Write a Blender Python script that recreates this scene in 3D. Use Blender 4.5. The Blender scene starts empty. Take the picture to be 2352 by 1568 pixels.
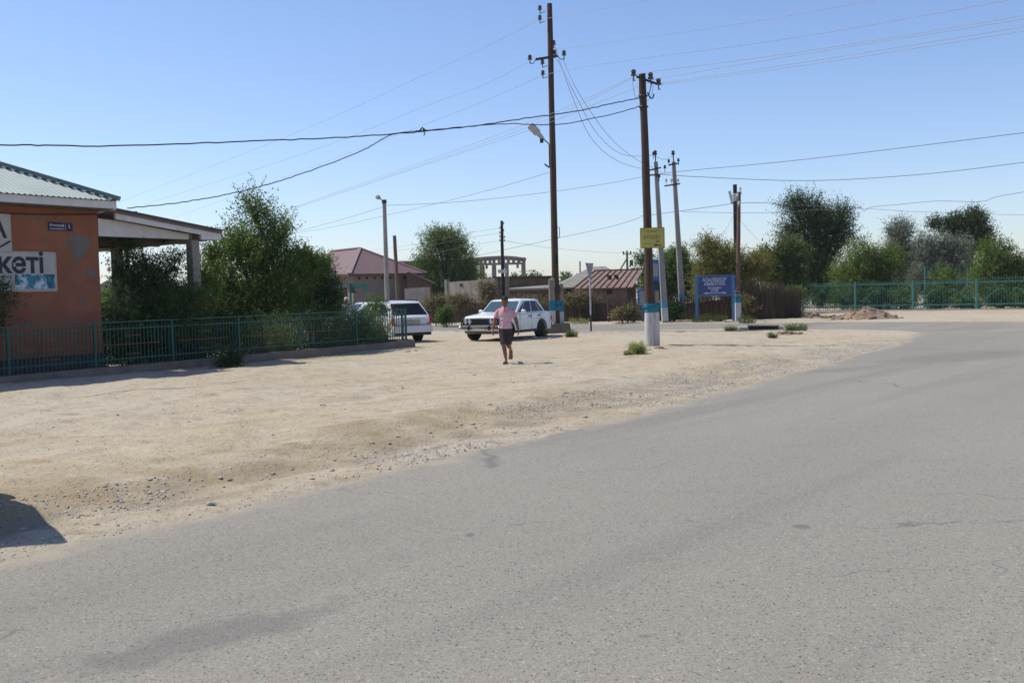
import bpy, math, random
import numpy as np
from mathutils import Vector, Matrix, geometry

random.seed(7)
scene = bpy.context.scene
COL = scene.collection
RAD = math.radians

# ------------------------------------------------------------------ camera
CAM_H = 1.8
FOC, CX, CY = 2300.0, 1176.0, 784.0          # lens in units of a 2352 px wide frame
TILT, ROLL = math.atan(116 / 2300), RAD(1.4)
_r0, _u0 = Vector((1, 0, 0)), Vector((0, math.sin(TILT), math.cos(TILT)))
C_F = Vector((0, math.cos(TILT), -math.sin(TILT)))
C_R = _r0 * math.cos(ROLL) - _u0 * math.sin(ROLL)
C_U = _r0 * math.sin(ROLL) + _u0 * math.cos(ROLL)
C_O = Vector((0, 0, CAM_H))
cam_d = bpy.data.cameras.new('camera')
cam_d.sensor_width = 36.0
cam_d.lens = 36.0 * FOC / 2352.0
cam_d.clip_start, cam_d.clip_end = 0.1, 8000.0
cam = bpy.data.objects.new('camera', cam_d)
COL.objects.link(cam)
m = Matrix.Identity(4)
for i in range(3):
    m[i][0], m[i][1], m[i][2], m[i][3] = C_R[i], C_U[i], -C_F[i], C_O[i]
cam.matrix_world = m
scene.camera = cam

# ------------------------------------------------------------------ light
SUN_EL = RAD(55.0)
SUN_H = Vector((-0.958, 0.287, 0)).normalized()          # horizontal bearing of the sun
SUN_DIR = Vector((SUN_H.x * math.cos(SUN_EL), SUN_H.y * math.cos(SUN_EL), math.sin(SUN_EL)))
world = bpy.data.worlds.new('World')
scene.world = world
world.use_nodes = True
wn = world.node_tree.nodes
sky = wn.new('ShaderNodeTexSky')
sky.sky_type = 'NISHITA'
sky.sun_disc = False
sky.sun_elevation = SUN_EL
sky.sun_rotation = math.atan2(SUN_H.x, SUN_H.y) % (2 * math.pi)
sky.altitude = 200
sky.air_density, sky.dust_density, sky.ozone_density = 1.0, 0.5, 3.0
wn['Background'].inputs['Strength'].default_value = 0.15
tintn = wn.new('ShaderNodeMix'); tintn.data_type = 'RGBA'; tintn.blend_type = 'MULTIPLY'      # white balance of the whole sky
tintn.inputs[0].default_value = 1.0; tintn.inputs[7].default_value = (0.97, 0.965, 1.08, 1.0)
world.node_tree.links.new(sky.outputs[0], tintn.inputs[6])
world.node_tree.links.new(tintn.outputs[2], wn['Background'].inputs[0])
sun_d = bpy.data.lights.new('sun', 'SUN')
sun_d.energy, sun_d.angle, sun_d.color = 5.0, RAD(0.53), (1.0, 0.95, 0.87)
sun = bpy.data.objects.new('sun', sun_d)
COL.objects.link(sun)
sun.rotation_euler = (-SUN_DIR).to_track_quat('-Z', 'Y').to_euler()
sun.location = SUN_DIR * 80
scene.view_settings.view_transform = 'Standard'
scene.view_settings.look = 'None'
scene.view_settings.exposure = 0.0
scene.view_settings.gamma = 1.0
scene.view_settings.use_curve_mapping = False

# ------------------------------------------------------------------ placement helpers
def ray(u, v):
    return C_F + C_R * ((u - CX) / FOC) - C_U * ((v - CY) / FOC)
def P(u, v, Y):
    d = ray(u, v); return C_O + d * (Y / d.y)
def G0(u, v, z=0.0):
    d = ray(u, v); return C_O + d * ((z - CAM_H) / d.z)
def X(u, Y, v=700):
    return P(u, v, Y).x
def Zh(u, v, Y):
    return P(u, v, Y).z
def mpp(Y):
    return Y / FOC

# ------------------------------------------------------------------ materials
MATS = {}
def mat(name, col, rough=0.8, metal=0.0, col2=None, nscale=6.0, detail=4.0, lo=0.35, hi=0.65, bump=0.0, bscale=None, stretch=None, spec=0.3,
        emit=None, coat=0.0, spots=None):
    """procedural principled material: two tones mixed by noise, optional spots of a third colour, optional bump"""
    if name in MATS: return MATS[name]
    m = bpy.data.materials.new(name); m.use_nodes = True
    nt = m.node_tree; N, L = nt.nodes, nt.links
    b = N['Principled BSDF']
    b.inputs['Roughness'].default_value = rough
    b.inputs['Metallic'].default_value = metal
    b.inputs['Specular IOR Level'].default_value = spec
    b.inputs['Coat Weight'].default_value = coat
    tc = N.new('ShaderNodeTexCoord'); src = tc.outputs['Object']
    if stretch:
        mp = N.new('ShaderNodeMapping'); mp.inputs['Scale'].default_value = stretch
        L.new(src, mp.inputs[0]); src = mp.outputs[0]
    col2 = col2 or tuple(c * 0.8 for c in col)
    nz = N.new('ShaderNodeTexNoise'); nz.inputs['Scale'].default_value = nscale; nz.inputs['Detail'].default_value = detail
    L.new(src, nz.inputs['Vector'])
    rp = N.new('ShaderNodeValToRGB')
    rp.color_ramp.elements[0].position, rp.color_ramp.elements[1].position = lo, hi
    rp.color_ramp.elements[0].color = (*col, 1); rp.color_ramp.elements[1].color = (*col2, 1)
    L.new(nz.outputs['Fac'], rp.inputs[0]); out = rp.outputs[0]
    if spots:
        sc, th, width, scol = spots
        n2 = N.new('ShaderNodeTexNoise'); n2.inputs['Scale'].default_value = sc; n2.inputs['Detail'].default_value = 6
        L.new(src, n2.inputs['Vector'])
        r2 = N.new('ShaderNodeValToRGB')
        r2.color_ramp.elements[0].position, r2.color_ramp.elements[1].position = th, th + width
        L.new(n2.outputs['Fac'], r2.inputs[0])
        mx = N.new('ShaderNodeMix'); mx.data_type = 'RGBA'
        L.new(r2.outputs[0], mx.inputs[0]); L.new(out, mx.inputs[6]); mx.inputs[7].default_value = (*scol, 1)
        out = mx.outputs[2]
    L.new(out, b.inputs['Base Color'])
    if bump:
        n3 = N.new('ShaderNodeTexNoise'); n3.inputs['Scale'].default_value = bscale or nscale * 3; n3.inputs['Detail'].default_value = 6
        L.new(src, n3.inputs['Vector'])
        bp = N.new('ShaderNodeBump'); bp.inputs['Strength'].default_value = bump; bp.inputs['Distance'].default_value = 0.02
        L.new(n3.outputs['Fac'], bp.inputs['Height']); L.new(bp.outputs[0], b.inputs['Normal'])
    MATS[name] = m
    return m

def leafmat(name, c1, c2, trans=0.35):
    if name in MATS: return MATS[name]
    m = bpy.data.materials.new(name); m.use_nodes = True
    nt = m.node_tree; N, L = nt.nodes, nt.links
    N.remove(N['Principled BSDF'])
    at = N.new('ShaderNodeAttribute'); at.attribute_name = 'tint'
    mx = N.new('ShaderNodeMix'); mx.data_type = 'RGBA'
    mx.inputs[6].default_value = (*c1, 1); mx.inputs[7].default_value = (*c2, 1)
    L.new(at.outputs['Fac'], mx.inputs[0])
    d = N.new('ShaderNodeBsdfPrincipled'); d.inputs['Roughness'].default_value = 0.75; d.inputs['Specular IOR Level'].default_value = 0.08
    t = N.new('ShaderNodeBsdfTranslucent')
    s = N.new('ShaderNodeMixShader'); s.inputs[0].default_value = trans
    L.new(mx.outputs[2], d.inputs['Base Color']); L.new(mx.outputs[2], t.inputs['Color'])
    L.new(d.outputs[0], s.inputs[1]); L.new(t.outputs[0], s.inputs[2])
    L.new(s.outputs[0], N['Material Output'].inputs[0])
    MATS[name] = m
    return m

# ------------------------------------------------------------------ mesh helpers
class MB:
    def __init__(self): self.v, self.f = [], []
    def add(self, vs, fs):
        o = len(self.v); self.v += [tuple(p) for p in vs]; self.f += [tuple(i + o for i in f) for f in fs]; return self
    def hexa(self, p):                       # 8 points: bottom 0-3 ccw, top 4-7
        return self.add(p, [(3, 2, 1, 0), (4, 5, 6, 7), (0, 1, 5, 4), (1, 2, 6, 5), (2, 3, 7, 6), (3, 0, 4, 7)])
    def box(self, c, s, rz=0.0):
        x, y, z = s[0] / 2, s[1] / 2, s[2] / 2
        ca, sa = math.cos(rz), math.sin(rz)
        q = [(-x, -y, -z), (x, -y, -z), (x, y, -z), (-x, y, -z), (-x, -y, z), (x, -y, z), (x, y, z), (-x, y, z)]
        return self.hexa([(c[0] + a * ca - b * sa, c[1] + a * sa + b * ca, c[2] + d) for a, b, d in q])
    def cbox(self, c, s, ch=0.02):           # box with chamfered vertical and top edges
        x, y, z = s[0] / 2, s[1] / 2, s[2] / 2
        def ring(xx, yy, k, zz):
            return [(c[0] + a, c[1] + b, c[2] + zz) for a, b in
                    ((-xx + k, -yy), (xx - k, -yy), (xx, -yy + k), (xx, yy - k), (xx - k, yy), (-xx + k, yy), (-xx, yy - k), (-xx, -yy + k))]
        rings = [ring(x, y, ch, -z), ring(x, y, ch, z - ch), ring(x - ch, y - ch, ch, z)]
        o = len(self.v); self.v += sum(rings, [])
        for k in range(2):
            for i in range(8):
                j = (i + 1) % 8; self.f.append((o + k * 8 + i, o + k * 8 + j, o + k * 8 + 8 + j, o + k * 8 + 8 + i))
        self.f.append(tuple(o + i for i in range(7, -1, -1))); self.f.append(tuple(o + 16 + i for i in range(8)))
        return self
    def beam(self, a, b, w, h, up=(0, 0, 1)):
        a, b = Vector(a), Vector(b); d = (b - a).normalized()
        s = d.cross(Vector(up))
        if s.length < 1e-4: s = d.cross(Vector((1, 0, 0)))
        s.normalize(); t = s.cross(d)
        s, t = s * (w / 2), t * (h / 2)
        return self.hexa([a - s - t, a + s - t, b + s - t, b - s - t, a - s + t, a + s + t, b + s + t, b - s + t])
    def tube(self, pts, r, n=8, caps=True, flat=None):
        pts = [Vector(p) for p in pts]; k = len(pts)
        rr = r if isinstance(r, (list, tuple)) else [r] * k
        o = len(self.v); prev = None
        for i, p in enumerate(pts):
            d = (pts[min(i + 1, k - 1)] - pts[max(i - 1, 0)]).normalized()
            ref = prev if prev is not None else (Vector((1, 0, 0)) if abs(d.x) < 0.9 else Vector((0, 1, 0)))
            s = (ref - d * ref.dot(d)).normalized(); t = d.cross(s); prev = s
            q = rr[i]; qx, qy = q if isinstance(q, (tuple, list)) else (q, q)
            for j in range(n):
                a = 2 * math.pi * j / n
                self.v.append(tuple(p + s * (qx * math.cos(a)) + t * (qy * math.sin(a))))
        for i in range(k - 1):
            for j in range(n):
                j2 = (j + 1) % n
                self.f.append((o + i * n + j, o + i * n + j2, o + (i + 1) * n + j2, o + (i + 1) * n + j))
        if caps:
            self.f.append(tuple(o + j for j in range(n - 1, -1, -1))); self.f.append(tuple(o + (k - 1) * n + j for j in range(n)))
        return self
    def prism(self, poly, a, b):             # poly of Vectors in a plane, extruded from offset a to offset b
        a, b = Vector(a), Vector(b); n = len(poly)
        vs = [tuple(Vector(p) + a) for p in poly] + [tuple(Vector(p) + b) for p in poly]
        fs = [tuple(range(n - 1, -1, -1)), tuple(range(n, 2 * n))] + [(i, (i + 1) % n, n + (i + 1) % n, n + i) for i in range(n)]
        return self.add(vs, fs)
    def lathe(self, c, prof, n=12, axis='z'):
        o = len(self.v); k = len(prof)
        for r, h in prof:
            for j in range(n):
                a = 2 * math.pi * j / n; p = (r * math.cos(a), r * math.sin(a), h)
                if axis == 'y': p = (p[0], p[2], p[1])
                if axis == 'x': p = (p[2], p[0], p[1])
                self.v.append((c[0] + p[0], c[1] + p[1], c[2] + p[2]))
        for i in range(k - 1):
            for j in range(n):
                j2 = (j + 1) % n; self.f.append((o + i * n + j, o + i * n + j2, o + (i + 1) * n + j2, o + (i + 1) * n + j))
        self.f.append(tuple(o + j for j in range(n - 1, -1, -1))); self.f.append(tuple(o + (k - 1) * n + j for j in range(n)))
        return self
    def ball(self, c, r, n=10, k=6):
        rx, ry, rz = r if isinstance(r, (tuple, list)) else (r, r, r)
        o = len(self.v)
        for i in range(k + 1):
            th = math.pi * (i + 0.02) / (k + 0.04)
            for j in range(n):
                a = 2 * math.pi * j / n
                self.v.append((c[0] + rx * math.sin(th) * math.cos(a), c[1] + ry * math.sin(th) * math.sin(a), c[2] - rz * math.cos(th)))
        for i in range(k):
            for j in range(n):
                j2 = (j + 1) % n; self.f.append((o + i * n + j, o + i * n + j2, o + (i + 1) * n + j2, o + (i + 1) * n + j))
        self.f.append(tuple(o + j for j in range(n - 1, -1, -1))); self.f.append(tuple(o + k * n + j for j in range(n)))
        return self
    def mesh(self, name, m=None, smooth=False):
        me = bpy.data.meshes.new(name); me.from_pydata(self.v, [], self.f)
        if m: me.materials.append(m)
        if smooth:
            me.polygons.foreach_set('use_smooth', [True] * len(me.polygons))
            try: me.set_sharp_from_angle(angle=RAD(38))
            except Exception: pass
        me.update(); return me
    def build(self, name, m, parent=None, smooth=False, **kw):
        return ob(name, self.mesh(name, m, smooth), parent, **kw)

def ob(name, me, parent=None, label=None, category=None, group=None, kind=None, loc=None, rz=None):
    o = bpy.data.objects.new(name, me); COL.objects.link(o)
    if parent is not None: o.parent = parent
    if loc is not None: o.location = loc
    if rz is not None: o.rotation_euler = (0, 0, rz)
    for k, val in (('label', label), ('category', category), ('group', group), ('kind', kind)):
        if val: o[k] = val
    return o
def thing(name, label, category, loc=(0, 0, 0), rz=0.0, group=None, kind=None):
    return ob(name, None, None, label, category, group, kind, loc, rz)
def copy_thing(root, **kw):
    r = root.copy(); COL.objects.link(r)
    for k in ('label', 'group'):
        if k in kw: r[k] = kw[k]
    for ch in list(root.children):
        c = ch.copy(); COL.objects.link(c); c.parent = r
        for g in list(ch.children):
            d = g.copy(); COL.objects.link(d); d.parent = c
    return r
def fastmesh(name, verts, quads, m, tint=None, tris=False):
    k = 3 if tris else 4
    me = bpy.data.meshes.new(name)
    nv, nf = len(verts), len(quads)
    me.vertices.add(nv); me.vertices.foreach_set('co', np.asarray(verts, dtype=np.float32).ravel())
    me.loops.add(nf * k); me.loops.foreach_set('vertex_index', np.asarray(quads, dtype=np.int32).ravel())
    me.polygons.add(nf); me.polygons.foreach_set('loop_start', np.arange(0, nf * k, k, dtype=np.int32))
    if tint is not None:
        a = me.attributes.new('tint', 'FLOAT', 'FACE'); a.data.foreach_set('value', np.asarray(tint, dtype=np.float32))
    if m: me.materials.append(m)
    me.update(calc_edges=True)
    return me
def catmull(pts, n=8):
    pts = [Vector(p) for p in pts]; out = []
    for i in range(len(pts) - 1):
        p0, p1, p2, p3 = pts[max(i - 1, 0)], pts[i], pts[i + 1], pts[min(i + 2, len(pts) - 1)]
        for k in range(n):
            t = k / n
            out.append(0.5 * ((2 * p1) + (p2 - p0) * t + (2 * p0 - 5 * p1 + 4 * p2 - p3) * t * t + (3 * p1 - p0 - 3 * p2 + p3) * t ** 3))
    out.append(pts[-1]); return out
def text_mesh(s, size, m, name, align='CENTER', bold=0.0, sx=1.0):
    cu = bpy.data.curves.new(name, 'FONT'); cu.body = s; cu.size = size; cu.align_x = align; cu.align_y = 'CENTER'; cu.offset = bold
    t = bpy.data.objects.new(name, cu); COL.objects.link(t)
    bpy.context.view_layer.update()
    me = bpy.data.meshes.new_from_object(t.evaluated_get(bpy.context.evaluated_depsgraph_get()))
    bpy.data.objects.remove(t); me.name = name
    if sx != 1.0: me.transform(Matrix.Diagonal((sx, 1, 1, 1)))
    me.materials.clear(); me.materials.append(m); return me
def remesh(mb, name, m, voxel=0.009, smooth=6):
    me = mb.mesh(name, None); o = bpy.data.objects.new(name, me); COL.objects.link(o)
    md = o.modifiers.new('r', 'REMESH'); md.mode = 'VOXEL'; md.voxel_size = voxel; md.use_smooth_shade = True
    if smooth:
        sm = o.modifiers.new('s', 'SMOOTH'); sm.iterations = smooth; sm.factor = 0.5
    bpy.context.view_layer.update()
    out = bpy.data.meshes.new_from_object(o.evaluated_get(bpy.context.evaluated_depsgraph_get()))
    bpy.data.objects.remove(o); out.name = name
    out.materials.clear(); out.materials.append(m); return out

# ------------------------------------------------------------------ value noise
_rs = np.random.RandomState(5); _tab = _rs.rand(256, 256)
def vnoise(x, y):
    x, y = np.asarray(x, float), np.asarray(y, float)
    xi, yi = np.floor(x).astype(int), np.floor(y).astype(int)
    fx, fy = x - xi, y - yi; fx, fy = fx * fx * (3 - 2 * fx), fy * fy * (3 - 2 * fy)
    g = lambda a, b: _tab[a % 256, b % 256]
    return (g(xi, yi) * (1 - fx) + g(xi + 1, yi) * fx) * (1 - fy) + (g(xi, yi + 1) * (1 - fx) + g(xi + 1, yi + 1) * fx) * fy - 0.5
def sstep(a, b, x):
    t = np.clip((x - a) / (b - a), 0, 1); return t * t * (3 - 2 * t)
# ================================================================== SETTING: roads and terrain
edge_px = [(0, 1296), (171, 1257), (342, 1220), (513, 1184), (746, 1122), (930, 1078), (1113, 1036), (1296, 992), (1479, 951),
           (1608, 915), (1816, 860), (1910, 836), (2004, 807), (2078, 789), (2105, 773), (2124, 765)]
edge = [G0(*p) for p in edge_px]
edge = catmull([Vector((-24, -19, 0)), Vector((-9.5, -1.2, 0))] + edge, 4)
upper_px = [(2070, 760), (1963, 757.5), (1856, 757), (1776, 753), (1722, 754.5), (1516, 758.5), (1478, 761), (1317, 761.5), (1065, 760.5), (988, 760.5)]
far_px = [(988, 746.8), (1317, 744.4), (1500, 743.4), (1722, 741.3), (1830, 741.3), (1936, 739.4), (2352, 738.6)]
upper = [G0(*p) for p in upper_px]
far = [G0(*p) for p in far_px]
dl = (upper[-1] - upper[-3]).normalized()
upper = catmull(upper + [upper[-1] + dl * 12, upper[-1] + dl * 60], 3)
dfl, dfr = (far[0] - far[1]).normalized(), (far[-1] - far[-2]).normalized()
far = catmull([far[0] + dfl * 60, far[0] + dfl * 12] + far + [far[-1] + dfr * 20, far[-1] + dfr * 90], 3)
main_poly = edge + [Vector((36, 38.5, 0)), Vector((120, 20, 0)), Vector((120, -60, 0)), Vector((-24, -60, 0))]
side_poly = [Vector((24.0, 30.0, 0)), edge[-1]] + upper + far + [Vector((110, 30, 0))]

def poly_sd(px, py, poly):
    """signed distance to a polygon, positive outside"""
    px, py = np.asarray(px, float), np.asarray(py, float)
    best = np.full(px.shape, 1e9); inside = np.zeros(px.shape, bool)
    n = len(poly)
    for i in range(n):
        ax, ay = poly[i].x, poly[i].y; bx, by = poly[(i + 1) % n].x, poly[(i + 1) % n].y
        dx, dy = bx - ax, by - ay; L2 = dx * dx + dy * dy + 1e-12
        t = np.clip(((px - ax) * dx + (py - ay) * dy) / L2, 0, 1)
        best = np.minimum(best, (px - ax - t * dx) ** 2 + (py - ay - t * dy) ** 2)
        c = ((ay > py) != (by > py)) & (px < dx * (py - ay) / (dy if abs(dy) > 1e-12 else 1e-12) + ax)
        inside ^= c
    d = np.sqrt(best); return np.where(inside, -d, d)

def hgt_full(x, y):
    x, y = np.asarray(x, float), np.asarray(y, float)
    d1, d2 = poly_sd(x, y, main_poly), poly_sd(x, y, side_poly)
    dm = np.minimum(d1, d2)
    a, b = (x * 0.62 + y * 0.78), (-x * 0.78 + y * 0.62)         # along / across the road edge
    nz = 0.085 * vnoise(a * 0.28 + 3, b * 0.75) + 0.055 * vnoise(a * 0.8, b * 1.9 + 7) + 0.036 * vnoise(a * 1.7, b * 4.3) - 0.030 * np.abs(vnoise(a * 1.1 + 9, b * 3.1)) + 0.022 * vnoise(x * 5, y * 5) + 0.012 * vnoise(x * 9.5, y * 9.5)
    fade = sstep(0.1, 1.2, dm) * (0.35 + 0.65 * sstep(36, 20, y)) * sstep(90, 50, y)
    bank = 0.10 * sstep(1.35, 2.1, d1 + 0.5 * vnoise(a * 0.35, 4.0)) * sstep(30, 18, y) - 0.05 * np.exp(-((d1 - 1.0) / 0.35) ** 2) * sstep(24, 14, y)
    dw = d1 + 0.35 * vnoise(a * 0.22 + 5, 1.5) + 0.08 * vnoise(a * 1.1, 3.3)
    rut = -0.030 * (np.exp(-((dw - 3.3) / 0.13) ** 2) + 0.9 * np.exp(-((dw - 4.75) / 0.13) ** 2) + 0.6 * np.exp(-((dw - 7.2) / 0.14) ** 2)) * (0.55 + vnoise(a * 0.4, 8.0)) * sstep(30, 22, y)
    nat = 0.03 + rut + nz * fade * 1.1 + bank + 0.02 * sstep(0.3, 2.0, d2)
    w = sstep(-0.30, 0.30, dm + 0.16 * vnoise(a * 1.3, b * 1.3) + 0.10 * vnoise(x * 5, y * 5))
    return -0.05 * (1 - w) + nat * w, d1, d2
def hgt(x, y):
    return float(hgt_full(np.array([x]), np.array([y]))[0][0])
def G(u, v):
    p = G0(u, v)
    for _ in range(3): p = G0(u, v, hgt(p.x, p.y))
    return p

def axis(lo, hi, step, far_lo, far_hi):
    fine = np.arange(lo, hi + step / 2, step)
    def out(start, end, s):
        r, x, st = [], start, step
        while abs(x - start) < abs(end - start): st *= 1.22; x += s * st; r.append(x)
        return r
    return np.array(out(lo, far_lo, -1)[::-1] + list(fine) + out(hi, far_hi, 1))
gx, gy = axis(-15, 24, 0.105, -2500, 2500), axis(4, 50, 0.105, -120, 4000)
XX, YY = np.meshgrid(gx, gy)
HH, D1, D2 = hgt_full(XX.ravel(), YY.ravel())
# spoil and dug soil beside the fence are things of their own; the sheet stays smooth there
nx, ny = len(gx), len(gy)
idx = np.arange(nx * ny).reshape(ny, nx)
q = np.stack([idx[:-1, :-1], idx[:-1, 1:], idx[1:, 1:], idx[1:, :-1]], -1).reshape(-1, 4)

def ground_mat():
    m = bpy.data.materials.new('dry_earth'); m.use_nodes = True
    nt = m.node_tree; N, L = nt.nodes, nt.links; b = N['Principled BSDF']
    b.inputs['Roughness'].default_value = 0.95; b.inputs['Specular IOR Level'].default_value = 0.1
    tc = N.new('ShaderNodeTexCoord')
    def noise(scale, detail=5, rough=0.55, mapping=None):
        n = N.new('ShaderNodeTexNoise'); n.inputs['Scale'].default_value = scale; n.inputs['Detail'].default_value = detail; n.inputs['Roughness'].default_value = rough
        if mapping:
            mp = N.new('ShaderNodeMapping'); mp.inputs['Rotation'].default_value = (0, 0, mapping[0]); mp.inputs['Scale'].default_value = mapping[1]
            L.new(tc.outputs['Object'], mp.inputs[0]); L.new(mp.outputs[0], n.inputs['Vector'])
        else: L.new(tc.outputs['Object'], n.inputs['Vector'])
        return n.outputs['Fac']
    def ramp(src, a, b_, c0=(0, 0, 0), c1=(1, 1, 1)):
        r = N.new('ShaderNodeValToRGB'); r.color_ramp.elements[0].position, r.color_ramp.elements[1].position = a, b_
        r.color_ramp.elements[0].color = (*c0, 1); r.color_ramp.elements[1].color = (*c1, 1); L.new(src, r.inputs[0]); return r.outputs[0]
    def mix(fac, a, c, blend='MIX'):
        x = N.new('ShaderNodeMix'); x.data_type = 'RGBA'; x.blend_type = blend
        for s, i in ((fac, 0), (a, 6), (c, 7)):
            if isinstance(s, (float, int)): x.inputs[i].default_value = s
            elif isinstance(s, tuple): x.inputs[i].default_value = (*s, 1)
            else: L.new(s, x.inputs[i])
        return x.outputs[2]
    base = mix(ramp(noise(0.55, 6, mapping=(-0.9, (1, 2.2, 1))), 0.38, 0.62), (0.425, 0.360, 0.258), (0.365, 0.300, 0.202))
    base = mix(ramp(noise(0.16, 3), 0.42, 0.6), base, (0.415, 0.365, 0.278))
    base = mix(ramp(noise(3.5, 6), 0.56, 0.72), base, (0.305, 0.245, 0.175))
    base = mix(ramp(noise(1.6, 8, 0.7, mapping=(-0.9, (1, 2.6, 1))), 0.53, 0.66), base, (0.325, 0.255, 0.178))
    base = mix(ramp(noise(2.2, 8, 0.72, mapping=(-0.7, (1, 2.0, 1))), 0.56, 0.70), base, (0.475, 0.415, 0.315))
    base = mix(ramp(noise(22, 4, 0.7), 0.60, 0.75), base, (0.27, 0.22, 0.16))
    at = N.new('ShaderNodeAttribute'); at.attribute_name = 'gravel'
    gv = N.new('ShaderNodeMath'); gv.operation = 'MULTIPLY'; L.new(at.outputs['Fac'], gv.inputs[0]); L.new(ramp(noise(1.3, 5), 0.35, 0.6), gv.inputs[1])
    base = mix(gv.outputs[0], base, (0.262, 0.220, 0.158))
    ar = N.new('ShaderNodeAttribute'); ar.attribute_name = 'bank_strip'
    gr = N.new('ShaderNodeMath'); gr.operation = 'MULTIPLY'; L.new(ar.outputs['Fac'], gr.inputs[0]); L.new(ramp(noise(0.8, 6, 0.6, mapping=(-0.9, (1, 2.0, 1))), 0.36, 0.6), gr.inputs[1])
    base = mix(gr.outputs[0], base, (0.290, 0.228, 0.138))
    sp = N.new('ShaderNodeTexVoronoi'); sp.inputs['Scale'].default_value = 34; L.new(tc.outputs['Object'], sp.inputs['Vector'])
    pick = N.new('ShaderNodeSeparateColor'); L.new(sp.outputs['Color'], pick.inputs[0])
    dots = N.new('ShaderNodeMath'); dots.operation = 'MULTIPLY'
    L.new(ramp(sp.outputs['Distance'], 0.20, 0.34, (1, 1, 1), (0, 0, 0)), dots.inputs[0]); L.new(ramp(pick.outputs[0], 0.80, 0.84), dots.inputs[1])
    base = mix(dots.outputs[0], base, (0.15, 0.128, 0.105))
    L.new(base, b.inputs['Base Color'])
    bp = N.new('ShaderNodeBump'); bp.inputs['Strength'].default_value = 0.8; bp.inputs['Distance'].default_value = 0.045
    ad = N.new('ShaderNodeMath'); ad.operation = 'ADD'; L.new(noise(9, 8, 0.65), ad.inputs[0]); L.new(dots.outputs[0], ad.inputs[1])
    L.new(ad.outputs[0], bp.inputs['Height']); L.new(bp.outputs[0], b.inputs['Normal'])
    return m
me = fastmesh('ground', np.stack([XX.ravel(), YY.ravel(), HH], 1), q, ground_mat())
gat = me.attributes.new('gravel', 'FLOAT', 'POINT')
gat.data.foreach_set('value', (sstep(1.8, 1.0, D1) * sstep(0.2, 0.55, D1) * sstep(34, 16, YY.ravel())).astype(np.float32))
dat = me.attributes.new('bank_strip', 'FLOAT', 'POINT')                       # strip of browner ground colour along the bank beside the road
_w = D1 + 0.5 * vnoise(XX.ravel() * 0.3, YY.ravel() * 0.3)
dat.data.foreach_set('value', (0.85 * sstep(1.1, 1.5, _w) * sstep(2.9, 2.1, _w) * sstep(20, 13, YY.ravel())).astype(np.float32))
me.polygons.foreach_set('use_smooth', [True] * len(me.polygons))
ob('ground', me, kind='structure')

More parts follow.
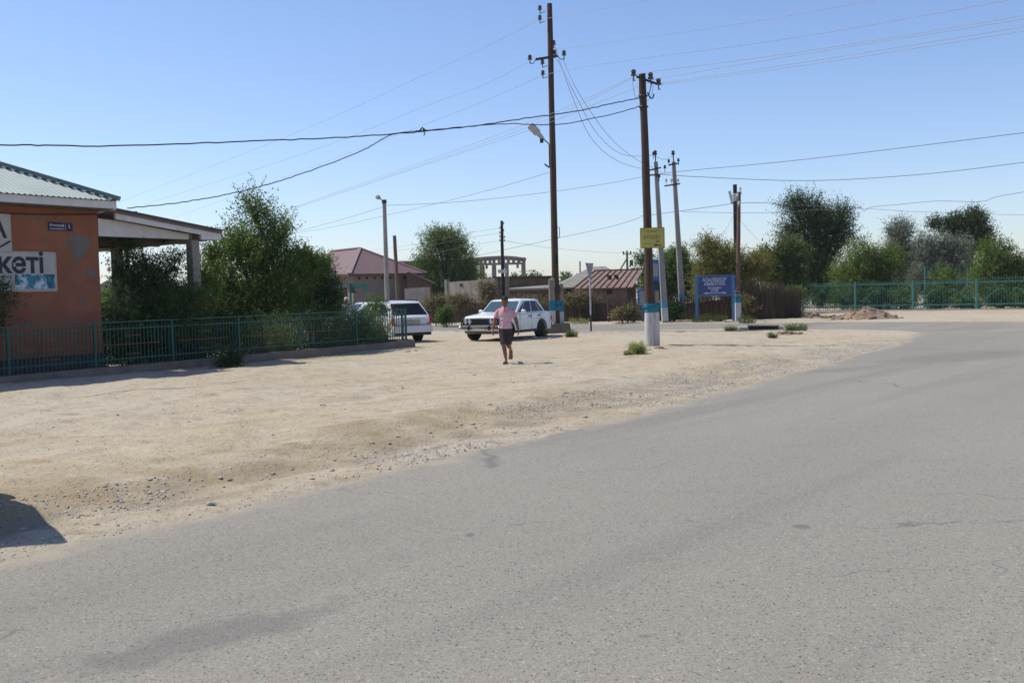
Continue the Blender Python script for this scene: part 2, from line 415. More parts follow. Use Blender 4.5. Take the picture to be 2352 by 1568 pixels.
def asphalt_mat(name, warm=0.0):
    m = bpy.data.materials.new(name); m.use_nodes = True
    nt = m.node_tree; N, L = nt.nodes, nt.links; b = N['Principled BSDF']
    b.inputs['Roughness'].default_value = 0.85; b.inputs['Specular IOR Level'].default_value = 0.25
    tc = N.new('ShaderNodeTexCoord')
    def noise(scale, detail=5, rough=0.55, mapping=None):
        n = N.new('ShaderNodeTexNoise'); n.inputs['Scale'].default_value = scale; n.inputs['Detail'].default_value = detail; n.inputs['Roughness'].default_value = rough
        if mapping:
            mp = N.new('ShaderNodeMapping'); mp.inputs['Rotation'].default_value = (0, 0, mapping[0]); mp.inputs['Scale'].default_value = mapping[1]
            mp.vector_type = 'TEXTURE'; L.new(tc.outputs['Object'], mp.inputs[0]); L.new(mp.outputs[0], n.inputs['Vector'])
        else: L.new(tc.outputs['Object'], n.inputs['Vector'])
        return n.outputs['Fac']
    def ramp(src, a, b_, c0=(0, 0, 0), c1=(1, 1, 1)):
        r = N.new('ShaderNodeValToRGB'); r.color_ramp.elements[0].position, r.color_ramp.elements[1].position = a, b_
        r.color_ramp.elements[0].color = (*c0, 1); r.color_ramp.elements[1].color = (*c1, 1); L.new(src, r.inputs[0]); return r.outputs[0]
    def mix(fac, a, c):
        x = N.new('ShaderNodeMix'); x.data_type = 'RGBA'
        for s, i in ((fac, 0), (a, 6), (c, 7)):
            if isinstance(s, (float, int)): x.inputs[i].default_value = s
            elif isinstance(s, tuple): x.inputs[i].default_value = (*s, 1)
            else: L.new(s, x.inputs[i])
        return x.outputs[2]
    def mul(a, c):
        x = N.new('ShaderNodeMath'); x.operation = 'MULTIPLY'
        for s, i in ((a, 0), (c, 1)):
            if isinstance(s, float): x.inputs[i].default_value = s
            else: L.new(s, x.inputs[i])
        return x.outputs[0]
    along = RAD(50)
    base = mix(ramp(noise(0.25, 5, mapping=(along, (5, 1, 1))), 0.34, 0.68), (0.302, 0.277, 0.226), (0.226, 0.208, 0.171))
    base = mix(mul(ramp(noise(0.13, 4), 0.45, 0.62), 0.6), base, (0.234, 0.217, 0.178))
    base = mix(mul(ramp(noise(0.55, 5, mapping=(along, (10, 0.7, 1))), 0.50, 0.66), 0.5), base, (0.160, 0.147, 0.128))     # tyre-dark streaks
    base = mix(mul(ramp(noise(0.9, 5), 0.60, 0.72), 0.4), base, (0.295, 0.255, 0.200))                                  # dust
    fine = noise(60, 3, 0.7)
    base = mix(mul(ramp(fine, 0.42, 0.66), 0.75), base, (0.185, 0.170, 0.138))
    base = mix(mul(ramp(noise(30, 5, 0.8), 0.58, 0.63), 0.85), base, (0.105, 0.10, 0.094))
    base = mix(mul(ramp(noise(39, 4, 0.8), 0.60, 0.65), 0.7), base, (0.46, 0.42, 0.37))
    v = N.new('ShaderNodeTexVoronoi'); v.inputs['Scale'].default_value = 46
    wn_ = N.new('ShaderNodeTexNoise'); wn_.inputs['Scale'].default_value = 55; L.new(tc.outputs['Object'], wn_.inputs['Vector'])
    wa = N.new('ShaderNodeVectorMath'); wa.operation = 'MULTIPLY_ADD'; wa.inputs[1].default_value = (0.03, 0.03, 0.0); L.new(wn_.outputs['Color'], wa.inputs[0]); L.new(tc.outputs['Object'], wa.inputs[2]); L.new(wa.outputs[0], v.inputs['Vector'])
    sep = N.new('ShaderNodeSeparateColor'); L.new(v.outputs['Color'], sep.inputs[0])
    stone = ramp(v.outputs['Distance'], 0.22, 0.38, (1, 1, 1), (0, 0, 0))
    base = mix(mul(stone, ramp(sep.outputs[0], 0.84, 0.88)), base, (0.085, 0.086, 0.09))
    base = mix(mul(stone, ramp(sep.outputs[1], 0.93, 0.96)), base, (0.36, 0.33, 0.295))
    base = mix(mul(stone, ramp(sep.outputs[2], 0.93, 0.95)), base, (0.22, 0.13, 0.10))
    # drips, blots and a meandering crack
    v2 = N.new('ShaderNodeTexVoronoi'); v2.inputs['Scale'].default_value = 1.15; v2.inputs['Randomness'].default_value = 1.0
    L.new(tc.outputs['Object'], v2.inputs['Vector'])
    s2 = N.new('ShaderNodeSeparateColor'); L.new(v2.outputs['Color'], s2.inputs[0])
    ns = N.new('ShaderNodeMath'); ns.operation = 'ADD'; L.new(v2.outputs['Distance'], ns.inputs[0]); L.new(mul(noise(26, 3), 0.10), ns.inputs[1])
    base = mix(mul(mul(ramp(ns.outputs[0], 0.075, 0.10, (1, 1, 1), (0, 0, 0)), ramp(s2.outputs[0], 0.40, 0.95)), 0.85), base, (0.12, 0.108, 0.09))
    nv = N.new('ShaderNodeTexNoise'); nv.inputs['Scale'].default_value = 1.4; nv.inputs['Detail'].default_value = 5; L.new(tc.outputs['Object'], nv.inputs['Vector'])
    va = N.new('ShaderNodeVectorMath'); va.operation = 'MULTIPLY_ADD'; va.inputs[1].default_value = (0.9, 0.9, 0.0); L.new(nv.outputs['Color'], va.inputs[0]); L.new(tc.outputs['Object'], va.inputs[2])
    mp = N.new('ShaderNodeMapping'); mp.inputs['Rotation'].default_value = (0, 0, RAD(-48)); mp.inputs['Scale'].default_value = (0.09, 0.42, 0.0); L.new(va.outputs[0], mp.inputs[0])
    vc = N.new('ShaderNodeTexVoronoi'); vc.feature = 'DISTANCE_TO_EDGE'; vc.inputs['Scale'].default_value = 1.0; L.new(mp.outputs[0], vc.inputs['Vector'])
    crack = mul(ramp(vc.outputs['Distance'], 0.0, 0.0022, (1, 1, 1), (0, 0, 0)), ramp(noise(0.6, 3), 0.49, 0.55))
    base = mix(mul(crack, 0.6), base, (0.09, 0.085, 0.08))
    # oil-dark streak and two roughened patches with shapes of their own
    for (u0, v0, u1, v1, wd_, amt, cc) in ((-120, 1640, 880, 1352, 0.34, 0.55, (0.125, 0.118, 0.108)), (1960, 845, 2400, 800, 1.3, 0.55, (0.165, 0.145, 0.125)), (1790, 862, 2060, 838, 0.5, 0.5, (0.17, 0.145, 0.125)), (1065, 1229, 1095, 1229, 0.10, 0.7, (0.12, 0.115, 0.11)), (1815, 1212, 1870, 1210, 0.12, 0.7, (0.12, 0.118, 0.115))):
        p0, p1 = G0(u0, v0), G0(u1, v1); c_ = (p0 + p1) / 2; ang = math.atan2(p1.y - p0.y, p1.x - p0.x); ln = (p1 - p0).length / 2
        mp_ = N.new('ShaderNodeMapping'); mp_.vector_type = 'TEXTURE'; mp_.inputs['Location'].default_value = (c_.x, c_.y, 0); mp_.inputs['Rotation'].default_value = (0, 0, ang); mp_.inputs['Scale'].default_value = (ln, wd_, 1)
        L.new(tc.outputs['Object'], mp_.inputs[0]); ln_ = N.new('ShaderNodeVectorMath'); ln_.operation = 'LENGTH'; L.new(mp_.outputs[0], ln_.inputs[0])
        ad_ = N.new('ShaderNodeMath'); ad_.operation = 'MULTIPLY_ADD'; ad_.inputs[1].default_value = 1.6; L.new(noise(1.8 / wd_ ** 0.5, 6, 0.7), ad_.inputs[0]); L.new(ln_.outputs['Value'], ad_.inputs[2])
        base = mix(mul(ramp(mul(ad_.outputs[0], 0.5), 0.60 if wd_ >= .3 else 0.65, 0.80 if wd_ < .5 else 0.875, (1, 1, 1), (0, 0, 0)), amt), base, cc)
    if warm:
        ai = N.new('ShaderNodeAttribute'); ai.attribute_name = 'inset'
        ds = N.new('ShaderNodeMath'); ds.operation = 'MULTIPLY_ADD'; ds.inputs[1].default_value = 1.5; L.new(noise(1.1, 7, 0.65), ds.inputs[0]); L.new(ai.outputs['Fac'], ds.inputs[2])
        base = mix(mul(ramp(mul(ds.outputs[0], 0.5), 0.32, 0.47, (1, 1, 1), (0, 0, 0)), 0.6), base, (0.37, 0.31, 0.225))      # sand drifted over the edge
    L.new(base, b.inputs['Base Color'])
    bp = N.new('ShaderNodeBump'); bp.inputs['Strength'].default_value = 0.5; bp.inputs['Distance'].default_value = 0.006
    ad = N.new('ShaderNodeMath'); ad.operation = 'ADD'; L.new(fine, ad.inputs[0]); L.new(stone, ad.inputs[1])
    L.new(ad.outputs[0], bp.inputs['Height']); L.new(bp.outputs[0], b.inputs['Normal'])
    return m
M_ASPH = asphalt_mat('worn_asphalt')
def sheet(name, poly, z, m):
    tri = geometry.tessellate_polygon([poly])
    me = bpy.data.meshes.new(name); me.from_pydata([(p.x, p.y, z) for p in poly], [], [tuple(t) for t in tri])
    me.update()
    if sum(pl.normal.z for pl in me.polygons) < 0: me.flip_normals()
    me.materials.append(m); return ob(name, me, kind='structure')
M_ASPH1 = asphalt_mat('worn_asphalt_dusty_edge', 1.0)
keep = (D1.reshape(ny, nx) < 0.35); qk = q[(keep[:-1, :-1] & keep[:-1, 1:] & keep[1:, 1:] & keep[1:, :-1]).ravel()]
us, inv = np.unique(qk, return_inverse=True)
mr = fastmesh('main_road', np.stack([XX.ravel()[us], YY.ravel()[us], np.full(len(us), 0.006)], 1), inv.reshape(-1, 4), M_ASPH1)
_i = mr.attributes.new('inset', 'FLOAT', 'POINT'); _i.data.foreach_set('value', np.where(XX.ravel()[us] > 23, 5.0, np.clip(-D1[us], -0.3, 5)).astype(np.float32))
ob('main_road', mr, kind='structure')
sheet('side_street', side_poly, 0.001, M_ASPH)

# gravel along the shoulder
def pebble_protos():
    out = []
    for k in range(6):
        rs = np.random.RandomState(k)
        t = (1 + 5 ** .5) / 2
        v = np.array([(-1, t, 0), (1, t, 0), (-1, -t, 0), (1, -t, 0), (0, -1, t), (0, 1, t), (0, -1, -t), (0, 1, -t), (t, 0, -1), (t, 0, 1), (-t, 0, -1), (-t, 0, 1)]) / 1.9
        f = [(0, 11, 5), (0, 5, 1), (0, 1, 7), (0, 7, 10), (0, 10, 11), (1, 5, 9), (5, 11, 4), (11, 10, 2), (10, 7, 6), (7, 1, 8), (3, 9, 4), (3, 4, 2), (3, 2, 6), (3, 6, 8), (3, 8, 9), (4, 9, 5), (2, 4, 11), (6, 2, 10), (8, 6, 7), (9, 8, 1)]
        v = v * (1 + 0.35 * (rs.rand(12, 1) - 0.5)) * np.array([1.0, 0.75, 0.5])
        out.append((v, np.array(f)))
    return out
PEB = pebble_protos()
def scatter_pebbles(n, rs, dmin, dmax, ymin, ymax, smin, smax, power=3.0):
    vs, fs, tint, o = [], [], [], 0
    px, py = [], []
    while len(px) < n:
        x, y = rs.uniform(-14, 16, 4000), rs.uniform(ymin, ymax, 4000)
        d1 = poly_sd(x, y, main_poly); d2 = poly_sd(x, y, side_poly)
        cl = vnoise(x * 0.9 + 30, y * 0.9) + 0.5 * vnoise(x * 3, y * 3)
        ok = (d1 > dmin) & (d1 < dmax) & (d2 > 0.2) & (rs.rand(4000) < np.clip(0.35 + cl * 1.6, 0.05, 1)) & (np.abs(x) < 0.6 * y + 1)
        px += list(x[ok]); py += list(y[ok])
    px, py = np.array(px[:n]), np.array(py[:n]); hz = hgt_full(px, py)[0]
    for i in range(n):
        v, f = PEB[rs.randint(6)]
        s = smin + (smax - smin) * rs.rand() ** power
        a = rs.rand() * 6.283; ca, sa = math.cos(a), math.sin(a)
        w = v * s; w = np.stack([w[:, 0] * ca - w[:, 1] * sa + px[i], w[:, 0] * sa + w[:, 1] * ca + py[i], w[:, 2] + hz[i] + s * 0.12], 1)
        vs.append(w); fs.append(f + o); o += 12; tint.append(np.full(20, rs.rand()))
    return np.concatenate(vs), np.concatenate(fs), np.concatenate(tint)
M_PEB = leafmat('pebble', (0.25, 0.235, 0.21), (0.56, 0.51, 0.44), 0.0)
rs = np.random.RandomState(21)
v_, f_, t_ = scatter_pebbles(11000, rs, 0.08, 1.75, 6.0, 30, 0.005, 0.022)
ob('gravel', fastmesh('gravel', v_, f_, M_PEB, t_, True), label='small grey gravel scattered along the sandy road shoulder', category='gravel', kind='stuff')
v_, f_, t_ = scatter_pebbles(2600, rs, 1.6, 14, 8.0, 40, 0.006, 0.022)
ob('loose_gravel', fastmesh('loose_gravel', v_, f_, M_PEB, t_, True), label='sparse loose chips lying over the trodden dirt yard', category='gravel', kind='stuff')
M_STONE = mat('stone', (0.44, 0.41, 0.365), 0.9, col2=(0.33, 0.31, 0.28), nscale=20, bump=0.3)
stone_me = []
for k in range(5):
    v, f = PEB[k]; b = MB(); b.add([tuple(p) for p in v], [tuple(t) for t in f]); stone_me.append(b.mesh('stone', M_STONE))
k = 0
while k < 70:
    x, y = rs.uniform(-10, 6), rs.uniform(6.5, 22)
    d1 = float(poly_sd(np.array([x]), np.array([y]), main_poly)[0])
    if not (0.25 < d1 < 1.6) or abs(x) > 0.5 * y: continue
    s = rs.uniform(0.018, 0.036); hz = hgt(x, y)
    o = ob('stone', stone_me[k % 5], None, 'fist sized pale grey stone lying in the gravel of the road shoulder', 'stone', 'stones in the road shoulder', loc=(x, y, hz + s * 0.3), rz=rs.uniform(0, 6.28))
    o.scale = (s * rs.uniform(0.9, 1.5), s, s * rs.uniform(0.7, 1.1)); k += 1
# ================================================================== LEFT: shop, canopy, fence
M_TEAL = mat('green_fence_paint', (0.034, 0.112, 0.082), 0.6, col2=(0.027, 0.09, 0.068), nscale=9)
M_TURQ = mat('turquoise_fence_paint', (0.060, 0.215, 0.19), 0.5, col2=(0.05, 0.18, 0.16), nscale=9)
M_ORBAR = mat('orange_paint', (0.26, 0.105, 0.03), 0.6)
M_CONC = mat('concrete', (0.27, 0.235, 0.195), 0.95, col2=(0.20, 0.172, 0.142), nscale=4, bump=0.3, spots=(2.5, 0.60, 0.1, (0.20, 0.17, 0.14)))
M_CONCG = mat('grey_concrete', (0.305, 0.282, 0.252), 0.9, col2=(0.23, 0.212, 0.188), nscale=5, bump=0.2, stretch=(1, 1, 0.3))
M_WHITE = mat('whitewash', (0.66, 0.64, 0.62), 0.85, col2=(0.58, 0.56, 0.53), nscale=3, spots=(5, 0.66, 0.08, (0.36, 0.31, 0.26)))
M_KERB = mat('kerb_plaster', (0.22, 0.175, 0.14), 0.95, col2=(0.16, 0.125, 0.10), nscale=3, bump=0.3)

FA, FB = G0(16, 892), G0(932, 801)
FD = (FB - FA).normalized(); FD.z = 0
FN = Vector((FD.y, -FD.x, 0))                       # towards the road
def on_line(A, D, u):
    """distance along A + t D at which the line passes the bearing of image column u"""
    d = ray(u, 750); k = d.x / d.y
    return (k * A.y - A.x) / (D.x - k * D.y)
posts = [on_line(FA, FD, u) for u in (16, 216, 394.5, 547.5, 689, 818, 932)]
posts = [posts[0] - 4.6, posts[0] - 2.3] + posts
KH, FH = 0.27, 1.04
frz = math.atan2(FD.y, FD.x)
fence = thing('garden_fence', 'dark green metal picket fence with orange dashes on a low kerb', 'fence', FA, frz)
L0, L1 = posts[0] - 0.2, posts[-1] + 0.28
kb = MB()
n = 26
for i in range(n):
    a, b_ = L0 + (L1 - L0) * i / n, L0 + (L1 - L0) * (i + 1) / n
kt = [(L0, KH), (posts[3], KH + 0.01), (posts[5], KH - 0.01), (L1, KH)]
kb.hexa([(L0, -0.16, -0.3), (L1, -0.16, -0.3), (L1, 0.16, -0.3), (L0, 0.16, -0.3), (L0, -0.15, KH), (L1, -0.15, KH), (L1, 0.15, KH), (L0, 0.15, KH)])
kb.build('kerb_wall', M_KERB, fence)
post_me = MB().cbox((0, 0, FH / 2), (0.06, 0.06, FH), 0.008).mesh('post', M_TEAL)
pick_me = MB().box((0, 0, FH / 2 - 0.03), (0.018, 0.018, FH - 0.10)).mesh('picket', M_TEAL)
for k, s in enumerate(posts):
    ob('post', post_me, fence, loc=(s, 0, KH))
    if k == len(posts) - 1: break
    e = posts[k + 1]
    for h in (FH - 0.015, FH - 0.17, 0.16):
        MB().beam((s + 0.03, 0, KH + h), (e - 0.03, 0, KH + h), 0.03, 0.03).build('rail', M_TEAL, fence)
    nP = 20
    for i in range(1, nP + 1):
        ob('picket', pick_me, fence, loc=(s + (e - s) * i / (nP + 1), 0.0, KH))
    w = e - s; dr = -0.016 if k % 2 else 0.0
    for (c, ln, h) in ((0.46, 0.72, 0.50), (0.46, 0.20, 0.70), (0.47, 0.20, 0.27)):
        MB().beam((s + w * (c - ln / 2), -0.02, KH + h), (s + w * (c + ln / 2), -0.02, KH + h), 0.016, 0.016).build('ornament_bar', M_ORBAR, fence)
MB().cbox((posts[-1] - 0.13, 0.05, FH / 2), (0.05, 0.05, FH), 0.008).build('post', M_TEAL, fence).location.z = KH

# ---- shop
WD = FD.copy(); W0 = FA - FN * 0.95                 # wall plane parallel to the fence
def W(u, v):
    """(along wall, height) where the wall plane shows at image point u, v"""
    d = ray(u, v); nrm = FN
    t = (W0 - C_O).dot(nrm) / d.dot(nrm); p = C_O + d * t
    return (p - W0).dot(WD), p.z
sc = W(226, 560)[0]
SO = W0 + WD * sc; SO.z = 0
shop = thing('shop_building', 'orange plastered shop with pale green corrugated roof and white canopy', 'building', SO, frz)
def wl(u, v):
    s, z = W(u, v); return s - sc, z                # local to the shop origin
M_ORANGE = mat('orange_plaster', (0.305, 0.118, 0.062), 0.92, col2=(0.24, 0.092, 0.052), nscale=1.6, bump=0.25, bscale=14, spots=(5.5, 0.60, 0.03, (0.15, 0.125, 0.115)))
M_PLINTH = mat('purple_plinth_paint', (0.060, 0.048, 0.060), 0.9)
M_ROOFG = mat('pale_green_sheet', (0.38, 0.43, 0.385), 0.65, metal=0.0, col2=(0.34, 0.385, 0.345), nscale=1.2, spec=0.5)
M_PATCH = mat('grey_render', (0.17, 0.15, 0.14), 0.95, col2=(0.145, 0.13, 0.12), nscale=5)
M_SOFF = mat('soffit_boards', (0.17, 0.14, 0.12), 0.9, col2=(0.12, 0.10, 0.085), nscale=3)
M_ROOFD = mat('roof_edge_dark', (0.10, 0.075, 0.06), 0.8)
EZ = wl(200, 484)[1]                                # wall head
MB().box((-5.0, 4.0, EZ / 2 + 0.24), (10, 8, EZ - 0.48)).build('wall', M_ORANGE, shop)
MB().box((-5.0, 4.0, 0.24), (10.04, 8.04, 0.62)).build('plinth', M_PLINTH, shop)
# wire conduit and eave
f1 = MB(); f1.box((-4.97, -0.62, EZ + 0.105), (10.1, 0.04, 0.17)); f1.box((0.06, 3.7, EZ + 0.09), (0.04, 8.6, 0.20)); f1.build('fascia', M_WHITE, shop)
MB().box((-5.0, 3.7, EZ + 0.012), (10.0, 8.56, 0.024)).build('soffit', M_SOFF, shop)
# corrugated hip roof: ribs run up the slope
rp = 0.45                                           # rise per metre
r = MB(); run = 4.9; x1, y0, z0 = 0.12, -0.70, EZ + 0.20
nrib = 56
def corr(mb, ox, oy, dx, dy, ux, uy, length, hipstart):
    """sheet whose eave runs along d from o; slope direction u; length of the slope limited by the hip at 45 degrees"""
    pitch = 0.135; prof = [(0, 0), (0.055, 0), (0.067, 0.017), (0.105, 0.017), (0.117, 0)]
    s = 0.0; rows = []
    while s < length:
        for a, h in prof:
            t = s + a
            if t > length: break
            up = min(run, max(0.0, t if hipstart else run))
            rows.append((t, h, up))
        s += pitch
    o = len(mb.v)
    for t, h, up in rows:
        mb.v.append((ox + dx * t, oy + dy * t, z0 + h)); mb.v.append((ox + dx * t + ux * up, oy + dy * t + uy * up, z0 + h + up * rp))
    for i in range(len(rows) - 1): mb.f.append((o + 2 * i, o + 2 * i + 2, o + 2 * i + 3, o + 2 * i + 1))
corr(r, x1, y0, -1, 0, 0, 1, 10.6, True)
corr(r, x1, y0, 0, 1, -1, 0, 4.9, True)
roof = r.build('roof', M_ROOFG, shop)
hp = MB(); hp.beam((x1, y0, z0 + 0.03), (x1 - run, y0 + run, z0 + 0.03 + run * rp), 0.26, 0.03); hp.beam((x1 + 0.02, y0 - 0.02, z0 + 0.075), (x1 - run, y0 + run, z0 + 0.075 + run * rp), 0.07, 0.06)
hp.build('ridge_cap', mat('ridge_cap_green', (0.17, 0.225, 0.20), 0.55), roof)
# peeled render patch with a torn outline
s0, zz0 = wl(182, 563); rr = random.Random(3); pp = []
for i in range(26):
    a = 2 * math.pi * i / 26; rad_ = 0.29 * (1 + 0.16 * math.sin(3 * a + 1) + 0.10 * (rr.random() - .5) * 2)
    pp.append(Vector((s0 + rad_ * 0.92 * math.cos(a), 0, zz0 + rad_ * math.sin(a))))
MB().prism(pp, (0, -0.006, 0), (0, 0.02, 0)).build('render_patch', M_PATCH, shop)
s0, zz0 = wl(208, 575)
pp = [Vector((s0 + 0.11 * math.cos(2 * math.pi * i / 12) * (0.7 + 0.5 * rr.random()), 0, zz0 - 0.55 + 0.12 * math.sin(2 * math.pi * i / 12))) for i in range(12)]
MB().prism(pp, (0, -0.005, 0), (0, 0.02, 0)).build('render_patch', M_PATCH, shop)
# canopy
zB = wl(330, 546)[1]; zT0 = wl(262, 481)[1]; sC = wl(446, 560)[0]; sE = wl(490, 540)[0]; zTE = wl(500, 529)[1]
sl = (zTE - zT0) / (sE - 0.3)
def zr(s): return zT0 + sl * (s - 0.3)
bdir = Matrix.Rotation(-frz, 3, 'Z') @ Vector((-0.72, 0.694, 0))     # the canopy runs back at a slight skew
D = 9.0; bx, by = bdir.x * D, bdir.y * D
g = MB(); g.prism([Vector((0.02, 0, zB)), Vector((sC - 0.16, 0, zB)), Vector((sC - 0.16, 0, zr(sC) - 0.22)), Vector((0.6, 0, zr(0.6) - 0.24)), Vector((0.02, 0, zr(0.3) - 0.24))], (0, 0.0, 0), (0, 0.12, 0))
g.build('gable_panel', M_WHITE, shop)
def slab(za, zb, s_a, s_b, inset=0.0):
    b = MB(); b.hexa([(s_a, -0.35, zr(s_a) + za), (s_b, -0.35, zr(s_b) + za), (s_b + bx, -0.35 + by, zr(s_b) + za), (s_a + bx, -0.35 + by, zr(s_a) + za),
                      (s_a, -0.35, zr(s_a) + zb), (s_b, -0.35, zr(s_b) + zb), (s_b + bx, -0.35 + by, zr(s_b) + zb), (s_a + bx, -0.35 + by, zr(s_a) + zb)]); return b
slab(-0.05, 0.0, 0.25, sE + 0.03).build('canopy_roof', M_ROOFD, shop)
e = MB(); e.hexa([(0.3, -0.30, zr(0.3) - 0.26), (sC, -0.30, zr(sC) - 0.24), (sC, -0.22, zr(sC) - 0.24), (0.3, -0.22, zr(0.3) - 0.26),
                  (0.3, -0.30, zr(0.3) - 0.06), (sC, -0.30, zr(sC) - 0.06), (sC, -0.22, zr(sC) - 0.06), (0.3, -0.22, zr(0.3) - 0.06)])
e.build('rake_board', M_WHITE, shop)
e = MB(); e.hexa([(sC + 0.003, -0.30, zB - 0.02), (sE, -0.30, zB - 0.0), (sE, -0.22, zB), (sC, -0.22, zB - 0.02), (sC + 0.003, -0.30, zr(sC) - 0.06), (sE, -0.30, zr(sE) - 0.06), (sE, -0.22, zr(sE) - 0.06), (sC, -0.22, zr(sC) - 0.06)])
e.build('end_board', M_WHITE, shop)
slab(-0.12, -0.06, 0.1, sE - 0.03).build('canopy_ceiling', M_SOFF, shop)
eb = MB(); a = Vector((sE - 0.04, -0.21, zB + 0.14)); eb.beam(a, a + Vector((bx, by, 0)), 0.06, 0.28); eb.build('eave_board', M_WHITE, shop)
for k, t in enumerate((0.0, 0.5, 1.0)):
    cx_, cy_ = sC + bx * t, 0.06 + by * t
    c = MB(); c.cbox((cx_, cy_, zB / 2 - 0.02), (0.26, 0.26, zB + 0.03), 0.02); c.build('canopy_column', M_CONCG, shop)
for t in (0.16, 0.33, 0.5, 0.67, 0.84):
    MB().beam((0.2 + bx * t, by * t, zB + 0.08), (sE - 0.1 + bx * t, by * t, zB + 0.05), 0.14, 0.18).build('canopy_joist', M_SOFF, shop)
eb = MB(); eb.beam((sC, 0.22, zB + 0.05), (sC + bx, 0.22 + by, zB + 0.05), 0.2, 0.22); eb.build('canopy_beam', mat('weathered_cream', (0.42, 0.37, 0.31), 0.9), shop)
MB().tube(catmull([(-9, -0.03, EZ - 0.14), (-3, -0.03, EZ - 0.18), (-0.4, -0.03, EZ - 0.10), (0.3, -0.04, EZ - 0.02), (0.9, -0.32, EZ + 0.02)], 6), 0.012, 5).build('wall_cable', mat('black_rubber', (0.02, 0.02, 0.02), 0.7), shop)

# ---- signs on the shop wall (each hung on the wall: a thing of its own)
M_SIGNW = mat('sign_white', (0.46, 0.44, 0.41), 0.7, col2=(0.40, 0.37, 0.34), nscale=2)
M_INK = mat('sign_ink', (0.035, 0.04, 0.055), 0.7)
M_PHOTO = mat('printed_picture', (0.50, 0.60, 0.62), 0.6, col2=(0.02, 0.10, 0.16), nscale=4.5, detail=3, lo=0.40, hi=0.54, spots=(6, 0.52, 0.05, (0.04, 0.20, 0.28)))
def wall_sign(name, label, u0, v0, u1, v1, s_left, m, thick=0.03, edge=None):
    a, b_ = wl(u1, v0), wl(u1, v1); l = s_left if s_left is not None else wl(u0, (v0 + v1) / 2)[0]
    sx0, sx1, zb_, zt_ = l, a[0], b_[1], a[1]
    base = SO + WD * ((sx0 + sx1) / 2) + FN * (0.004 + thick / 2); base.z = zb_
    t = thing(name, label, 'sign', base, frz)
    wd, ht = sx1 - sx0, zt_ - zb_
    bd = MB(); bd.cbox((0, 0, ht / 2), (wd, thick, ht), 0.004); bd.build('panel', m, t)
    if edge:
        fr = MB()
        for p0, p1 in (((-wd / 2, ht), (wd / 2, ht)), ((-wd / 2, 0), (wd / 2, 0)), ((-wd / 2, 0), (-wd / 2, ht)), ((wd / 2, 0), (wd / 2, ht))):
            fr.beam((p0[0], -0.004, p0[1]), (p1[0], -0.004, p1[1]), thick + 0.012, 0.03, up=(0, 1, 0))
        fr.build('frame', edge, t)
    return t, wd, ht, thick
def put_text(t, me, x, z, thick, name='lettering'):
    o = ob(name, me, t); o.rotation_euler = (math.pi / 2, 0, 0); o.location = (x, -thick / 2 - 0.004, z); return o
t, wd, ht, th = wall_sign('shop_sign', 'white shop sign under the eave with one big black letter showing', 0, 492, 22, 580, -5.2, M_SIGNW)
put_text(t, text_mesh('А', 0.62, M_INK, 'lettering', 'CENTER', 0.012), wd / 2 - 0.32, ht * 0.60, th)
sw = MB(); sw.tube(catmull([(wd / 2 - 0.55, -th / 2 - 0.006, ht * 0.05), (wd / 2 - 0.32, -th / 2 - 0.006, ht * 0.12), (wd / 2 - 0.03, -th / 2 - 0.006, ht * 0.3)], 5), [0.03] * 5 + [0.02] * 5 + [0.01], 6); sw.build('swoosh', M_INK, t)
t, wd, ht, th = wall_sign('shop_sign', 'white market sign with big black lettering over a printed teal picture', 0, 581, 124, 667, -5.2, M_SIGNW, 0.035, mat('sign_frame', (0.45, 0.41, 0.36), 0.8))
put_text(t, text_mesh('маркеті', 0.62, M_INK, 'lettering', 'RIGHT', 0.018), wd / 2 - 0.28, ht * 0.69, th)
ph = MB(); ph.box((wd / 2 - 0.52, -th / 2 - 0.003, ht * 0.24), (0.96, 0.004, ht * 0.38)); ph.build('picture', M_PHOTO, t)
t, wd, ht, th = wall_sign('address_plate', 'small dark blue house number plate on orange plaster', 110, 513, 164.5, 531, None, mat('plate_blue', (0.020, 0.014, 0.075), 0.4))
M_PLT = mat('plate_white', (0.60, 0.58, 0.65), 0.6)
put_text(t, text_mesh('Көксарай', ht * 0.43, M_PLT, 'lettering', 'LEFT', 0.002), -wd / 2 + 0.02, ht * 0.63, th)
put_text(t, text_mesh('1', ht * 0.72, M_PLT, 'number', 'CENTER', 0.004), wd / 2 - 0.09, ht * 0.5, th)
MB().box((wd / 2 - 0.185, -th / 2 - 0.002, ht / 2), (0.006, 0.004, ht * 0.85)).build('divider', M_PLT, t)
MB().box((-0.10, -th / 2 - 0.002, ht * 0.2), (wd * 0.62, 0.004, 0.014)).build('underline', M_PLT, t)

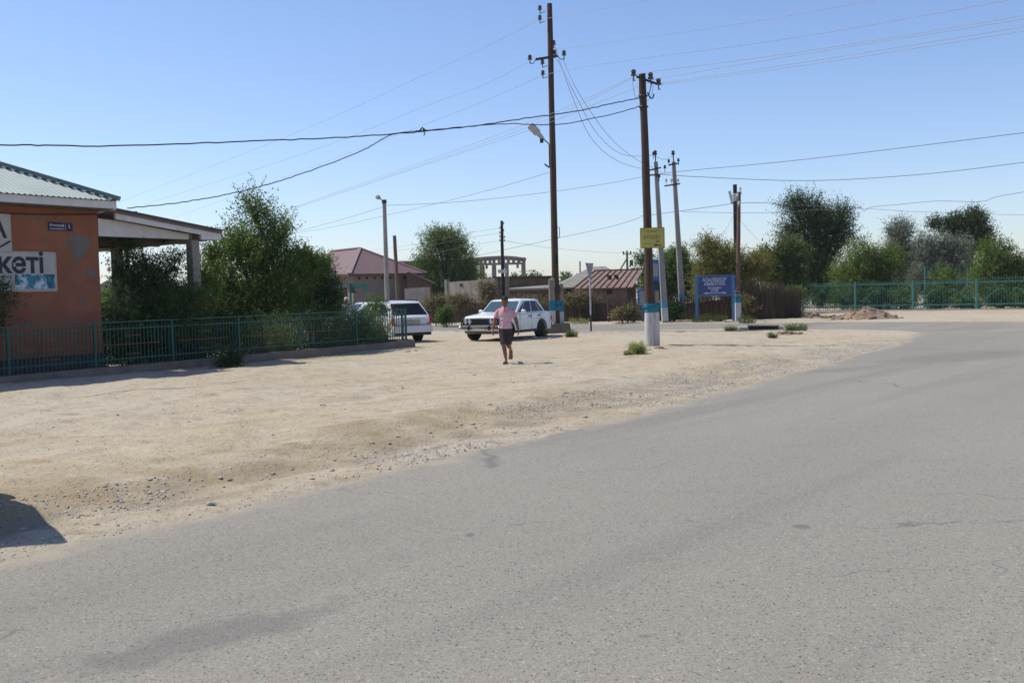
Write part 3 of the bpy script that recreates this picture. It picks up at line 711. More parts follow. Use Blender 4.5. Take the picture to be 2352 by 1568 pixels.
# ================================================================== MIDDLE: houses and walls beyond the side street
M_BRICK = None
def brick_mat(name, c1, c2, mortar, scale):
    m = bpy.data.materials.new(name); m.use_nodes = True; N, L = m.node_tree.nodes, m.node_tree.links; b = N['Principled BSDF']
    b.inputs['Roughness'].default_value = 0.95; b.inputs['Specular IOR Level'].default_value = 0.1
    tc = N.new('ShaderNodeTexCoord'); sep = N.new('ShaderNodeSeparateXYZ'); L.new(tc.outputs['Object'], sep.inputs[0])
    ad = N.new('ShaderNodeMath'); L.new(sep.outputs[0], ad.inputs[0]); L.new(sep.outputs[1], ad.inputs[1])
    cb = N.new('ShaderNodeCombineXYZ'); L.new(ad.outputs[0], cb.inputs[0]); L.new(sep.outputs[2], cb.inputs[1])
    br = N.new('ShaderNodeTexBrick'); br.inputs['Scale'].default_value = scale; br.inputs['Color1'].default_value = (*c1, 1); br.inputs['Color2'].default_value = (*c2, 1); br.inputs['Mortar'].default_value = (*mortar, 1)
    br.inputs['Mortar Size'].default_value = 0.03; L.new(cb.outputs[0], br.inputs['Vector'])
    nz = N.new('ShaderNodeTexNoise'); nz.inputs['Scale'].default_value = 0.9; nz.inputs['Detail'].default_value = 5; L.new(tc.outputs['Object'], nz.inputs['Vector'])
    mx = N.new('ShaderNodeMix'); mx.data_type = 'RGBA'; mx.blend_type = 'MULTIPLY'; mx.inputs[0].default_value = 0.5
    L.new(br.outputs['Color'], mx.inputs[6]); L.new(nz.outputs['Color'], mx.inputs[7]); L.new(mx.outputs[2], b.inputs['Base Color'])
    return m
M_BRICK = brick_mat('brick_wall', (0.30, 0.235, 0.20), (0.25, 0.195, 0.165), (0.33, 0.29, 0.25), 2.6)
M_REDR = mat('dusty_red_roof', (0.165, 0.102, 0.098), 0.6, col2=(0.14, 0.086, 0.082), nscale=1.5, spec=0.3)
M_REDR2 = mat('rusty_sheet', (0.26, 0.165, 0.135), 0.75, col2=(0.20, 0.12, 0.098), nscale=1.8, spots=(3, 0.6, 0.1, (0.17, 0.09, 0.07)))
M_MUD = mat('mud_plaster', (0.21, 0.155, 0.112), 0.97, col2=(0.145, 0.105, 0.076), nscale=1.3, bump=0.4, spots=(2, 0.6, 0.1, (0.13, 0.095, 0.07)))
M_SLATE = mat('grey_slate_roof', (0.235, 0.222, 0.19), 0.9, col2=(0.19, 0.178, 0.15), nscale=1.4)
M_DARK = mat('dark_interior', (0.03, 0.025, 0.02), 0.9)
M_WOODD = mat('dark_timber', (0.13, 0.085, 0.055), 0.85, col2=(0.08, 0.05, 0.035), nscale=4, stretch=(6, 6, 0.5))
# red hip-roof house
hc = P(812, 700, 70); hc.z = 0
ax, bxv = Vector((0.82, 0.57, 0)).normalized(), Vector((-0.57, 0.82, 0)).normalized()
hrz = math.atan2(ax.y, ax.x)
house = thing('brick_house', 'grey brick house with dusty red hipped roof beyond the side street', 'house', hc, hrz)
HW, HL, HE, HR = 5.2, 13.0, Zh(812, 629, 70), Zh(828, 570, 74.8)
hw = MB(); hw.box((HW / 2, HL / 2, HE / 2), (HW, HL, HE)); hw.build('wall', M_BRICK, house)
o_ = 0.45; rb = MB()
A, B_, C_, D_ = (-o_, -o_, HE), (HW + o_, -o_, HE), (HW + o_, HL + o_, HE), (-o_, HL + o_, HE); R1, R2 = (HW / 2, 4.0, HR), (HW / 2, HL - 4.0, HR)
rb.add([A, B_, C_, D_, R1, R2], [(0, 1, 4), (1, 2, 5, 4), (2, 3, 5), (3, 0, 4, 5), (3, 2, 1, 0)])
rf = rb.build('roof', M_REDR, house)
rc = MB()
for a, b_ in ((A, R1), (B_, R1), (R1, R2)): rc.beam(Vector(a) + Vector((0, 0, .03)), Vector(b_) + Vector((0, 0, .03)), 0.28, 0.09)
rc.build('ridge_cap', mat('red_ridge', (0.26, 0.18, 0.165), 0.6), rf)
fa = MB()
for a, b_ in ((A, B_), (A, D_), (B_, C_)): fa.beam(Vector(a) + Vector((0, 0, -.08)), Vector(b_) + Vector((0, 0, -.08)), 0.06, 0.14)
fa.build('fascia', M_WOODD, house)
for i in range(8):
    x = 0.5 + i * 0.6; MB().box((x, -0.004, HE - 0.3), (0.15, 0.05, 0.16)).build('vent_hole', M_DARK, house)
MB().box((-0.01, 2.6, 1.15), (0.10, 3.2, 2.3)).build('garage_opening', M_DARK, house)
MB().box((-0.03, 2.6, 2.42), (0.14, 3.6, 0.2)).build('lintel', M_CONC, house)
# lean-to beside the house
ltl = P(936, 700, 71); ltl.z = 0
lt = thing('lean_to_shed', 'low brown timber lean-to against the red roofed house', 'shed', ltl)
w_ = 54 * mpp(71)
z0_, z1_ = Zh(945, 624, 71), Zh(985, 648, 71)
MB().prism([Vector((0, 0, 0)), Vector((w_, 0, 0)), Vector((w_ - 0.1, 0, z1_ - 0.05)), Vector((0.25, 0, z0_ - 0.05)), Vector((0, 0, z0_ - 0.05))], (0, 0, 0), (0, 2.5, 0)).build('wall', M_WOODD, lt)
MB().hexa([(0.1, -0.2, z0_ - 0.04), (w_ + 0.2, -0.2, z1_ - 0.12), (w_ + 0.2, 2.7, z1_ - 0.12), (0.1, 2.7, z0_ - 0.04), (0.1, -0.2, z0_ + 0.03), (w_ + 0.2, -0.2, z1_ - 0.05), (w_ + 0.2, 2.7, z1_ - 0.05), (0.1, 2.7, z0_ + 0.03)]).build('roof', M_ROOFD, lt)
def wallbox(name, label, cat_, u0, u1, vt0, vt1, Y, thick, m, depth_y=0.0, cap=None):
    a, b_ = P(u0, 700, Y), P(u1, 700, Y + depth_y); z0, z1 = Zh(u0, vt0, Y), Zh(u1, vt1, Y + depth_y)
    a.z = b_.z = 0; d = (b_ - a); ln = d.length; t = thing(name, label, cat_, a, math.atan2(d.y, d.x))
    segs = max(4, int(ln / 0.8)); rr = random.Random(hash(name) % 99)
    b = MB(); top = [z0 + (z1 - z0) * i / segs + (rr.random() - .5) * 0.06 for i in range(segs + 1)]
    poly = [Vector((0, 0, -0.1)), Vector((ln, 0, -0.1))] + [Vector((ln * i / segs, 0, top[i])) for i in range(segs, -1, -1)]
    b.prism(poly, (0, 0, 0), (0, thick, 0)); b.build('wall', m, t)
    return t, ln, z0, z1
M_WALLW = mat('stained_white_wall', (0.38, 0.335, 0.29), 0.95, col2=(0.30, 0.255, 0.21), nscale=1.5, spots=(3, 0.6, 0.1, (0.25, 0.20, 0.16)))
M_PANEL = mat('weathered_panel', (0.34, 0.30, 0.25), 0.95, col2=(0.25, 0.215, 0.17), nscale=2, stretch=(2.2, 2.2, 0.35), spots=(3, 0.6, 0.12, (0.22, 0.18, 0.14)))
t, ln, z0, z1 = wallbox('yard_wall', 'small stained whitewashed wall below the lean-to roof', 'wall', 930, 988, 663, 660, 66, 0.25, M_WALLW)
t, ln, z0, z1 = wallbox('concrete_wall', 'tall weathered pale concrete panel wall behind brush fence', 'wall', 1026, 1137, 648, 640, 64, 0.22, M_PANEL, -2.0)
for s, h in ((0.32, 0.33), (0.72, 0.25)): MB().box((ln * s, -0.003, z1 - h), (0.22, 0.05, 0.16)).build('broken_hole', M_DARK, t)
for s in (0.0, 0.985): MB().box((ln * s, 0.11, z1 / 2), (0.22, 0.32, z1 + 0.08)).build('end_post', M_CONC, t)
# mud-brick barn and its flat tin lean-to
t, ln, z0, z1 = wallbox('mud_barn', 'long low mud brick barn behind the parked white sedan', 'barn', 1137, 1268, 639, 637, 64.5, 4.0, M_MUD)
MB().beam((-0.15, 1.9, z0 + 0.06), (ln + 0.15, 1.9, z1 + 0.06), 4.3, 0.09).build('roof', M_WOODD, t)
gs = P(1160, 700, 60); gs.z = 0; wt = X(1330, 60) - X(1160, 60); ez = Zh(1250, 664, 60)
gh = thing('grey_house', 'mud walled house with pale grey hipped slate roof', 'house', gs)
MB().box((wt / 2, 4, ez / 2), (wt, 7.6, ez)).build('wall', M_MUD, gh)
q0 = X(1360, 66) - gs.x; q1 = X(1392, 66) - gs.x; rz_ = Zh(1375, 612, 66); xe = X(1470, 60) - gs.x
rb = MB(); xh = X(1268, 60) - gs.x; e0, e1, e2, e3 = (xh, -0.4, ez + .003), (xe, -0.4, ez + .003), (xe, 9, ez + .003), (xh, 9, ez + .003); k0, k1 = (q0, 6, rz_), (q1, 6, rz_)
rb.add([e0, e1, e2, e3, k0, k1], [(0, 1, 5, 4), (1, 2, 5), (2, 3, 4, 5), (3, 0, 4), (3, 2, 1, 0)])
rf = rb.build('roof', M_SLATE, gh)
zs_ = Zh(1295, 651, 61); MB().hexa([(0.15, -0.45, ez - .06), (xh + .8, -0.45, ez - .06), (xh + .8, 4, ez - .06), (0.15, 4, ez - .06), (0.15, -0.45, ez + .02), (xh + .8, -0.45, ez + .03), (xh + .8, 3.9, zs_), (0.15, 3.9, ez + .12)]).build('porch_roof', M_SLATE, gh)
MB().box((xe - 2.4, 4, ez / 2), (4.4, 7.6, ez - 0.02)).build('wall', M_MUD, gh)
MB().beam((0.3, -0.38, ez + 0.02), (xe, -0.38, ez + 0.02), 0.05, 0.1).build('fascia', M_CONC, gh)
MB().tube([(q0 - 0.8, 5.2, ez + 0.9), (q0 - 0.8, 5.2, rz_ + 0.35)], 0.05, 6).build('vent_pipe', M_CONCG, gh)
# rust-red shed roof
sa = P(1317, 662.8, 57); sb = P(1452.6, 660, 57); stl = P(1367, 622, 61.5); str_ = P(1478.6, 618.5, 61.5)
shed = thing('rusty_roof_shed', 'low mud shed with rust red standing seam roof', 'shed', (sa.x, 57, 0))
def sl3(p): return Vector((p.x - sa.x, p.y - 57, p.z))
A, B_, C_, D_ = sl3(sa), sl3(sb), sl3(str_), sl3(stl)
nrm = (B_ - A).cross(D_ - A).normalized()
NS = 9
for i in range(NS):
    t0, t1 = i / NS, (i + 1) / NS
    p0, p1, p2, p3 = A.lerp(B_, t0), A.lerp(B_, t1 - 0.004), D_.lerp(C_, t1 - 0.004), D_.lerp(C_, t0)
    lift = nrm * (0.004 * (i % 3)); m2 = [p + lift for p in (p0, p1, p2, p3)]
    MB().hexa([p - nrm * 0.03 for p in m2] + m2).build('roof_panel', M_REDR2, shed)
    MB().beam(p0 + nrm * 0.03, p3 + nrm * 0.03, 0.035, 0.06).build('seam', M_ROOFD, shed)
MB().beam(D_ + nrm * 0.03, C_ + nrm * 0.03, 0.25, 0.05).build('ridge_cap', M_ROOFD, shed)
bw = B_.x; zw = A.z - 0.05
MB().prism([Vector((0.25, 0, -0.1)), Vector((bw - 0.25, 0, -0.1)), Vector((bw - 0.25, 0, zw)), Vector((0.25, 0, zw))], (0, 0.35, 0), (0, 0.6, 0)).build('wall', M_MUD, shed)
MB().prism([Vector((0, 0.6, -0.1)), Vector((0, 5.0, -0.1)), Vector((0, 5.0, C_.z - 0.1)), Vector((0, 0.6, zw))], (bw - 0.5, 0, 0), (bw - 0.25, 0, 0)).build('gable_wall', M_MUD, shed)
MB().box((bw * 0.62, 0.345, zw - 0.2), (0.3, 0.04, 0.22)).build('vent_hole', M_DARK, shed)
for du in (0.0, 0.42):
    c = A.lerp(B_, 0.53).lerp(D_.lerp(C_, 0.44), 0.46) + Vector((du + 0.0, 0, 0))
    p = MB(); p.tube([c, c + Vector((0, 0, 0.16)), c + Vector((-0.08, 0, 0.2)), c + Vector((-0.2, 0, 0.2))], 0.075, 8); p.build('flue_pipe', M_DARK, shed)
# unfinished concrete frame with a bowed roof beam
fr = P(1085, 700, 92); fr.z = 0; fx = lambda u: X(u, 92) - fr.x
frame = thing('bare_building', 'bare concrete frame with bowed roof beams and open bays', 'building ruin', fr)
zb0, zmid = Zh(1090, 610, 92), Zh(1150, 588, 92)
def bow(mb, y, zo, w, h, x0=-3.0, x1=None):
    x1 = x1 if x1 is not None else fx(1211); n = 14; pts = []
    for i in range(n + 1):
        s = i / n; x = x0 + (x1 - x0) * s; zc = zmid - 0.55 * ((x - fx(1155)) / (x1 - fx(1155))) ** 2 * (0.5 if x > fx(1155) else 0.16)
        pts.append(Vector((x, y, zc + zo)))
    for a, b_ in zip(pts[:-1], pts[1:]): mb.beam(a, b_, w, h)
b = MB(); bow(b, 0, -0.1, 0.5, 0.22); b.build('top_beam', M_CONC, frame)
b = MB(); bow(b, 5, -0.1, 0.5, 0.22); b.build('top_beam', M_CONC, frame)
zlow = Zh(1150, 606, 92)
MB().beam((-3, 0.02, zlow), (fx(1209), 0.02, zlow), 0.35, 0.2).build('lower_beam', M_CONC, frame)
for u in (1095, 1108, 1117, 1128, 1137, 1149, 1159, 1170, 1182, 1194, 1206):
    MB().box((fx(u), 0.02, (zlow + zmid) / 2 - 0.08), (0.28, 0.28, zmid - zlow - 0.2)).build('strut', M_CONC, frame)
for u in (1108, 1136, 1166, 1205):
    for y in (0.04, 5.0):
        MB().box((fx(u), y, zlow / 2), (0.34, 0.34, zlow)).build('column', M_CONC, frame)
for u in (1120, 1161, 1191): MB().box((fx(u), 0.0, zlow - 0.25), (0.22, 0.3, 0.35)).build('bracket', M_CONC, frame)
# long sheds seen left of the tree behind the house
t, ln, z0, z1 = wallbox('distant_barn', 'tan flat roofed barn half hidden by the tall round tree', 'barn', 925, 1090, 604, 602, 92, 5.0, M_MUD)
MB().beam((-0.3, 2.4, z0 + 0.1), (ln + 0.3, 2.4, z1 + 0.1), 5.8, 0.16).build('roof', M_CONC, t)
# green metal gate arch beside the parked cars
ga = P(806, 700, 50); ga.z = 0; gw = 38 * mpp(50)
gate = thing('gate_arch', 'green metal gate arch standing before the brick house', 'gate', ga)
M_GATE = mat('gate_green', (0.05, 0.19, 0.13), 0.5)
zt = Zh(820, 650, 50); zb_ = Zh(820, 668, 50)
for x in (0.0, gw): MB().box((x, 0, zt / 2), (0.1, 0.1, zt)).build('post', M_GATE, gate)
arc = [Vector((0.05, 0, zt)), Vector((gw - 0.05, 0, zt - 0.02))] + [Vector((gw - 0.05 - (gw - 0.1) * i / 12, 0, zb_ + 0.16 * math.sin(math.pi * i / 12))) for i in range(13)]
MB().prism(arc, (0, -0.02, 0), (0, 0.02, 0)).build('arch_panel', M_GATE, gate)
MB().prism([Vector((0, 0, zt - 0.02)), Vector((0.32, 0, zt - 0.5)), Vector((0.0, 0, zt - 0.5))], (0.02, -0.16, 0), (0.02, -0.13, 0)).build('brace_plate', mat('gate_dark_green', (0.02, 0.07, 0.05), 0.6), gate)

# ---- brush fences (reed bundles): stacked sticks
def brush(name, label, pts, hts, seed, n_per_m=190, m=None, y_thick=0.22):
    rs = np.random.RandomState(seed); vs, fs, tint = [], [], []; o = 0
    pts = [Vector(p) for p in pts]; base = pts[0].copy(); base.z = 0
    t = thing(name, label, 'brush fence', base)
    back = MB()
    for a, b_, h0, h1 in zip(pts[:-1], pts[1:], hts[:-1], hts[1:]):
        ln = (b_ - a).length; d = (b_ - a) / ln; nrm = Vector((d.y, -d.x, 0))
        k = int(ln * n_per_m)
        s = rs.rand(k) * ln; h = (h0 + (h1 - h0) * s / ln) * (0.55 + 0.48 * rs.rand(k) + 0.45 * vnoise(s * 1.3 + seed * 7, s * 0 + 2))
        off = (rs.rand(k) - 0.5) * y_thick; lx = rs.randn(k) * 0.16; ly = rs.randn(k) * 0.10; w = 0.005 + 0.009 * rs.rand(k)
        bx_, by_ = a.x + d.x * s + nrm.x * off - base.x, a.y + d.y * s + nrm.y * off - base.y
        sx_, sy_ = d.x * w, d.y * w
        v = np.stack([np.stack([bx_ - sx_, by_ - sy_, np.full(k, -0.1)], 1), np.stack([bx_ + sx_, by_ + sy_, np.full(k, -0.1)], 1),
                      np.stack([bx_ + sx_ * .5 + lx, by_ + sy_ * .5 + ly, h], 1), np.stack([bx_ - sx_ * .5 + lx, by_ - sy_ * .5 + ly, h], 1)], 1).reshape(-1, 3)
        vs.append(v); fs.append(np.arange(4 * k).reshape(-1, 4) + o); o += 4 * k; tint.append(rs.rand(k))
        back.hexa([Vector((a.x, a.y, -.1)) - base + nrm * -0.12, Vector((b_.x, b_.y, -.1)) - base + nrm * -0.12, Vector((b_.x, b_.y, -.1)) - base + nrm * -0.2, Vector((a.x, a.y, -.1)) - base + nrm * -0.2,
                   Vector((a.x, a.y, h0 * .7)) - base + nrm * -0.12, Vector((b_.x, b_.y, h1 * .7)) - base + nrm * -0.12, Vector((b_.x, b_.y, h1 * .7)) - base + nrm * -0.2, Vector((a.x, a.y, h0 * .7)) - base + nrm * -0.2])
    c = ob('reeds', fastmesh('reeds', np.concatenate(vs), np.concatenate(fs), m or M_REED, np.concatenate(tint)), t); c['kind'] = 'stuff'
    back.build('matting', mat('reed_matting', (0.055, 0.04, 0.03), 0.95, nscale=5, stretch=(6, 6, 0.6)), t)
    return t
M_REED = leafmat('dry_reed', (0.050, 0.034, 0.024), (0.15, 0.105, 0.072), 0.1)
def gp(u, v): p = G0(u, v); return Vector((p.x, p.y, 0))
brush('brush_fence', 'dark dry brush fence topped with weeds beside the concrete wall', [gp(960, 744), gp(1040, 743), gp(1140, 742.5)], [1.55, 1.65, 1.65], 1, 260)
brush('brush_fence', 'long brown reed fence behind the yield sign and sedan', [gp(1140, 742), gp(1265, 741), gp(1396, 740)], [1.5, 1.55, 1.45], 2)
brush('brush_fence', 'thin reed screen between the dark gate posts', [gp(1398, 739), gp(1500, 738.5)], [1.3, 1.3], 3, 150)
brush('brush_fence', 'ragged brush fence behind the blue street sign', [gp(1500, 738), gp(1600, 737), gp(1700, 735.5)], [1.25, 1.35, 1.7], 4, 170)
brush('brush_fence', 'tall dark brush thicket ending at the turquoise fence', [gp(1700, 735.5), gp(1780, 734), gp(1840, 731)], [1.75, 1.7, 1.55], 5, 330, y_thick=0.5)
for u in (1398, 1455):
    p = gp(u, 741); MB().box((0, 0, 0.62), (0.11, 0.11, 1.3)).build('gate_post', M_WOODD, None, label='short dark timber gate post in the reed fence', category='post', group='dark gate posts in the reed fence', loc=p)

# ================================================================== RIGHT: turquoise fence, plinth, benches, blue sign
RA, RB = gp(1845, 718), gp(2243, 713.5)
RD = (RB - RA).normalized(); rrz = math.atan2(RD.y, RD.x)
rposts = [on_line(RA, RD, u) for u in (1844.5, 1965, 2097, 2243)]
rposts += [rposts[-1] + 3.3, rposts[-1] + 6.6]
RH = 1.72
rfence = thing('park_fence', 'turquoise metal picket fence with pointed bars and scroll ornaments', 'fence', RA, rrz)
MB().hexa([(-1.4, -0.3, -0.1), (rposts[-1] + 2, -0.3, -0.1), (rposts[-1] + 2, 0.3, -0.1), (-1.4, 0.3, -0.1), (-1.4, -0.28, 0.12), (rposts[-1] + 2, -0.28, 0.12), (rposts[-1] + 2, 0.28, 0.12), (-1.4, 0.28, 0.12)]).build('plinth', mat('pale_concrete', (0.36, 0.33, 0.28), 0.95, col2=(0.30, 0.27, 0.22), nscale=3), rfence)  # plinth in a paler concrete
rp_me = MB().cbox((0, 0, RH / 2), (0.11, 0.11, RH), 0.015).mesh('post', M_TURQ)
pk = MB(); pk.box((0, 0, 0.80), (0.024, 0.024, 1.60)); pk.lathe((0, 0, 1.60), [(0.026, 0), (0.03, 0.03), (0.004, 0.12)], 4); pk_me = pk.mesh('picket', mat('mid_turquoise_paint', (0.040, 0.145, 0.122), 0.55))
for k, s in enumerate(rposts):
    ob('post', rp_me, rfence, loc=(s, 0, 0.1))
    if k == len(rposts) - 1: break
    e = rposts[k + 1]
    for h in (RH - 0.16, 0.28): MB().beam((s + 0.05, -0.02, 0.1 + h), (e - 0.05, -0.02, 0.1 + h), 0.04, 0.06).build('rail', M_TURQ, rfence)
    for i in range(1, 23):
        ob('picket', pk_me, rfence, loc=(s + (e - s) * i / 23, 0.03, 0.12 + (0.0 if k < 3 else 0.1)))
    cxm, ww = (s + e) / 2, (e - s)
    for sg in (-1, 1):
        sc_ = MB(); pts = [(cxm + sg * ww * (0.06 + 0.36 * t), -0.03, 0.1 + 1.12 - 0.55 * t ** 1.6 + 0.1 * math.sin(t * 6)) for t in np.linspace(0, 1, 14)]
        sc_.tube(pts, 0.013, 5); sc_.tube([(cxm + sg * ww * 0.34 + 0.16 * math.cos(a) * (1 - a / 9), -0.03, 0.1 + 0.62 + 0.16 * math.sin(a) * (1 - a / 9)) for a in np.linspace(0, 7, 22)], 0.012, 5)
        sc_.build('scroll', M_TURQ, rfence)
def bench(u, v, Y, label, m, ln=1.9):
    p = P(u, v, Y); t = thing('park_bench', label, 'bench', (p.x, Y, 0.0), RAD(-14)); z = p.z
    for i in range(3): MB().box((0, -0.15 + i * 0.15, z), (ln, 0.12, 0.04)).build('slat', m, t)
    for x in (-ln * 0.36, ln * 0.36): MB().box((x, 0, z / 2 - 0.02), (0.08, 0.4, z - 0.02)).build('leg', M_CONC, t)
bench(2112, 697, 63, 'blue slatted bench behind the turquoise fence', mat('bench_blue', (0.08, 0.19, 0.42), 0.6))
bench(2268, 700, 61, 'orange slatted bench behind the turquoise fence', mat('bench_orange', (0.5, 0.22, 0.08), 0.6), 2.4)
bench(2052, 699, 62.5, 'cream slatted bench beside the blue one in the park', mat('bench_cream', (0.42, 0.36, 0.27), 0.6), 1.2)
# mesh screen deep in the park
ms = P(2125, 660, 68); ms.z = 0; t = thing('mesh_screen', 'pale green wire mesh screen on posts deep in the park', 'fence', ms)
mh = Zh(2190, 612, 68); ln = X(2222, 68) - ms.x
for x in (0, ln / 2, ln, ln + 0.25): MB().box((x, 0, mh / 2), (0.07, 0.07, mh)).build('post', M_TURQ, t)
for z in (mh - 0.05, 0.4): MB().beam((0, 0, z), (ln, 0, z), 0.04, 0.04).build('rail', M_TURQ, t)
for i in range(1, 16): MB().box((ln * i / 16, 0.02, mh / 2 + 0.1), (0.008, 0.008, mh - 0.3)).build('wire', M_TEAL, t)
# blue street-name sign
bs0, bs1 = gp(1602, 741), gp(1686, 740)
d = bs1 - bs0; brz = math.atan2(d.y, d.x); bw = d.length
sgn = thing('street_sign', 'blue two post street name board with white lettering and double arrow', 'sign', bs0, brz)
M_SBLUE = mat('sign_blue', (0.030, 0.055, 0.185), 0.35, col2=(0.022, 0.042, 0.15), nscale=1.2, spec=0.5)
M_PBLUE = mat('post_blue', (0.075, 0.19, 0.36), 0.5)
YS = bs0.y; zt = Zh(1640, 634, YS); zb_ = Zh(1640, 678, YS)
for x, w in ((-0.02, 0.13), (bw, 0.17)): MB().cbox((x, 0, (zt + 0.03) / 2), (w, 0.13, zt + 0.03), 0.01).build('post', M_PBLUE, sgn)
MB().box((bw / 2, -0.01, (zt + zb_) / 2), (bw - 0.16, 0.05, zt - zb_)).build('panel', M_SBLUE, sgn)
for z in (zt + 0.01, zb_ - 0.01): MB().beam((0.05, -0.01, z), (bw - 0.09, -0.01, z), 0.08, 0.05).build('frame', M_PBLUE, sgn)
M_LET = mat('sign_lettering', (0.62, 0.63, 0.66), 0.6)
hh = zt - zb_
for s, zf, sz, bo, sx in (('АСЫЛБЕКОВ', 0.80, 0.235, 0.003, 0.80), ('АБИБУЛЛА', 0.585, 0.235, 0.003, 0.80), ('атындағы', 0.385, 0.15, 0.003, 0.95), ('көше', 0.25, 0.15, 0.003, 0.95)):
    o = ob('lettering', text_mesh(s, sz, M_LET, 'lettering', 'CENTER', bo, sx), sgn); o.rotation_euler = (math.pi / 2, 0, 0); o.location = (bw / 2 - 0.02, -0.039, zb_ + hh * zf)
ar = MB(); xa, xb, za = bw * 0.17, bw * 0.83, zb_ + hh * 0.12
ar.box(((xa + xb) / 2, -0.038, za), (xb - xa - 0.2, 0.004, 0.035))
for x, s in ((xa, 1), (xb, -1)): ar.prism([Vector((x, 0, za)), Vector((x + s * 0.2, 0, za + 0.055)), Vector((x + s * 0.2, 0, za - 0.055))], (0, -0.040, 0), (0, -0.036, 0))
ar.build('double_arrow', M_LET, sgn)
# blue notice cabinets behind the wooden pole
kb_ = gp(1500, 741); kY = kb_.y
cab = thing('notice_cabinet', 'tall blue metal notice cabinet half hidden behind the wooden pole', 'cabinet', kb_, RAD(8))
M_CABB = mat('cabinet_blue', (0.035, 0.16, 0.40), 0.45)
ct = Zh(1505, 597, kY); cb_ = Zh(1505, 645, kY); mp_ = mpp(kY)
MB().cbox((4 * mp_, 0, (ct + cb_) / 2), (24 * mp_, 0.25, ct - cb_), 0.02).build('upper_box', M_CABB, cab)
MB().box((4 * mp_, -0.13, (ct + cb_) / 2 + 0.02), (16 * mp_, 0.02, (ct - cb_) * 0.62)).build('display_pane', mat('grey_pane', (0.38, 0.38, 0.36), 0.3), cab)
MB().cbox((3 * mp_, 0.03, cb_ / 2), (20 * mp_, 0.16, cb_), 0.01).build('pedestal', mat('cabinet_dark_blue', (0.02, 0.06, 0.14), 0.5), cab)
zt2, zb2 = Zh(1472, 665, kY), Zh(1472, 706, kY)
nb = thing('notice_board', 'small blue framed notice board on a post in the reed fence', 'board', gp(1477, 740.5))
MB().cbox((0, 0, (zt2 + zb2) / 2), (22 * mp_, 0.06, zt2 - zb2), 0.01).build('frame', M_CABB, nb)
MB().box((0, -0.035, (zt2 + zb2) / 2), (15 * mp_, 0.012, (zt2 - zb2) * 0.8)).build('notice', mat('grey_pane', (0.38, 0.38, 0.36), 0.3), nb)
MB().box((0, 0.02, zb2 / 2), (0.07, 0.07, zb2)).build('post', M_CABB, nb)

dh = P(205, 700, 64); dh.z = 0
dhs = thing('distant_house', 'low reddish house glimpsed between orange wall and canopy shrubs', 'house', dh)
wdh = X(300, 64) - dh.x
MB().box((wdh / 2, 2.5, 1.05), (wdh, 5, 2.3)).build('wall', mat('pinkish_brick', (0.34, 0.20, 0.15), .95, col2=(.26, .15, .11), nscale=2), dhs)
MB().prism([Vector((-.3, 0, 2.2)), Vector((wdh + .3, 0, 2.2)), Vector((wdh / 2, 0, 3.1))], (0, -.3, 0), (0, 5.3, 0)).build('roof', M_SLATE, dhs)
for k in range(3): MB().box((wdh * (.2 + .3 * k), -.004, 1.3), (.7, .05, .8)).build('window', M_DARK, dhs)
# ================================================================== POLES, LAMPS, CABLES
M_WOOD = mat('weathered_pole_wood', (0.090, 0.055, 0.036), 0.9, col2=(0.048, 0.030, 0.021), nscale=5, detail=6, stretch=(5, 5, 0.25), bump=0.5, bscale=8)
M_WOODL = mat('bleached_pole_wood', (0.20, 0.14, 0.10), 0.9, col2=(0.12, 0.08, 0.055), nscale=5, stretch=(5, 5, 0.25), bump=0.4)
M_STEEL = mat('dark_steel', (0.045, 0.045, 0.05), 0.55, metal=0.3)
M_INS = mat('brown_porcelain', (0.035, 0.025, 0.025), 0.15, spec=0.8)
M_INSW = mat('white_porcelain', (0.60, 0.58, 0.54), 0.2, spec=0.6)
M_PTEAL = mat('teal_paint_band', (0.025, 0.20, 0.27), 0.75, col2=(0.02, 0.15, 0.20), nscale=4)
M_PWHITE = mat('limewash', (0.55, 0.52, 0.49), 0.95, col2=(0.45, 0.42, 0.39), nscale=4, stretch=(3, 3, 0.5), spots=(7, 0.62, 0.06, (0.30, 0.24, 0.19)))
M_STUB = mat('tan_concrete', (0.27, 0.215, 0.168), 0.95, col2=(0.22, 0.17, 0.13), nscale=5, bump=0.3)
M_WIRE = mat('wire_dark', (0.15, 0.15, 0.16), 0.6)
M_WIREL = mat('bare_aluminium', (0.38, 0.39, 0.41), 0.5)
M_LAMP = mat('lamp_housing', (0.42, 0.42, 0.41), 0.5)
ins_b = MB().lathe((0, 0, 0), [(0.012, -0.10), (0.014, 0), (0.055, 0.0), (0.06, 0.03), (0.035, 0.05), (0.05, 0.07), (0.05, 0.10), (0.028, 0.125)], 8)
INS_ME, INSW_ME = ins_b.mesh('insulator', M_INS, True), None
INSW_ME = ins_b.mesh('insulator', M_INSW, True)
def insul(t, p, s=1.3, me=None, rot=None):
    o = ob('insulator', me or INS_ME, t, loc=p); o.scale = (s, s, s)
    if rot: o.rotation_euler = rot
    return o
def shaft(t, r0, r1, h, m, z0=0.0, lean=(0, 0), n=12, bend=0.0, seed=1, name='shaft'):
    rr = random.Random(seed); pts, rad = [], []
    K = 14
    for i in range(K + 1):
        s = i / K; pts.append((lean[0] * s + bend * math.sin(math.pi * s) + (rr.random() - .5) * 0.012, lean[1] * s, z0 + (h - z0) * s)); rad.append(r0 + (r1 - r0) * s + (rr.random() - .5) * 0.008)
    return MB().tube(pts, rad, n).build(name, m, t, True)

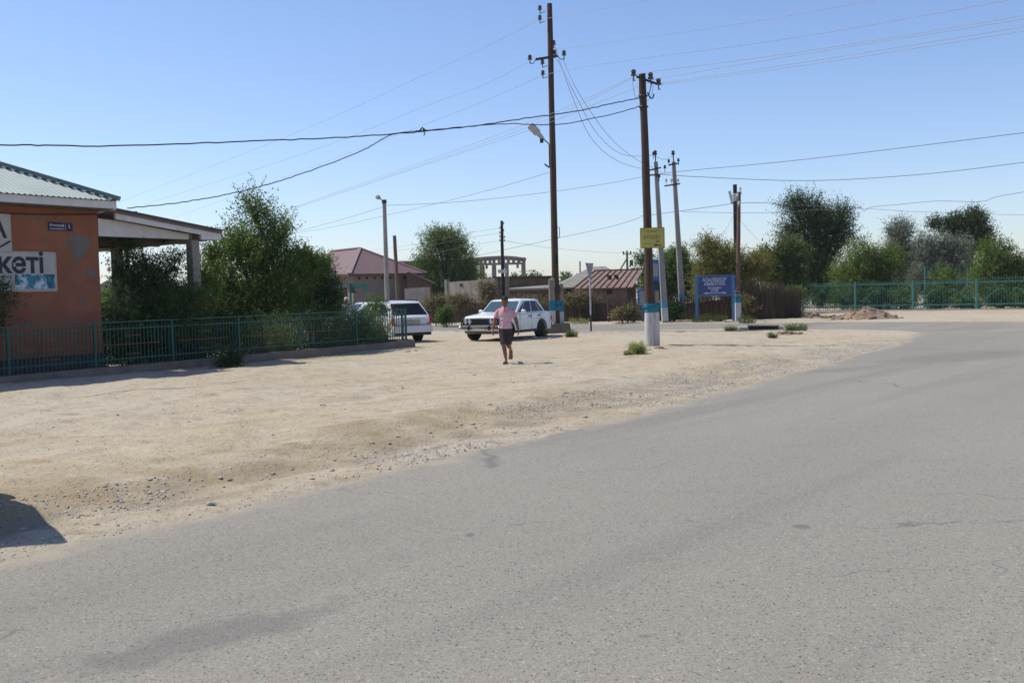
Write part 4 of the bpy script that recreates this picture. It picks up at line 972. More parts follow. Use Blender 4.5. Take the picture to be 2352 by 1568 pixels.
# ---- tall wooden pole in its concrete block
b1 = gp(1278, 767); Y1 = b1.y; k1 = mpp(Y1)
p1 = thing('wooden_pole', 'tallest dark wooden power pole set in a concrete block, with a street lamp', 'utility pole', b1)
H1 = Zh(1257, 9, Y1); z_bt = Zh(1278, 742, Y1)
def zz(v, u=1278, Y=None): return Zh(u, v, Y or Y1)
def xx(u, v, t0, Y=None): return P(u, v, Y or Y1).x - t0.x
shaft(p1, 0.150, 0.105, H1, M_WOOD, z_bt - 0.3, (0.02, 0), seed=2)
bl = MB(); w0, w1 = 0.60, 0.52
bl.hexa([(-w0, -w0 + .05, -0.15), (w0 + .04, -w0, -0.15), (w0, w0, -0.15), (-w0, w0, -0.15), (-w1, -w1, z_bt - 0.03), (w1, -w1 + .02, z_bt), (w1, w1, z_bt), (-w1, w1, z_bt - 0.02)])
bl.build('footing', mat('dark_footing', (0.165, 0.135, 0.108), 0.97, col2=(0.12, 0.095, 0.075), nscale=4, bump=0.5), p1)
def stub(t, x, y, w, d, ztop, zg, zw, zt_, rz=0.0):
    """concrete stub: bare top, teal band, white base (paint films 3 mm proud)"""
    s = MB(); s.cbox((x, y, (ztop + zg) / 2), (w, d, ztop - zg), 0.035); o = s.build('stub', M_STUB, t)
    s = MB(); s.box((x, y, (zw + zt_) / 2), (w + 0.006, d + 0.006, zt_ - zw)); s.build('teal_band', M_PTEAL, t)
    s = MB(); s.box((x, y, (zg + zw) / 2), (w + 0.006, d + 0.006, zw - zg - 0.004)); s.build('white_band', M_PWHITE, t)
zc, zd = zz(713), zz(690)
stub(p1, xx(1268, 700, b1), -0.10, 0.25, 0.24, zz(640), z_bt, zc, zd)
stub(p1, xx(1290, 700, b1), 0.10, 0.17, 0.24, zz(652), z_bt, zc - 0.05, zd - 0.02)
MB().tube([(xx(1278, 700, b1), -0.0, zc + 0.0), (xx(1278, 700, b1), 0, zd)], 0.158, 12).build('teal_band', M_PTEAL, p1)
for z in (zz(663), zz(700), zz(668)):
    r_ = MB(); r_.tube([(xx(1277, 700, b1) + 0.26 * math.cos(a), 0.02 + 0.25 * math.sin(a), z + 0.02 * math.sin(a)) for a in np.linspace(0, 6.283, 17)], 0.014, 5, False); r_.build('binding_wire', M_STEEL, p1)
MB().box((xx(1279, 595, b1), -0.13, zz(595)), (0.1, 0.04, 0.34)).build('number_board', M_DARK, p1)
MB().tube([(0.14, 0, zz(545)), (0.22, 0, zz(545)), (0.22, 0, zz(522)), (0.14, 0, zz(522))], 0.015, 5).build('hook', M_STEEL, p1)
# insulators on hooks and the cross arm
def hook(t, u, v, Y, b, side, white=False):
    x, z = xx(u, v, b, Y), Zh(u, v, Y); xp = x + side * (-0.14)
    h = MB(); h.tube([(xp - side * 0.06, -0.02, z - 0.06), (x - side * 0.05, -0.02, z - 0.12), (x, -0.02, z - 0.10), (x, -0.02, z)], 0.014, 5); h.build('hook', M_STEEL, t)
    insul(t, (x, -0.02, z), 1.5, INSW_ME if white else None)
for u, v, s in ((1240, 24, -1), (1240, 46, -1), (1272, 104, 1), (1274, 126, 1), (1246, 148, -1), (1247, 173, -1)): hook(p1, u, v, Y1, b1, s)
ca, cb_ = P(1230, 139, Y1) - b1, P(1281, 131, Y1) - b1
MB().beam((ca.x, -0.16, ca.z), (cb_.x, -0.16, cb_.z), 0.07, 0.09).build('crossarm', M_STEEL, p1)
for u, v, e in ((1217, 140, ca), (1295, 130, cb_)):
    q_ = P(u, v, Y1) - b1; h = MB(); h.tube(catmull([(e.x, -0.16, e.z), ((e.x + q_.x) / 2, -0.16, q_.z - 0.15), (q_.x, -0.16, q_.z - 0.1), (q_.x, -0.16, q_.z)], 4), 0.015, 5); h.build('hook', M_STEEL, p1); insul(p1, (q_.x, -0.16, q_.z), 1.6)
# street lamp on this pole
l0, l1, l2, l3 = [P(u, v, Y1) - b1 for u, v in ((1262, 386), (1261, 335), (1249, 323), (1216, 291))]
MB().tube([(l0.x, -0.14, l0.z), (l1.x, -0.15, l1.z), (l1.x - .03, -0.16, l1.z + .08), (l2.x, -0.2, l2.z)], 0.024, 7).build('lamp_arm', M_STEEL, p1)
dv = (l3 - l2); lh = MB()
sec = [(0.0, 0.05, 0.05), (0.18, 0.08, 0.08), (0.40, 0.10, 0.09), (0.45, 0.15, 0.10), (0.9, 0.16, 0.09), (1.0, 0.10, 0.05)]
lh.tube([Vector((l2.x, -0.2, l2.z)) + Vector((dv.x, -0.25, dv.z)) * s for s, _, _ in sec], [(a, b) for _, a, b in sec], 10)
hd = lh.build('lamp_head', M_LAMP, p1, True)
dn = Vector((dv.z, 0, -dv.x)).normalized()
bl_ = MB(); q_ = Vector((l2.x, -0.2, l2.z)) + Vector((dv.x, -0.25, dv.z)) * 0.2
bl_.box((q_.x + 0.02, q_.y, q_.z - 0.16), (0.14, 0.1, 0.16)); bl_.build('ballast', M_STEEL, hd)
MB().beam((l0.x - 0.02, -0.15, l0.z), (l0.x - 0.2, -0.2, l0.z + 0.14), 0.05, 0.05).build('bracket', M_STEEL, p1)

# ---- shorter pole with yellow notice
b2 = gp(1493, 798); Y2 = b2.y; b2.z = hgt(b2.x, b2.y) - 0.02
H2 = Zh(1475, 170, Y2); lean2 = (P(1475, 170, Y2).x - b2.x, 0)
p2 = thing('wooden_pole', 'brown wooden power pole with white and teal painted base and yellow notice', 'utility pole', b2)
H2 -= b2.z
shaft(p2, 0.142, 0.105, H2, M_WOOD, 0.0, lean2, bend=0.03, seed=5)
def z2(v): return Zh(1493, v, Y2) - b2.z
r_ = lambda z: 0.142 - 0.037 * z / H2
lx = lambda z: lean2[0] * z / H2 + 0.03 * math.sin(math.pi * z / H2)
def band(t, za, zb_, m, rf, lf, name, ex=0.007): return MB().tube([(lf(za), 0, za), (lf((za + zb_) / 2), 0, (za + zb_) / 2), (lf(zb_), 0, zb_)], [rf(za) + ex, rf((za + zb_) / 2) + ex, rf(zb_) + ex], 14).build(name, m, t, True)
band(p2, -0.1, z2(718), M_PWHITE, r_, lx, 'white_band', 0.012)
band(p2, z2(718) + 0.002, z2(696), M_PTEAL, r_, lx, 'teal_band', 0.012)
stub(p2, 0.142 + 0.075, 0.06, 0.145, 0.2, z2(667), -0.1, z2(717), z2(696))
for z in (z2(705), z2(702)): MB().tube([(0.07 + 0.26 * math.cos(a), 0.02 + 0.2 * math.sin(a), z + 0.03 * math.cos(a + 1)) for a in np.linspace(0, 6.283, 15)], 0.012, 5, False).build('binding_wire', M_PTEAL, p2)
i0, i1, i2 = [P(u, v, Y2) - b2 for u, v in ((1454, 177), (1493, 184), (1511, 197))]
MB().beam((i0.x + .08, -0.14, i0.z - 0.02), (i2.x - .04, -0.14, i2.z + 0.02), 0.05, 0.06).build('crossarm', M_STEEL, p2)
for q_ in (i0, i1, i2):
    insul(p2, (q_.x, -0.14, q_.z), 1.5); MB().tube([(q_.x, -0.14, q_.z - 0.05), (q_.x + .02, -0.14, q_.z - 0.16), (q_.x + 0.06, -0.14, q_.z - 0.12)], 0.012, 5).build('hook', M_STEEL, p2)
s0_, s1_ = P(1491, 195, Y2) - b2, P(1484, 218, Y2) - b2
MB().beam((s0_.x + .05, -0.13, s0_.z), (s1_.x + .06, -0.12, s1_.z - 0.05), 0.025, 0.025).build('crossarm_brace', M_STEEL, p2)
hk = P(1490, 222, Y2) - b2; MB().tube(catmull([(hk.x - 0.05, -0.12, hk.z + 0.1), (hk.x + .02, -0.12, hk.z - 0.05), (hk.x + .1, -0.12, hk.z - .07), (hk.x + .14, -0.12, hk.z + 0.05)], 4), 0.02, 6).build('hook', M_STEEL, p2)
for k, z in enumerate((hk.z + 0.02, hk.z - 0.3)):
    MB().tube([(lx(z) + 0.13 * math.cos(a), 0.13 * math.sin(a), z) for a in np.linspace(0, 6.283, 13)], 0.02, 5, False).build('cable_clamp', M_STEEL, p2)
# jumper loops
MB().tube(catmull([P(1494, 186, Y2) - b2, P(1500, 200, Y2) - b2, P(1495, 222, Y2) - b2, P(1486, 232, Y2) - b2], 5), 0.006, 5).build('jumper_wire', M_WIRE, p2)
MB().tube(catmull([P(1453, 180, Y2) - b2, P(1455, 205, Y2) - b2, P(1462, 228, Y2) - b2, P(1469, 215, Y2) - b2], 5), 0.006, 5).build('jumper_wire', M_WIRE, p2)
# yellow notice nailed to this pole
M_YEL = mat('notice_yellow', (0.47, 0.40, 0.075), 0.5, col2=(0.38, 0.34, 0.09), nscale=2.5, spec=0.4)
nz_ = z2(570) + b2.z; nw, nh = 51 * mpp(Y2), 45 * mpp(Y2)
yn = thing('yellow_notice', 'yellow notice board with dark print nailed to the wooden pole', 'notice', (b2.x + P(1496, 548, Y2).x - b2.x, Y2 - 0.22, nz_), RAD(-9))
MB().cbox((0, 0, nh / 2), (nw, 0.045, nh), 0.006).build('panel', M_YEL, yn)
fm = MB()
for a, c in (((-nw / 2, 0, 0), (nw / 2, 0, 0)), ((-nw / 2, 0, nh), (nw / 2, 0, nh)), ((-nw / 2, 0, 0), (-nw / 2, 0, nh)), ((nw / 2, 0, 0), (nw / 2, 0, nh))): fm.beam((a[0], -0.004, a[2]), (c[0], -0.004, c[2]), 0.02, 0.056, up=(0, 1, 0) if a[2] == c[2] else (1, 0, 0))
fm.build('frame', mat('notice_frame', (0.26, 0.22, 0.06), 0.6), yn)
M_PRINT = mat('dark_print', (0.10, 0.10, 0.02), 0.6)
rr = random.Random(4)
for zf, w0, w1 in ((0.86, -0.36, 0.36), (0.79, -0.22, 0.2), (0.60, -0.32, 0.36), (0.53, -0.26, 0.30), (0.46, -0.1, 0.25), (0.22, -0.38, 0.0)):
    x = w0 * nw
    while x < w1 * nw:
        l = rr.uniform(0.02, 0.06); MB().box((x + l / 2, -0.0245, nh * zf), (l, 0.003, 0.016)).build('print_line', M_PRINT, yn); x += l + 0.012
tk = MB(); tk.box((nw * 0.15, -0.0255, nh * 0.14), (0.10, 0.003, 0.06)); tk.box((nw * 0.31, -0.0255, nh * 0.125), (0.10, 0.003, 0.035)); tk.prism([Vector((nw * .12, 0, nh * .3)), Vector((nw * .33, 0, nh * .28)), Vector((nw * .25, 0, nh * .36))], (0, -0.027, 0), (0, -0.024, 0))
tk.build('pictogram', M_PRINT, yn)
MB().box((-nw * 0.34, -0.0255, nh * 0.52), (0.05, 0.003, 0.09)).build('red_mark', mat('red_print', (0.55, 0.12, 0.04), 0.6), yn)

# ---- two concrete poles
def conc_pole(ub, vb, ut, vt, label, tz, arms):
    b = gp(ub, vb); Y = b.y; t = thing('concrete_pole', label, 'utility pole', b)
    top = P(ut, vt, Y) - b; H = top.z; lean = (top.x, 0)
    s = MB(); K = 8
    for i in range(K):
        a0, a1 = i / K, (i + 1) / K; w0_, w1_ = 0.15 - 0.06 * a0, 0.15 - 0.06 * a1
        f = lambda a, w: [(lean[0] * a - w, -w, H * a), (lean[0] * a + w, -w, H * a), (lean[0] * a + w, w, H * a), (lean[0] * a - w, w, H * a)]
        lo, hi = f(a0, w0_), f(a1, w1_)
        if i == 0: s.v += lo
        s.v += hi; o = i * 4
        for j in range(4): s.f.append((o + j, o + (j + 1) % 4, o + 4 + (j + 1) % 4, o + 4 + j))
    s.f.append((3, 2, 1, 0)); o = K * 4; s.f.append((o, o + 1, o + 2, o + 3)); s.build('shaft', M_CONCG, t)
    def bnd(za, zb_, m, nm):
        wa = 0.15 - 0.06 * za / H + 0.004; wb = 0.15 - 0.06 * zb_ / H + 0.004; xa, xb = lean[0] * za / H, lean[0] * zb_ / H
        MB().hexa([(xa - wa, -wa, za), (xa + wa, -wa, za), (xa + wa, wa, za), (xa - wa, wa, za), (xb - wb, -wb, zb_), (xb + wb, -wb, zb_), (xb + wb, wb, zb_), (xb - wb, wb, zb_)]).build(nm, m, t)
    zt_, zm_, zl_ = [Zh(ub, v, Y) for v in tz]
    bnd(0.12, zm_, M_PWHITE, 'white_band'); bnd(zm_ + 0.003, zt_, mat('pale_blue_band', (0.13, 0.32, 0.42), 0.8), 'blue_band')
    sp = P(ut - 1, vt - 16, Y) - b; MB().tube([(top.x, 0, top.z - 0.1), (sp.x + .01, 0, sp.z)], 0.03, 6).build('top_pin', M_STEEL, t); insul(t, (sp.x, 0, sp.z), 1.8)
    for (u0, v0, u1, v1, ins, white) in arms:
        a, c = P(u0, v0, Y) - b, P(u1, v1, Y) - b
        MB().beam((a.x, -0.16, a.z), (c.x, -0.16, c.z), 0.07, 0.07).build('crossarm', M_STEEL, t)
        for (u, v) in ins:
            q_ = P(u, v, Y) - b; insul(t, (q_.x, -0.16, q_.z), 1.3, INSW_ME if white else None)
            if not white: MB().tube([(q_.x, -0.16, q_.z), (q_.x, -0.16, q_.z - 0.2)], 0.015, 5).build('hook', M_STEEL, t)
    return t, b
c1, bc1 = conc_pole(1528, 742, 1506, 372, 'grey concrete power pole standing right behind the yellow notice', (691, 707, 742),
          [(1482, 394, 1517, 386, [(1500, 357), (1526, 388)], False), (1482, 404, 1515, 402, [(1513, 408)], False)])
c2, bc2 = conc_pole(1569, 737, 1547, 372, 'leaning grey concrete power pole with white insulators near the blue sign', (676, 690, 737),
          [(1535, 380, 1558, 376, [(1535, 374), (1557, 372)], False), (1525, 428, 1561, 423, [(1529, 418), (1541, 418), (1556, 418)], True)])
MB().beam((-0.3, -0.2, Zh(1568, 661, bc2.y)), (0.1, -0.2, Zh(1568, 661, bc2.y)), 0.14, 0.06).build('bracket', M_CONCG, c2)

# ---- wood pole on white stub, black mast beside it
b3 = gp(1695, 740); Y3 = b3.y
p3 = thing('wooden_pole', 'slim reddish wooden pole on a white banded stub right of blue sign', 'utility pole', b3)
t3 = P(1698, 441, Y3) - b3; M_POLE3 = mat('reddish_pole', (0.17, 0.10, 0.075), 0.9, col2=(0.11, 0.065, 0.05), nscale=5, stretch=(5, 5, .3))
shaft(p3, 0.11, 0.085, t3.z, M_POLE3, 0.5, (t3.x, 0.05), seed=8)
zs = Zh(1695, 668, Y3)
stub(p3, 0, -0.02, 0.26, 0.24, zs, 0.0, Zh(1695, 695, Y3), Zh(1695, 679, Y3))
MB().tube([(0.14 * math.cos(a), -0.02 + 0.14 * math.sin(a), zs - 0.1) for a in np.linspace(0, 6.283, 13)], 0.03, 5, False).build('binding_wire', M_STEEL, p3)
for u, v in ((1699, 437), (1693, 452), (1696, 470)): q_ = P(u, v, Y3) - b3; insul(p3, (q_.x, -0.1, q_.z), 1.2, INSW_ME)
MB().cbox((-0.35, -0.15, 0.03), (0.8, 0.5, 0.1), 0.02).build('footing', M_CONC, p3)
bm = gp(1692, 722); bm = P(1692, 700, 60); bm.z = 0
mast = thing('antenna_mast', 'black tubular mast with white antenna panels behind the slim pole', 'mast', bm)
tm = P(1688, 424, 60) - bm
MB().tube([(0, 0, 0), (tm.x * .5, 0, tm.z * .5), (tm.x, 0, tm.z)], [0.13, 0.13, 0.12], 12).build('tube', mat('black_paint', (0.015, 0.014, 0.016), 0.6), mast, True)
for u0, v0, u1, v1 in ((1673, 440, 1679, 464), (1686, 445, 1686, 463), (1697, 441, 1698, 448)):
    a, c = P(u0, v0, 60) - bm, P(u1, v1, 60) - bm
    pn = MB(); pn.beam((a.x, -0.25, a.z), (c.x, -0.25, c.z), 0.16, 0.12, up=(0, 1, 0)); pn.build('antenna_panel', M_INSW, mast)
a, c = P(1677, 466, 60) - bm, P(1690, 467, 60) - bm; MB().beam((a.x, -0.2, a.z), (c.x, -0.1, c.z), 0.05, 0.07).build('bracket', M_STEEL, mast)
a = P(1683, 450, 60) - bm; MB().beam((a.x - .2, -0.2, a.z), (a.x + .1, -0.1, a.z), 0.05, 0.05).build('bracket', M_STEEL, mast)

# ---- concrete lamp post left of centre
YL = 46.0; bL = P(890, 700, YL); bL.z = 0
lp = thing('lamp_post', 'grey concrete lamp post behind the white wagon', 'lamp post', bL)
tl = P(882.5, 462, YL) - bL
s = MB(); s.tube([(0, 0, 0), (tl.x * .5, 0, tl.z * .5), (tl.x, 0, tl.z)], [0.125, 0.105, 0.085], 8); s.build('shaft', M_CONCG, lp)
MB().tube([(tl.x, 0, tl.z - 0.1), (tl.x, 0, tl.z + 0.06)], 0.11, 8).build('cap', M_STEEL, lp)
a, c, d_ = [P(u, v, YL) - bL for u, v in ((881, 464), (874, 457), (864, 450))]
MB().tube([(a.x, 0, a.z), (c.x, 0, c.z)], 0.02, 6).build('lamp_arm', M_STEEL, lp)
MB().tube([Vector((c.x, 0, c.z)).lerp(Vector((d_.x, -0.05, d_.z)), s_) for s_ in (0, .3, .7, 1.0)], [0.04, 0.08, 0.12, 0.06], 9).build('lamp_head', mat('lamp_amber', (0.42, 0.34, 0.22), 0.4), lp, True)
# ---- bare leaning timber pole
YT = 58.0; bT = P(917, 740, YT); bT.z = 0; tT = P(906, 541, YT) - bT
t = thing('timber_pole', 'bare leaning timber pole beside the grey lamp post', 'pole', bT); shaft(t, 0.12, 0.10, tT.z, M_WOODL, 0, (tT.x, 0), seed=9)
# ---- dark pole with side insulators
Y6 = 58.0; b6 = P(1156, 730, Y6); b6.z = 0; t6 = P(1152.5, 507, Y6) - b6
p6 = thing('wooden_pole', 'black slender power pole behind the man, with a white plate', 'utility pole', b6); shaft(p6, 0.115, 0.08, t6.z, mat('tarred_wood', (0.035, 0.028, 0.024), 0.9), 0, (t6.x, 0), seed=10)
for u, v in ((1148, 524), (1157, 514), (1148, 535), (1157, 530), (1148, 544), (1159, 545), (1148, 553), (1159, 553)):
    q_ = P(u, v, Y6) - b6; insul(p6, (q_.x, -0.12, q_.z), 0.65); MB().beam((t6.x, -0.08, q_.z - .03), (q_.x, -0.12, q_.z - .03), 0.03, 0.03).build('hook', M_STEEL, p6)
q_ = P(1154, 623, Y6) - b6; MB().box((q_.x, -0.18, q_.z), (21 * mpp(Y6), 0.04, 8 * mpp(Y6))).build('plate', M_INSW, p6)
q_ = P(1160, 655, Y6) - b6; MB().box((0.28, 0.0, q_.z / 2 + .2), (0.24, 0.2, q_.z + .6)).build('stub', M_STUB, p6)
# ---- far A-frame pole
Y7 = 110.0; b7 = P(1442.5, 700, Y7); b7.z = 0; t7 = P(1442.5, 576, Y7) - b7
p7 = thing('wooden_pole', 'distant small power pole with raking strut beyond the rusty roof', 'utility pole', b7); shaft(p7, 0.16, 0.11, t7.z, M_WOODL, 0, (0, 0), seed=11)
a, c = P(1441, 592, Y7) - b7, P(1421, 625, Y7) - b7; MB().tube([(a.x, 0, a.z), (c.x, 0, c.z), (c.x - (a.x - c.x) * 2.2, 0, c.z - (a.z - c.z) * 2.2)], 0.1, 6).build('strut', M_CONCG, p7)
MB().beam((-0.4, 0, t7.z - .35), (0.4, 0, t7.z - .35), 0.08, 0.08).build('crossarm', M_STEEL, p7)
for x in (-0.4, 0.4): insul(p7, (x, 0, t7.z - .3), 2.0)
q_ = P(1450, 604, Y7) - b7; MB().box((q_.x, -0.1, q_.z), (0.35, 0.3, 0.6)).build('transformer_box', M_STEEL, p7)

# ---- yield sign seen from behind
by_ = gp(1358, 762.5); YY_ = by_.y
ys = thing('yield_sign', 'grey back of a triangular yield sign on a black and white post', 'road sign', by_)
a, c, e = [P(u, v, YY_) - by_ for u, v in ((1344, 603.5), (1363, 604.5), (1355.5, 640))]
MB().prism([Vector((a.x, 0, a.z)), Vector((c.x, -0.02, c.z)), Vector((e.x + .02, 0, e.z)), Vector((e.x - .03, 0, e.z))], (0, -0.012, 0), (0, 0.0, 0)).build('panel', mat('sign_back_grey', (0.33, 0.33, 0.34), 0.55, col2=(0.27, 0.27, 0.28)), ys)
tp = P(1354.5, 612, YY_) - by_; md = P(1357, 723, YY_) - by_
MB().tube([(md.x, 0.04, md.z), (tp.x, 0.04, tp.z)], 0.034, 10).build('post', mat('sign_post_grey', (0.42, 0.42, 0.43), 0.5), ys, True)
MB().tube([(0, 0.04, -0.2), (md.x, 0.04, md.z)], 0.036, 10).build('post_foot', mat('sign_post_black', (0.03, 0.03, 0.035), 0.5), ys, True)
MB().beam((tp.x - .06, 0.02, tp.z - .1), (tp.x + .06, 0.02, tp.z - .1), 0.03, 0.04).build('clamp', M_STEEL, ys)

# ---- cables
def cable(name, label, group, pts, r, m=None, n=10, wob=0.0, seed=0):
    q_ = catmull([P(*p) for p in pts], n); r = r * (0.7 if r < 0.0165 else 0.75)
    if wob:
        rr = random.Random(seed); q_ = [q_[0]] + [p + Vector((0, 0, (rr.random() - .5) * wob)) for p in q_[1:-1]] + [q_[-1]]
    o = q_[0].copy(); return MB().tube([p - o for p in q_], r, 5, False).build(name, m or M_WIRE, None, True, label=label, category='cable', group=group, loc=o)
TW = 'thick twisted cables'
M_CAB = mat('black_cable', (0.045, 0.043, 0.045), 0.7)
cable('power_cable', 'thick black twisted cable sagging across the sky to the shorter wooden pole', None, [(1470, 225, Y2), (1405, 238, 29), (1330, 254, 28.4), (1200, 273, 27.3), (1100, 288, 26.6), (970, 302, 25.8), (800, 315, 24.5), (560, 325, 23), (250, 335, 21), (0, 332, 19.5), (-250, 325, 18)], 0.020, M_CAB, 14, 0.022, 1)
cable('power_cable', 'thick black service cable running from the wooden pole to the shop roof', None, [(1470, 244, Y2), (1400, 264, 29.3), (1280, 286, 28.8), (1160, 285, 28.2), (1000, 298, 27.5), (900, 310, 27), (830, 347, 26.7), (690, 400, 26.1), (560, 438, 25.5), (420, 464, 25), (292, 478, 24.6)], 0.017, M_CAB, 12, 0.02, 2)
cl = P(970, 299, 25.8); t = thing('cable_clamp', 'small dark clamp hanging where two thick cables cross', 'clamp', cl)
MB().tube([(-0.1, 0, -0.05), (0.0, 0, 0.06), (0.10, 0, -0.02)], 0.022, 6).build('grip', M_CAB, t); MB().tube([(0.02, 0, 0.02), (0.06, 0, -0.1), (0.03, 0, -0.14)], 0.014, 6).build('tail', M_CAB, t)
g1 = 'thin wires running left from the tallest pole'
for pts in ([(1236, 47, Y1), (1100, 115, 43), (965, 177, 49), (680, 305, 62), (270, 466, 85)], [(1214, 143, Y1), (1100, 200, 43), (985, 241, 49), (700, 352, 62), (330, 470, 85)], [(1245, 174, Y1), (1130, 225, 43), (1000, 277, 50), (700, 390, 66), (400, 500, 90)]):
    cable('power_wire', 'thin bare wire running far left from the tallest wooden pole', g1, pts, 0.011, M_WIREL)
g2 = 'thin wires running right from the tallest pole'
for pts in ([(1243, 45, Y1), (1380, 21, 34), (1490, 0, 31), (2300, -180, 20)], [(1272, 115, Y1), (1500, 84, 33), (1750, 47, 28), (2010, 0, 24), (2700, -130, 18)], [(1248, 172, Y1), (1400, 145, 34.5), (1800, 91, 28), (2320, 0, 22), (2800, -95, 18)]):
    cable('power_wire', 'thin bare wire running right from the tallest wooden pole', g2, pts, 0.010, M_WIREL)
g3 = 'thin wires running right from the notice pole'
for pts in ([(1455, 175, Y2), (1500, 165, 29), (1850, 118, 25), (2352, 36, 20), (2800, -45, 17)], [(1494, 184, Y2), (1850, 124, 25), (2352, 44, 20), (2800, -30, 17)], [(1511, 193, Y2), (1850, 143, 25.4), (2352, 62, 20.5), (2800, -15, 17)], [(1511, 196, Y2), (1850, 150, 25.4), (2352, 72, 20.5), (2800, 0, 17)]):
    cable('power_wire', 'thin wire running right from the crossarm above the yellow notice', g3, pts, 0.0085, M_WIREL)
g4 = 'thin wires running left from the notice pole'
for pts in ([(1454, 177, Y2), (1250, 268, 36), (1000, 362, 46), (655, 482, 66)], [(1454, 180, Y2), (1250, 277, 36), (1000, 368, 46), (655, 484, 66)], [(1490, 190, Y2), (1400, 226, 33), (1200, 305, 38), (980, 378, 48), (650, 488, 67)]):
    cable('power_wire', 'thin wire sinking left from the crossarm above the yellow notice', g4, pts, 0.010, M_WIREL)
g5 = 'slack wires from tallest pole to concrete pole'
for pts in ([(1293, 136, Y1), (1330, 215, 39), (1400, 315, 43), (1460, 365, 47), (1500, 385, 49.6)], [(1280, 137, Y1), (1320, 215, 39), (1370, 305, 42), (1430, 355, 46), (1500, 357, 49.6)], [(1275, 108, Y1), (1310, 210, 39), (1360, 320, 42), (1430, 375, 46), (1520, 395, 49.8)]):
    cable('power_wire', 'slack wire drooping from the tallest pole to a concrete pole', g5, pts, 0.013)
cable('power_wire', 'short wire joining the tops of the two concrete poles', None, [(1500, 354, 50), (1515, 364, 50.5), (1530, 366, 51), (1546, 358, 52)], 0.012)
cable('power_wire', 'straight dark cable rising right from the concrete poles', None, [(1513, 400, 50), (1570, 393, 49), (1850, 366, 44), (2352, 305, 37), (2700, 258, 33)], 0.017)
cable('power_wire', 'dark cable dipping and rising right above the dark tree', None, [(1513, 400, 50), (1600, 406, 50), (1850, 415, 49), (2100, 402, 46), (2352, 373, 42), (2700, 325, 38)], 0.019)
cable('power_wire', 'kinked cable bundle passing behind the slim reddish pole', None, [(1470, 497, 55), (1560, 485, 53), (1625, 476, 52.3), (1695, 467, 51.7), (1760, 466, 53), (1800, 470, 55), (1960, 476, 58), (1985, 484, 58), (2000, 476, 58), (2060, 470, 57), (2150, 462, 55), (2250, 463, 53), (2290, 452, 52), (2352, 441, 51), (2600, 400, 47)], 0.018)
cable('power_wire', 'lower thin cable on the slim reddish pole', None, [(1565, 486, 53), (1640, 488, 52.3), (1695, 489, 51.7), (1775, 488, 54), (1960, 479, 58), (2100, 486, 60), (2352, 494, 62), (2600, 497, 64)], 0.013)
cable('power_wire', 'cable falling left from the concrete poles towards the barn', None, [(1470, 500, 54), (1400, 521, 56), (1290, 545, 59), (1180, 569, 64), (1090, 588, 72), (990, 606, 84)], 0.016)
cable('power_wire', 'long wire from the concrete poles over to the grey lamp post', None, [(1500, 402, 50), (1380, 424, 50), (1240, 444, 49), (1050, 464, 47.5), (884, 472, 46.2)], 0.012)
cable('power_wire', 'wire falling left from the grey lamp post behind the green tree', None, [(884, 474, 46.2), (800, 500, 52), (690, 530, 60), (600, 552, 68)], 0.012)
cable('power_wire', 'long wire from the street lamp bracket down to the left', None, [(1262, 396, Y1), (1130, 435, 41), (960, 478, 48), (760, 522, 58), (600, 548, 68)], 0.010)
cable('power_wire', 'level far wire beneath the black slender pole', None, [(1500, 580, 110), (1400, 580, 105), (1280, 571, 85), (1159, 553, 58.2)], 0.014)
g6 = 'faint wires left of the black slender pole'
for v0, v1 in ((524, 560), (535, 568), (553, 590)):
    cable('power_wire', 'faint wire stretching left from the black slender pole', g6, [(1148, v0, 58), (1060, v0 + 14, 64), (950, v1 + 2, 80), (800, v1 + 22, 95)], 0.009)
g7 = 'guy wires of the antenna mast'
for u, v in ((1622, 598), (1755, 566)): cable('guy_wire', 'thin guy wire staying the black antenna mast', g7, [(1688, 492, 60), ((1688 + u) / 2, (495 + v) / 2, 60), (u, v, 60)], 0.010, M_WIREL)
# ================================================================== VEHICLES
M_GLASS = mat('car_glass', (0.006, 0.007, 0.008), 0.08, spec=0.3, col2=(0.01, 0.011, 0.012), nscale=2)
M_WSH = mat('windscreen_glass', (0.035, 0.075, 0.09), 0.05, spec=1.0, nscale=2)
M_TYRE = mat('tyre_rubber', (0.018, 0.018, 0.019), 0.85)
M_BLKP = mat('black_plastic', (0.015, 0.015, 0.016), 0.5)
M_CHR = mat('chrome', (0.6, 0.6, 0.6), 0.2, metal=1.0)
M_RIM = mat('steel_rim', (0.30, 0.30, 0.31), 0.4, metal=0.6)
M_RED = mat('red_lens', (0.45, 0.012, 0.010), 0.15, spec=0.6)
M_AMB = mat('amber_lens', (0.55, 0.14, 0.015), 0.2)
M_HEAD = mat('headlamp_glass', (0.55, 0.55, 0.55), 0.1, spec=0.7)
M_PLATE = mat('number_plate', (0.55, 0.53, 0.48), 0.6, col2=(0.42, 0.40, 0.36), nscale=12)
def paint(name, c): return mat(name, c, 0.28, col2=tuple(x * 0.96 for x in c), nscale=1.0, spec=0.5, coat=0.4)
def tyre_me():
    b = MB(); b.lathe((0, 0, 0), [(0.19, -0.08), (0.285, -0.09), (0.315, -0.07), (0.32, 0), (0.315, 0.07), (0.285, 0.09), (0.19, 0.08)], 20, 'y'); return b.mesh('tyre', M_TYRE, True)
def rim_me():
    b = MB(); b.lathe((0, 0, 0), [(0.05, -0.075), (0.10, -0.07), (0.13, -0.05), (0.18, -0.055), (0.195, -0.085), (0.2, -0.06), (0.2, 0.06), (0.05, 0.06)], 16, 'y'); return b.mesh('rim', M_RIM, True)
TYRE, RIM = tyre_me(), rim_me()
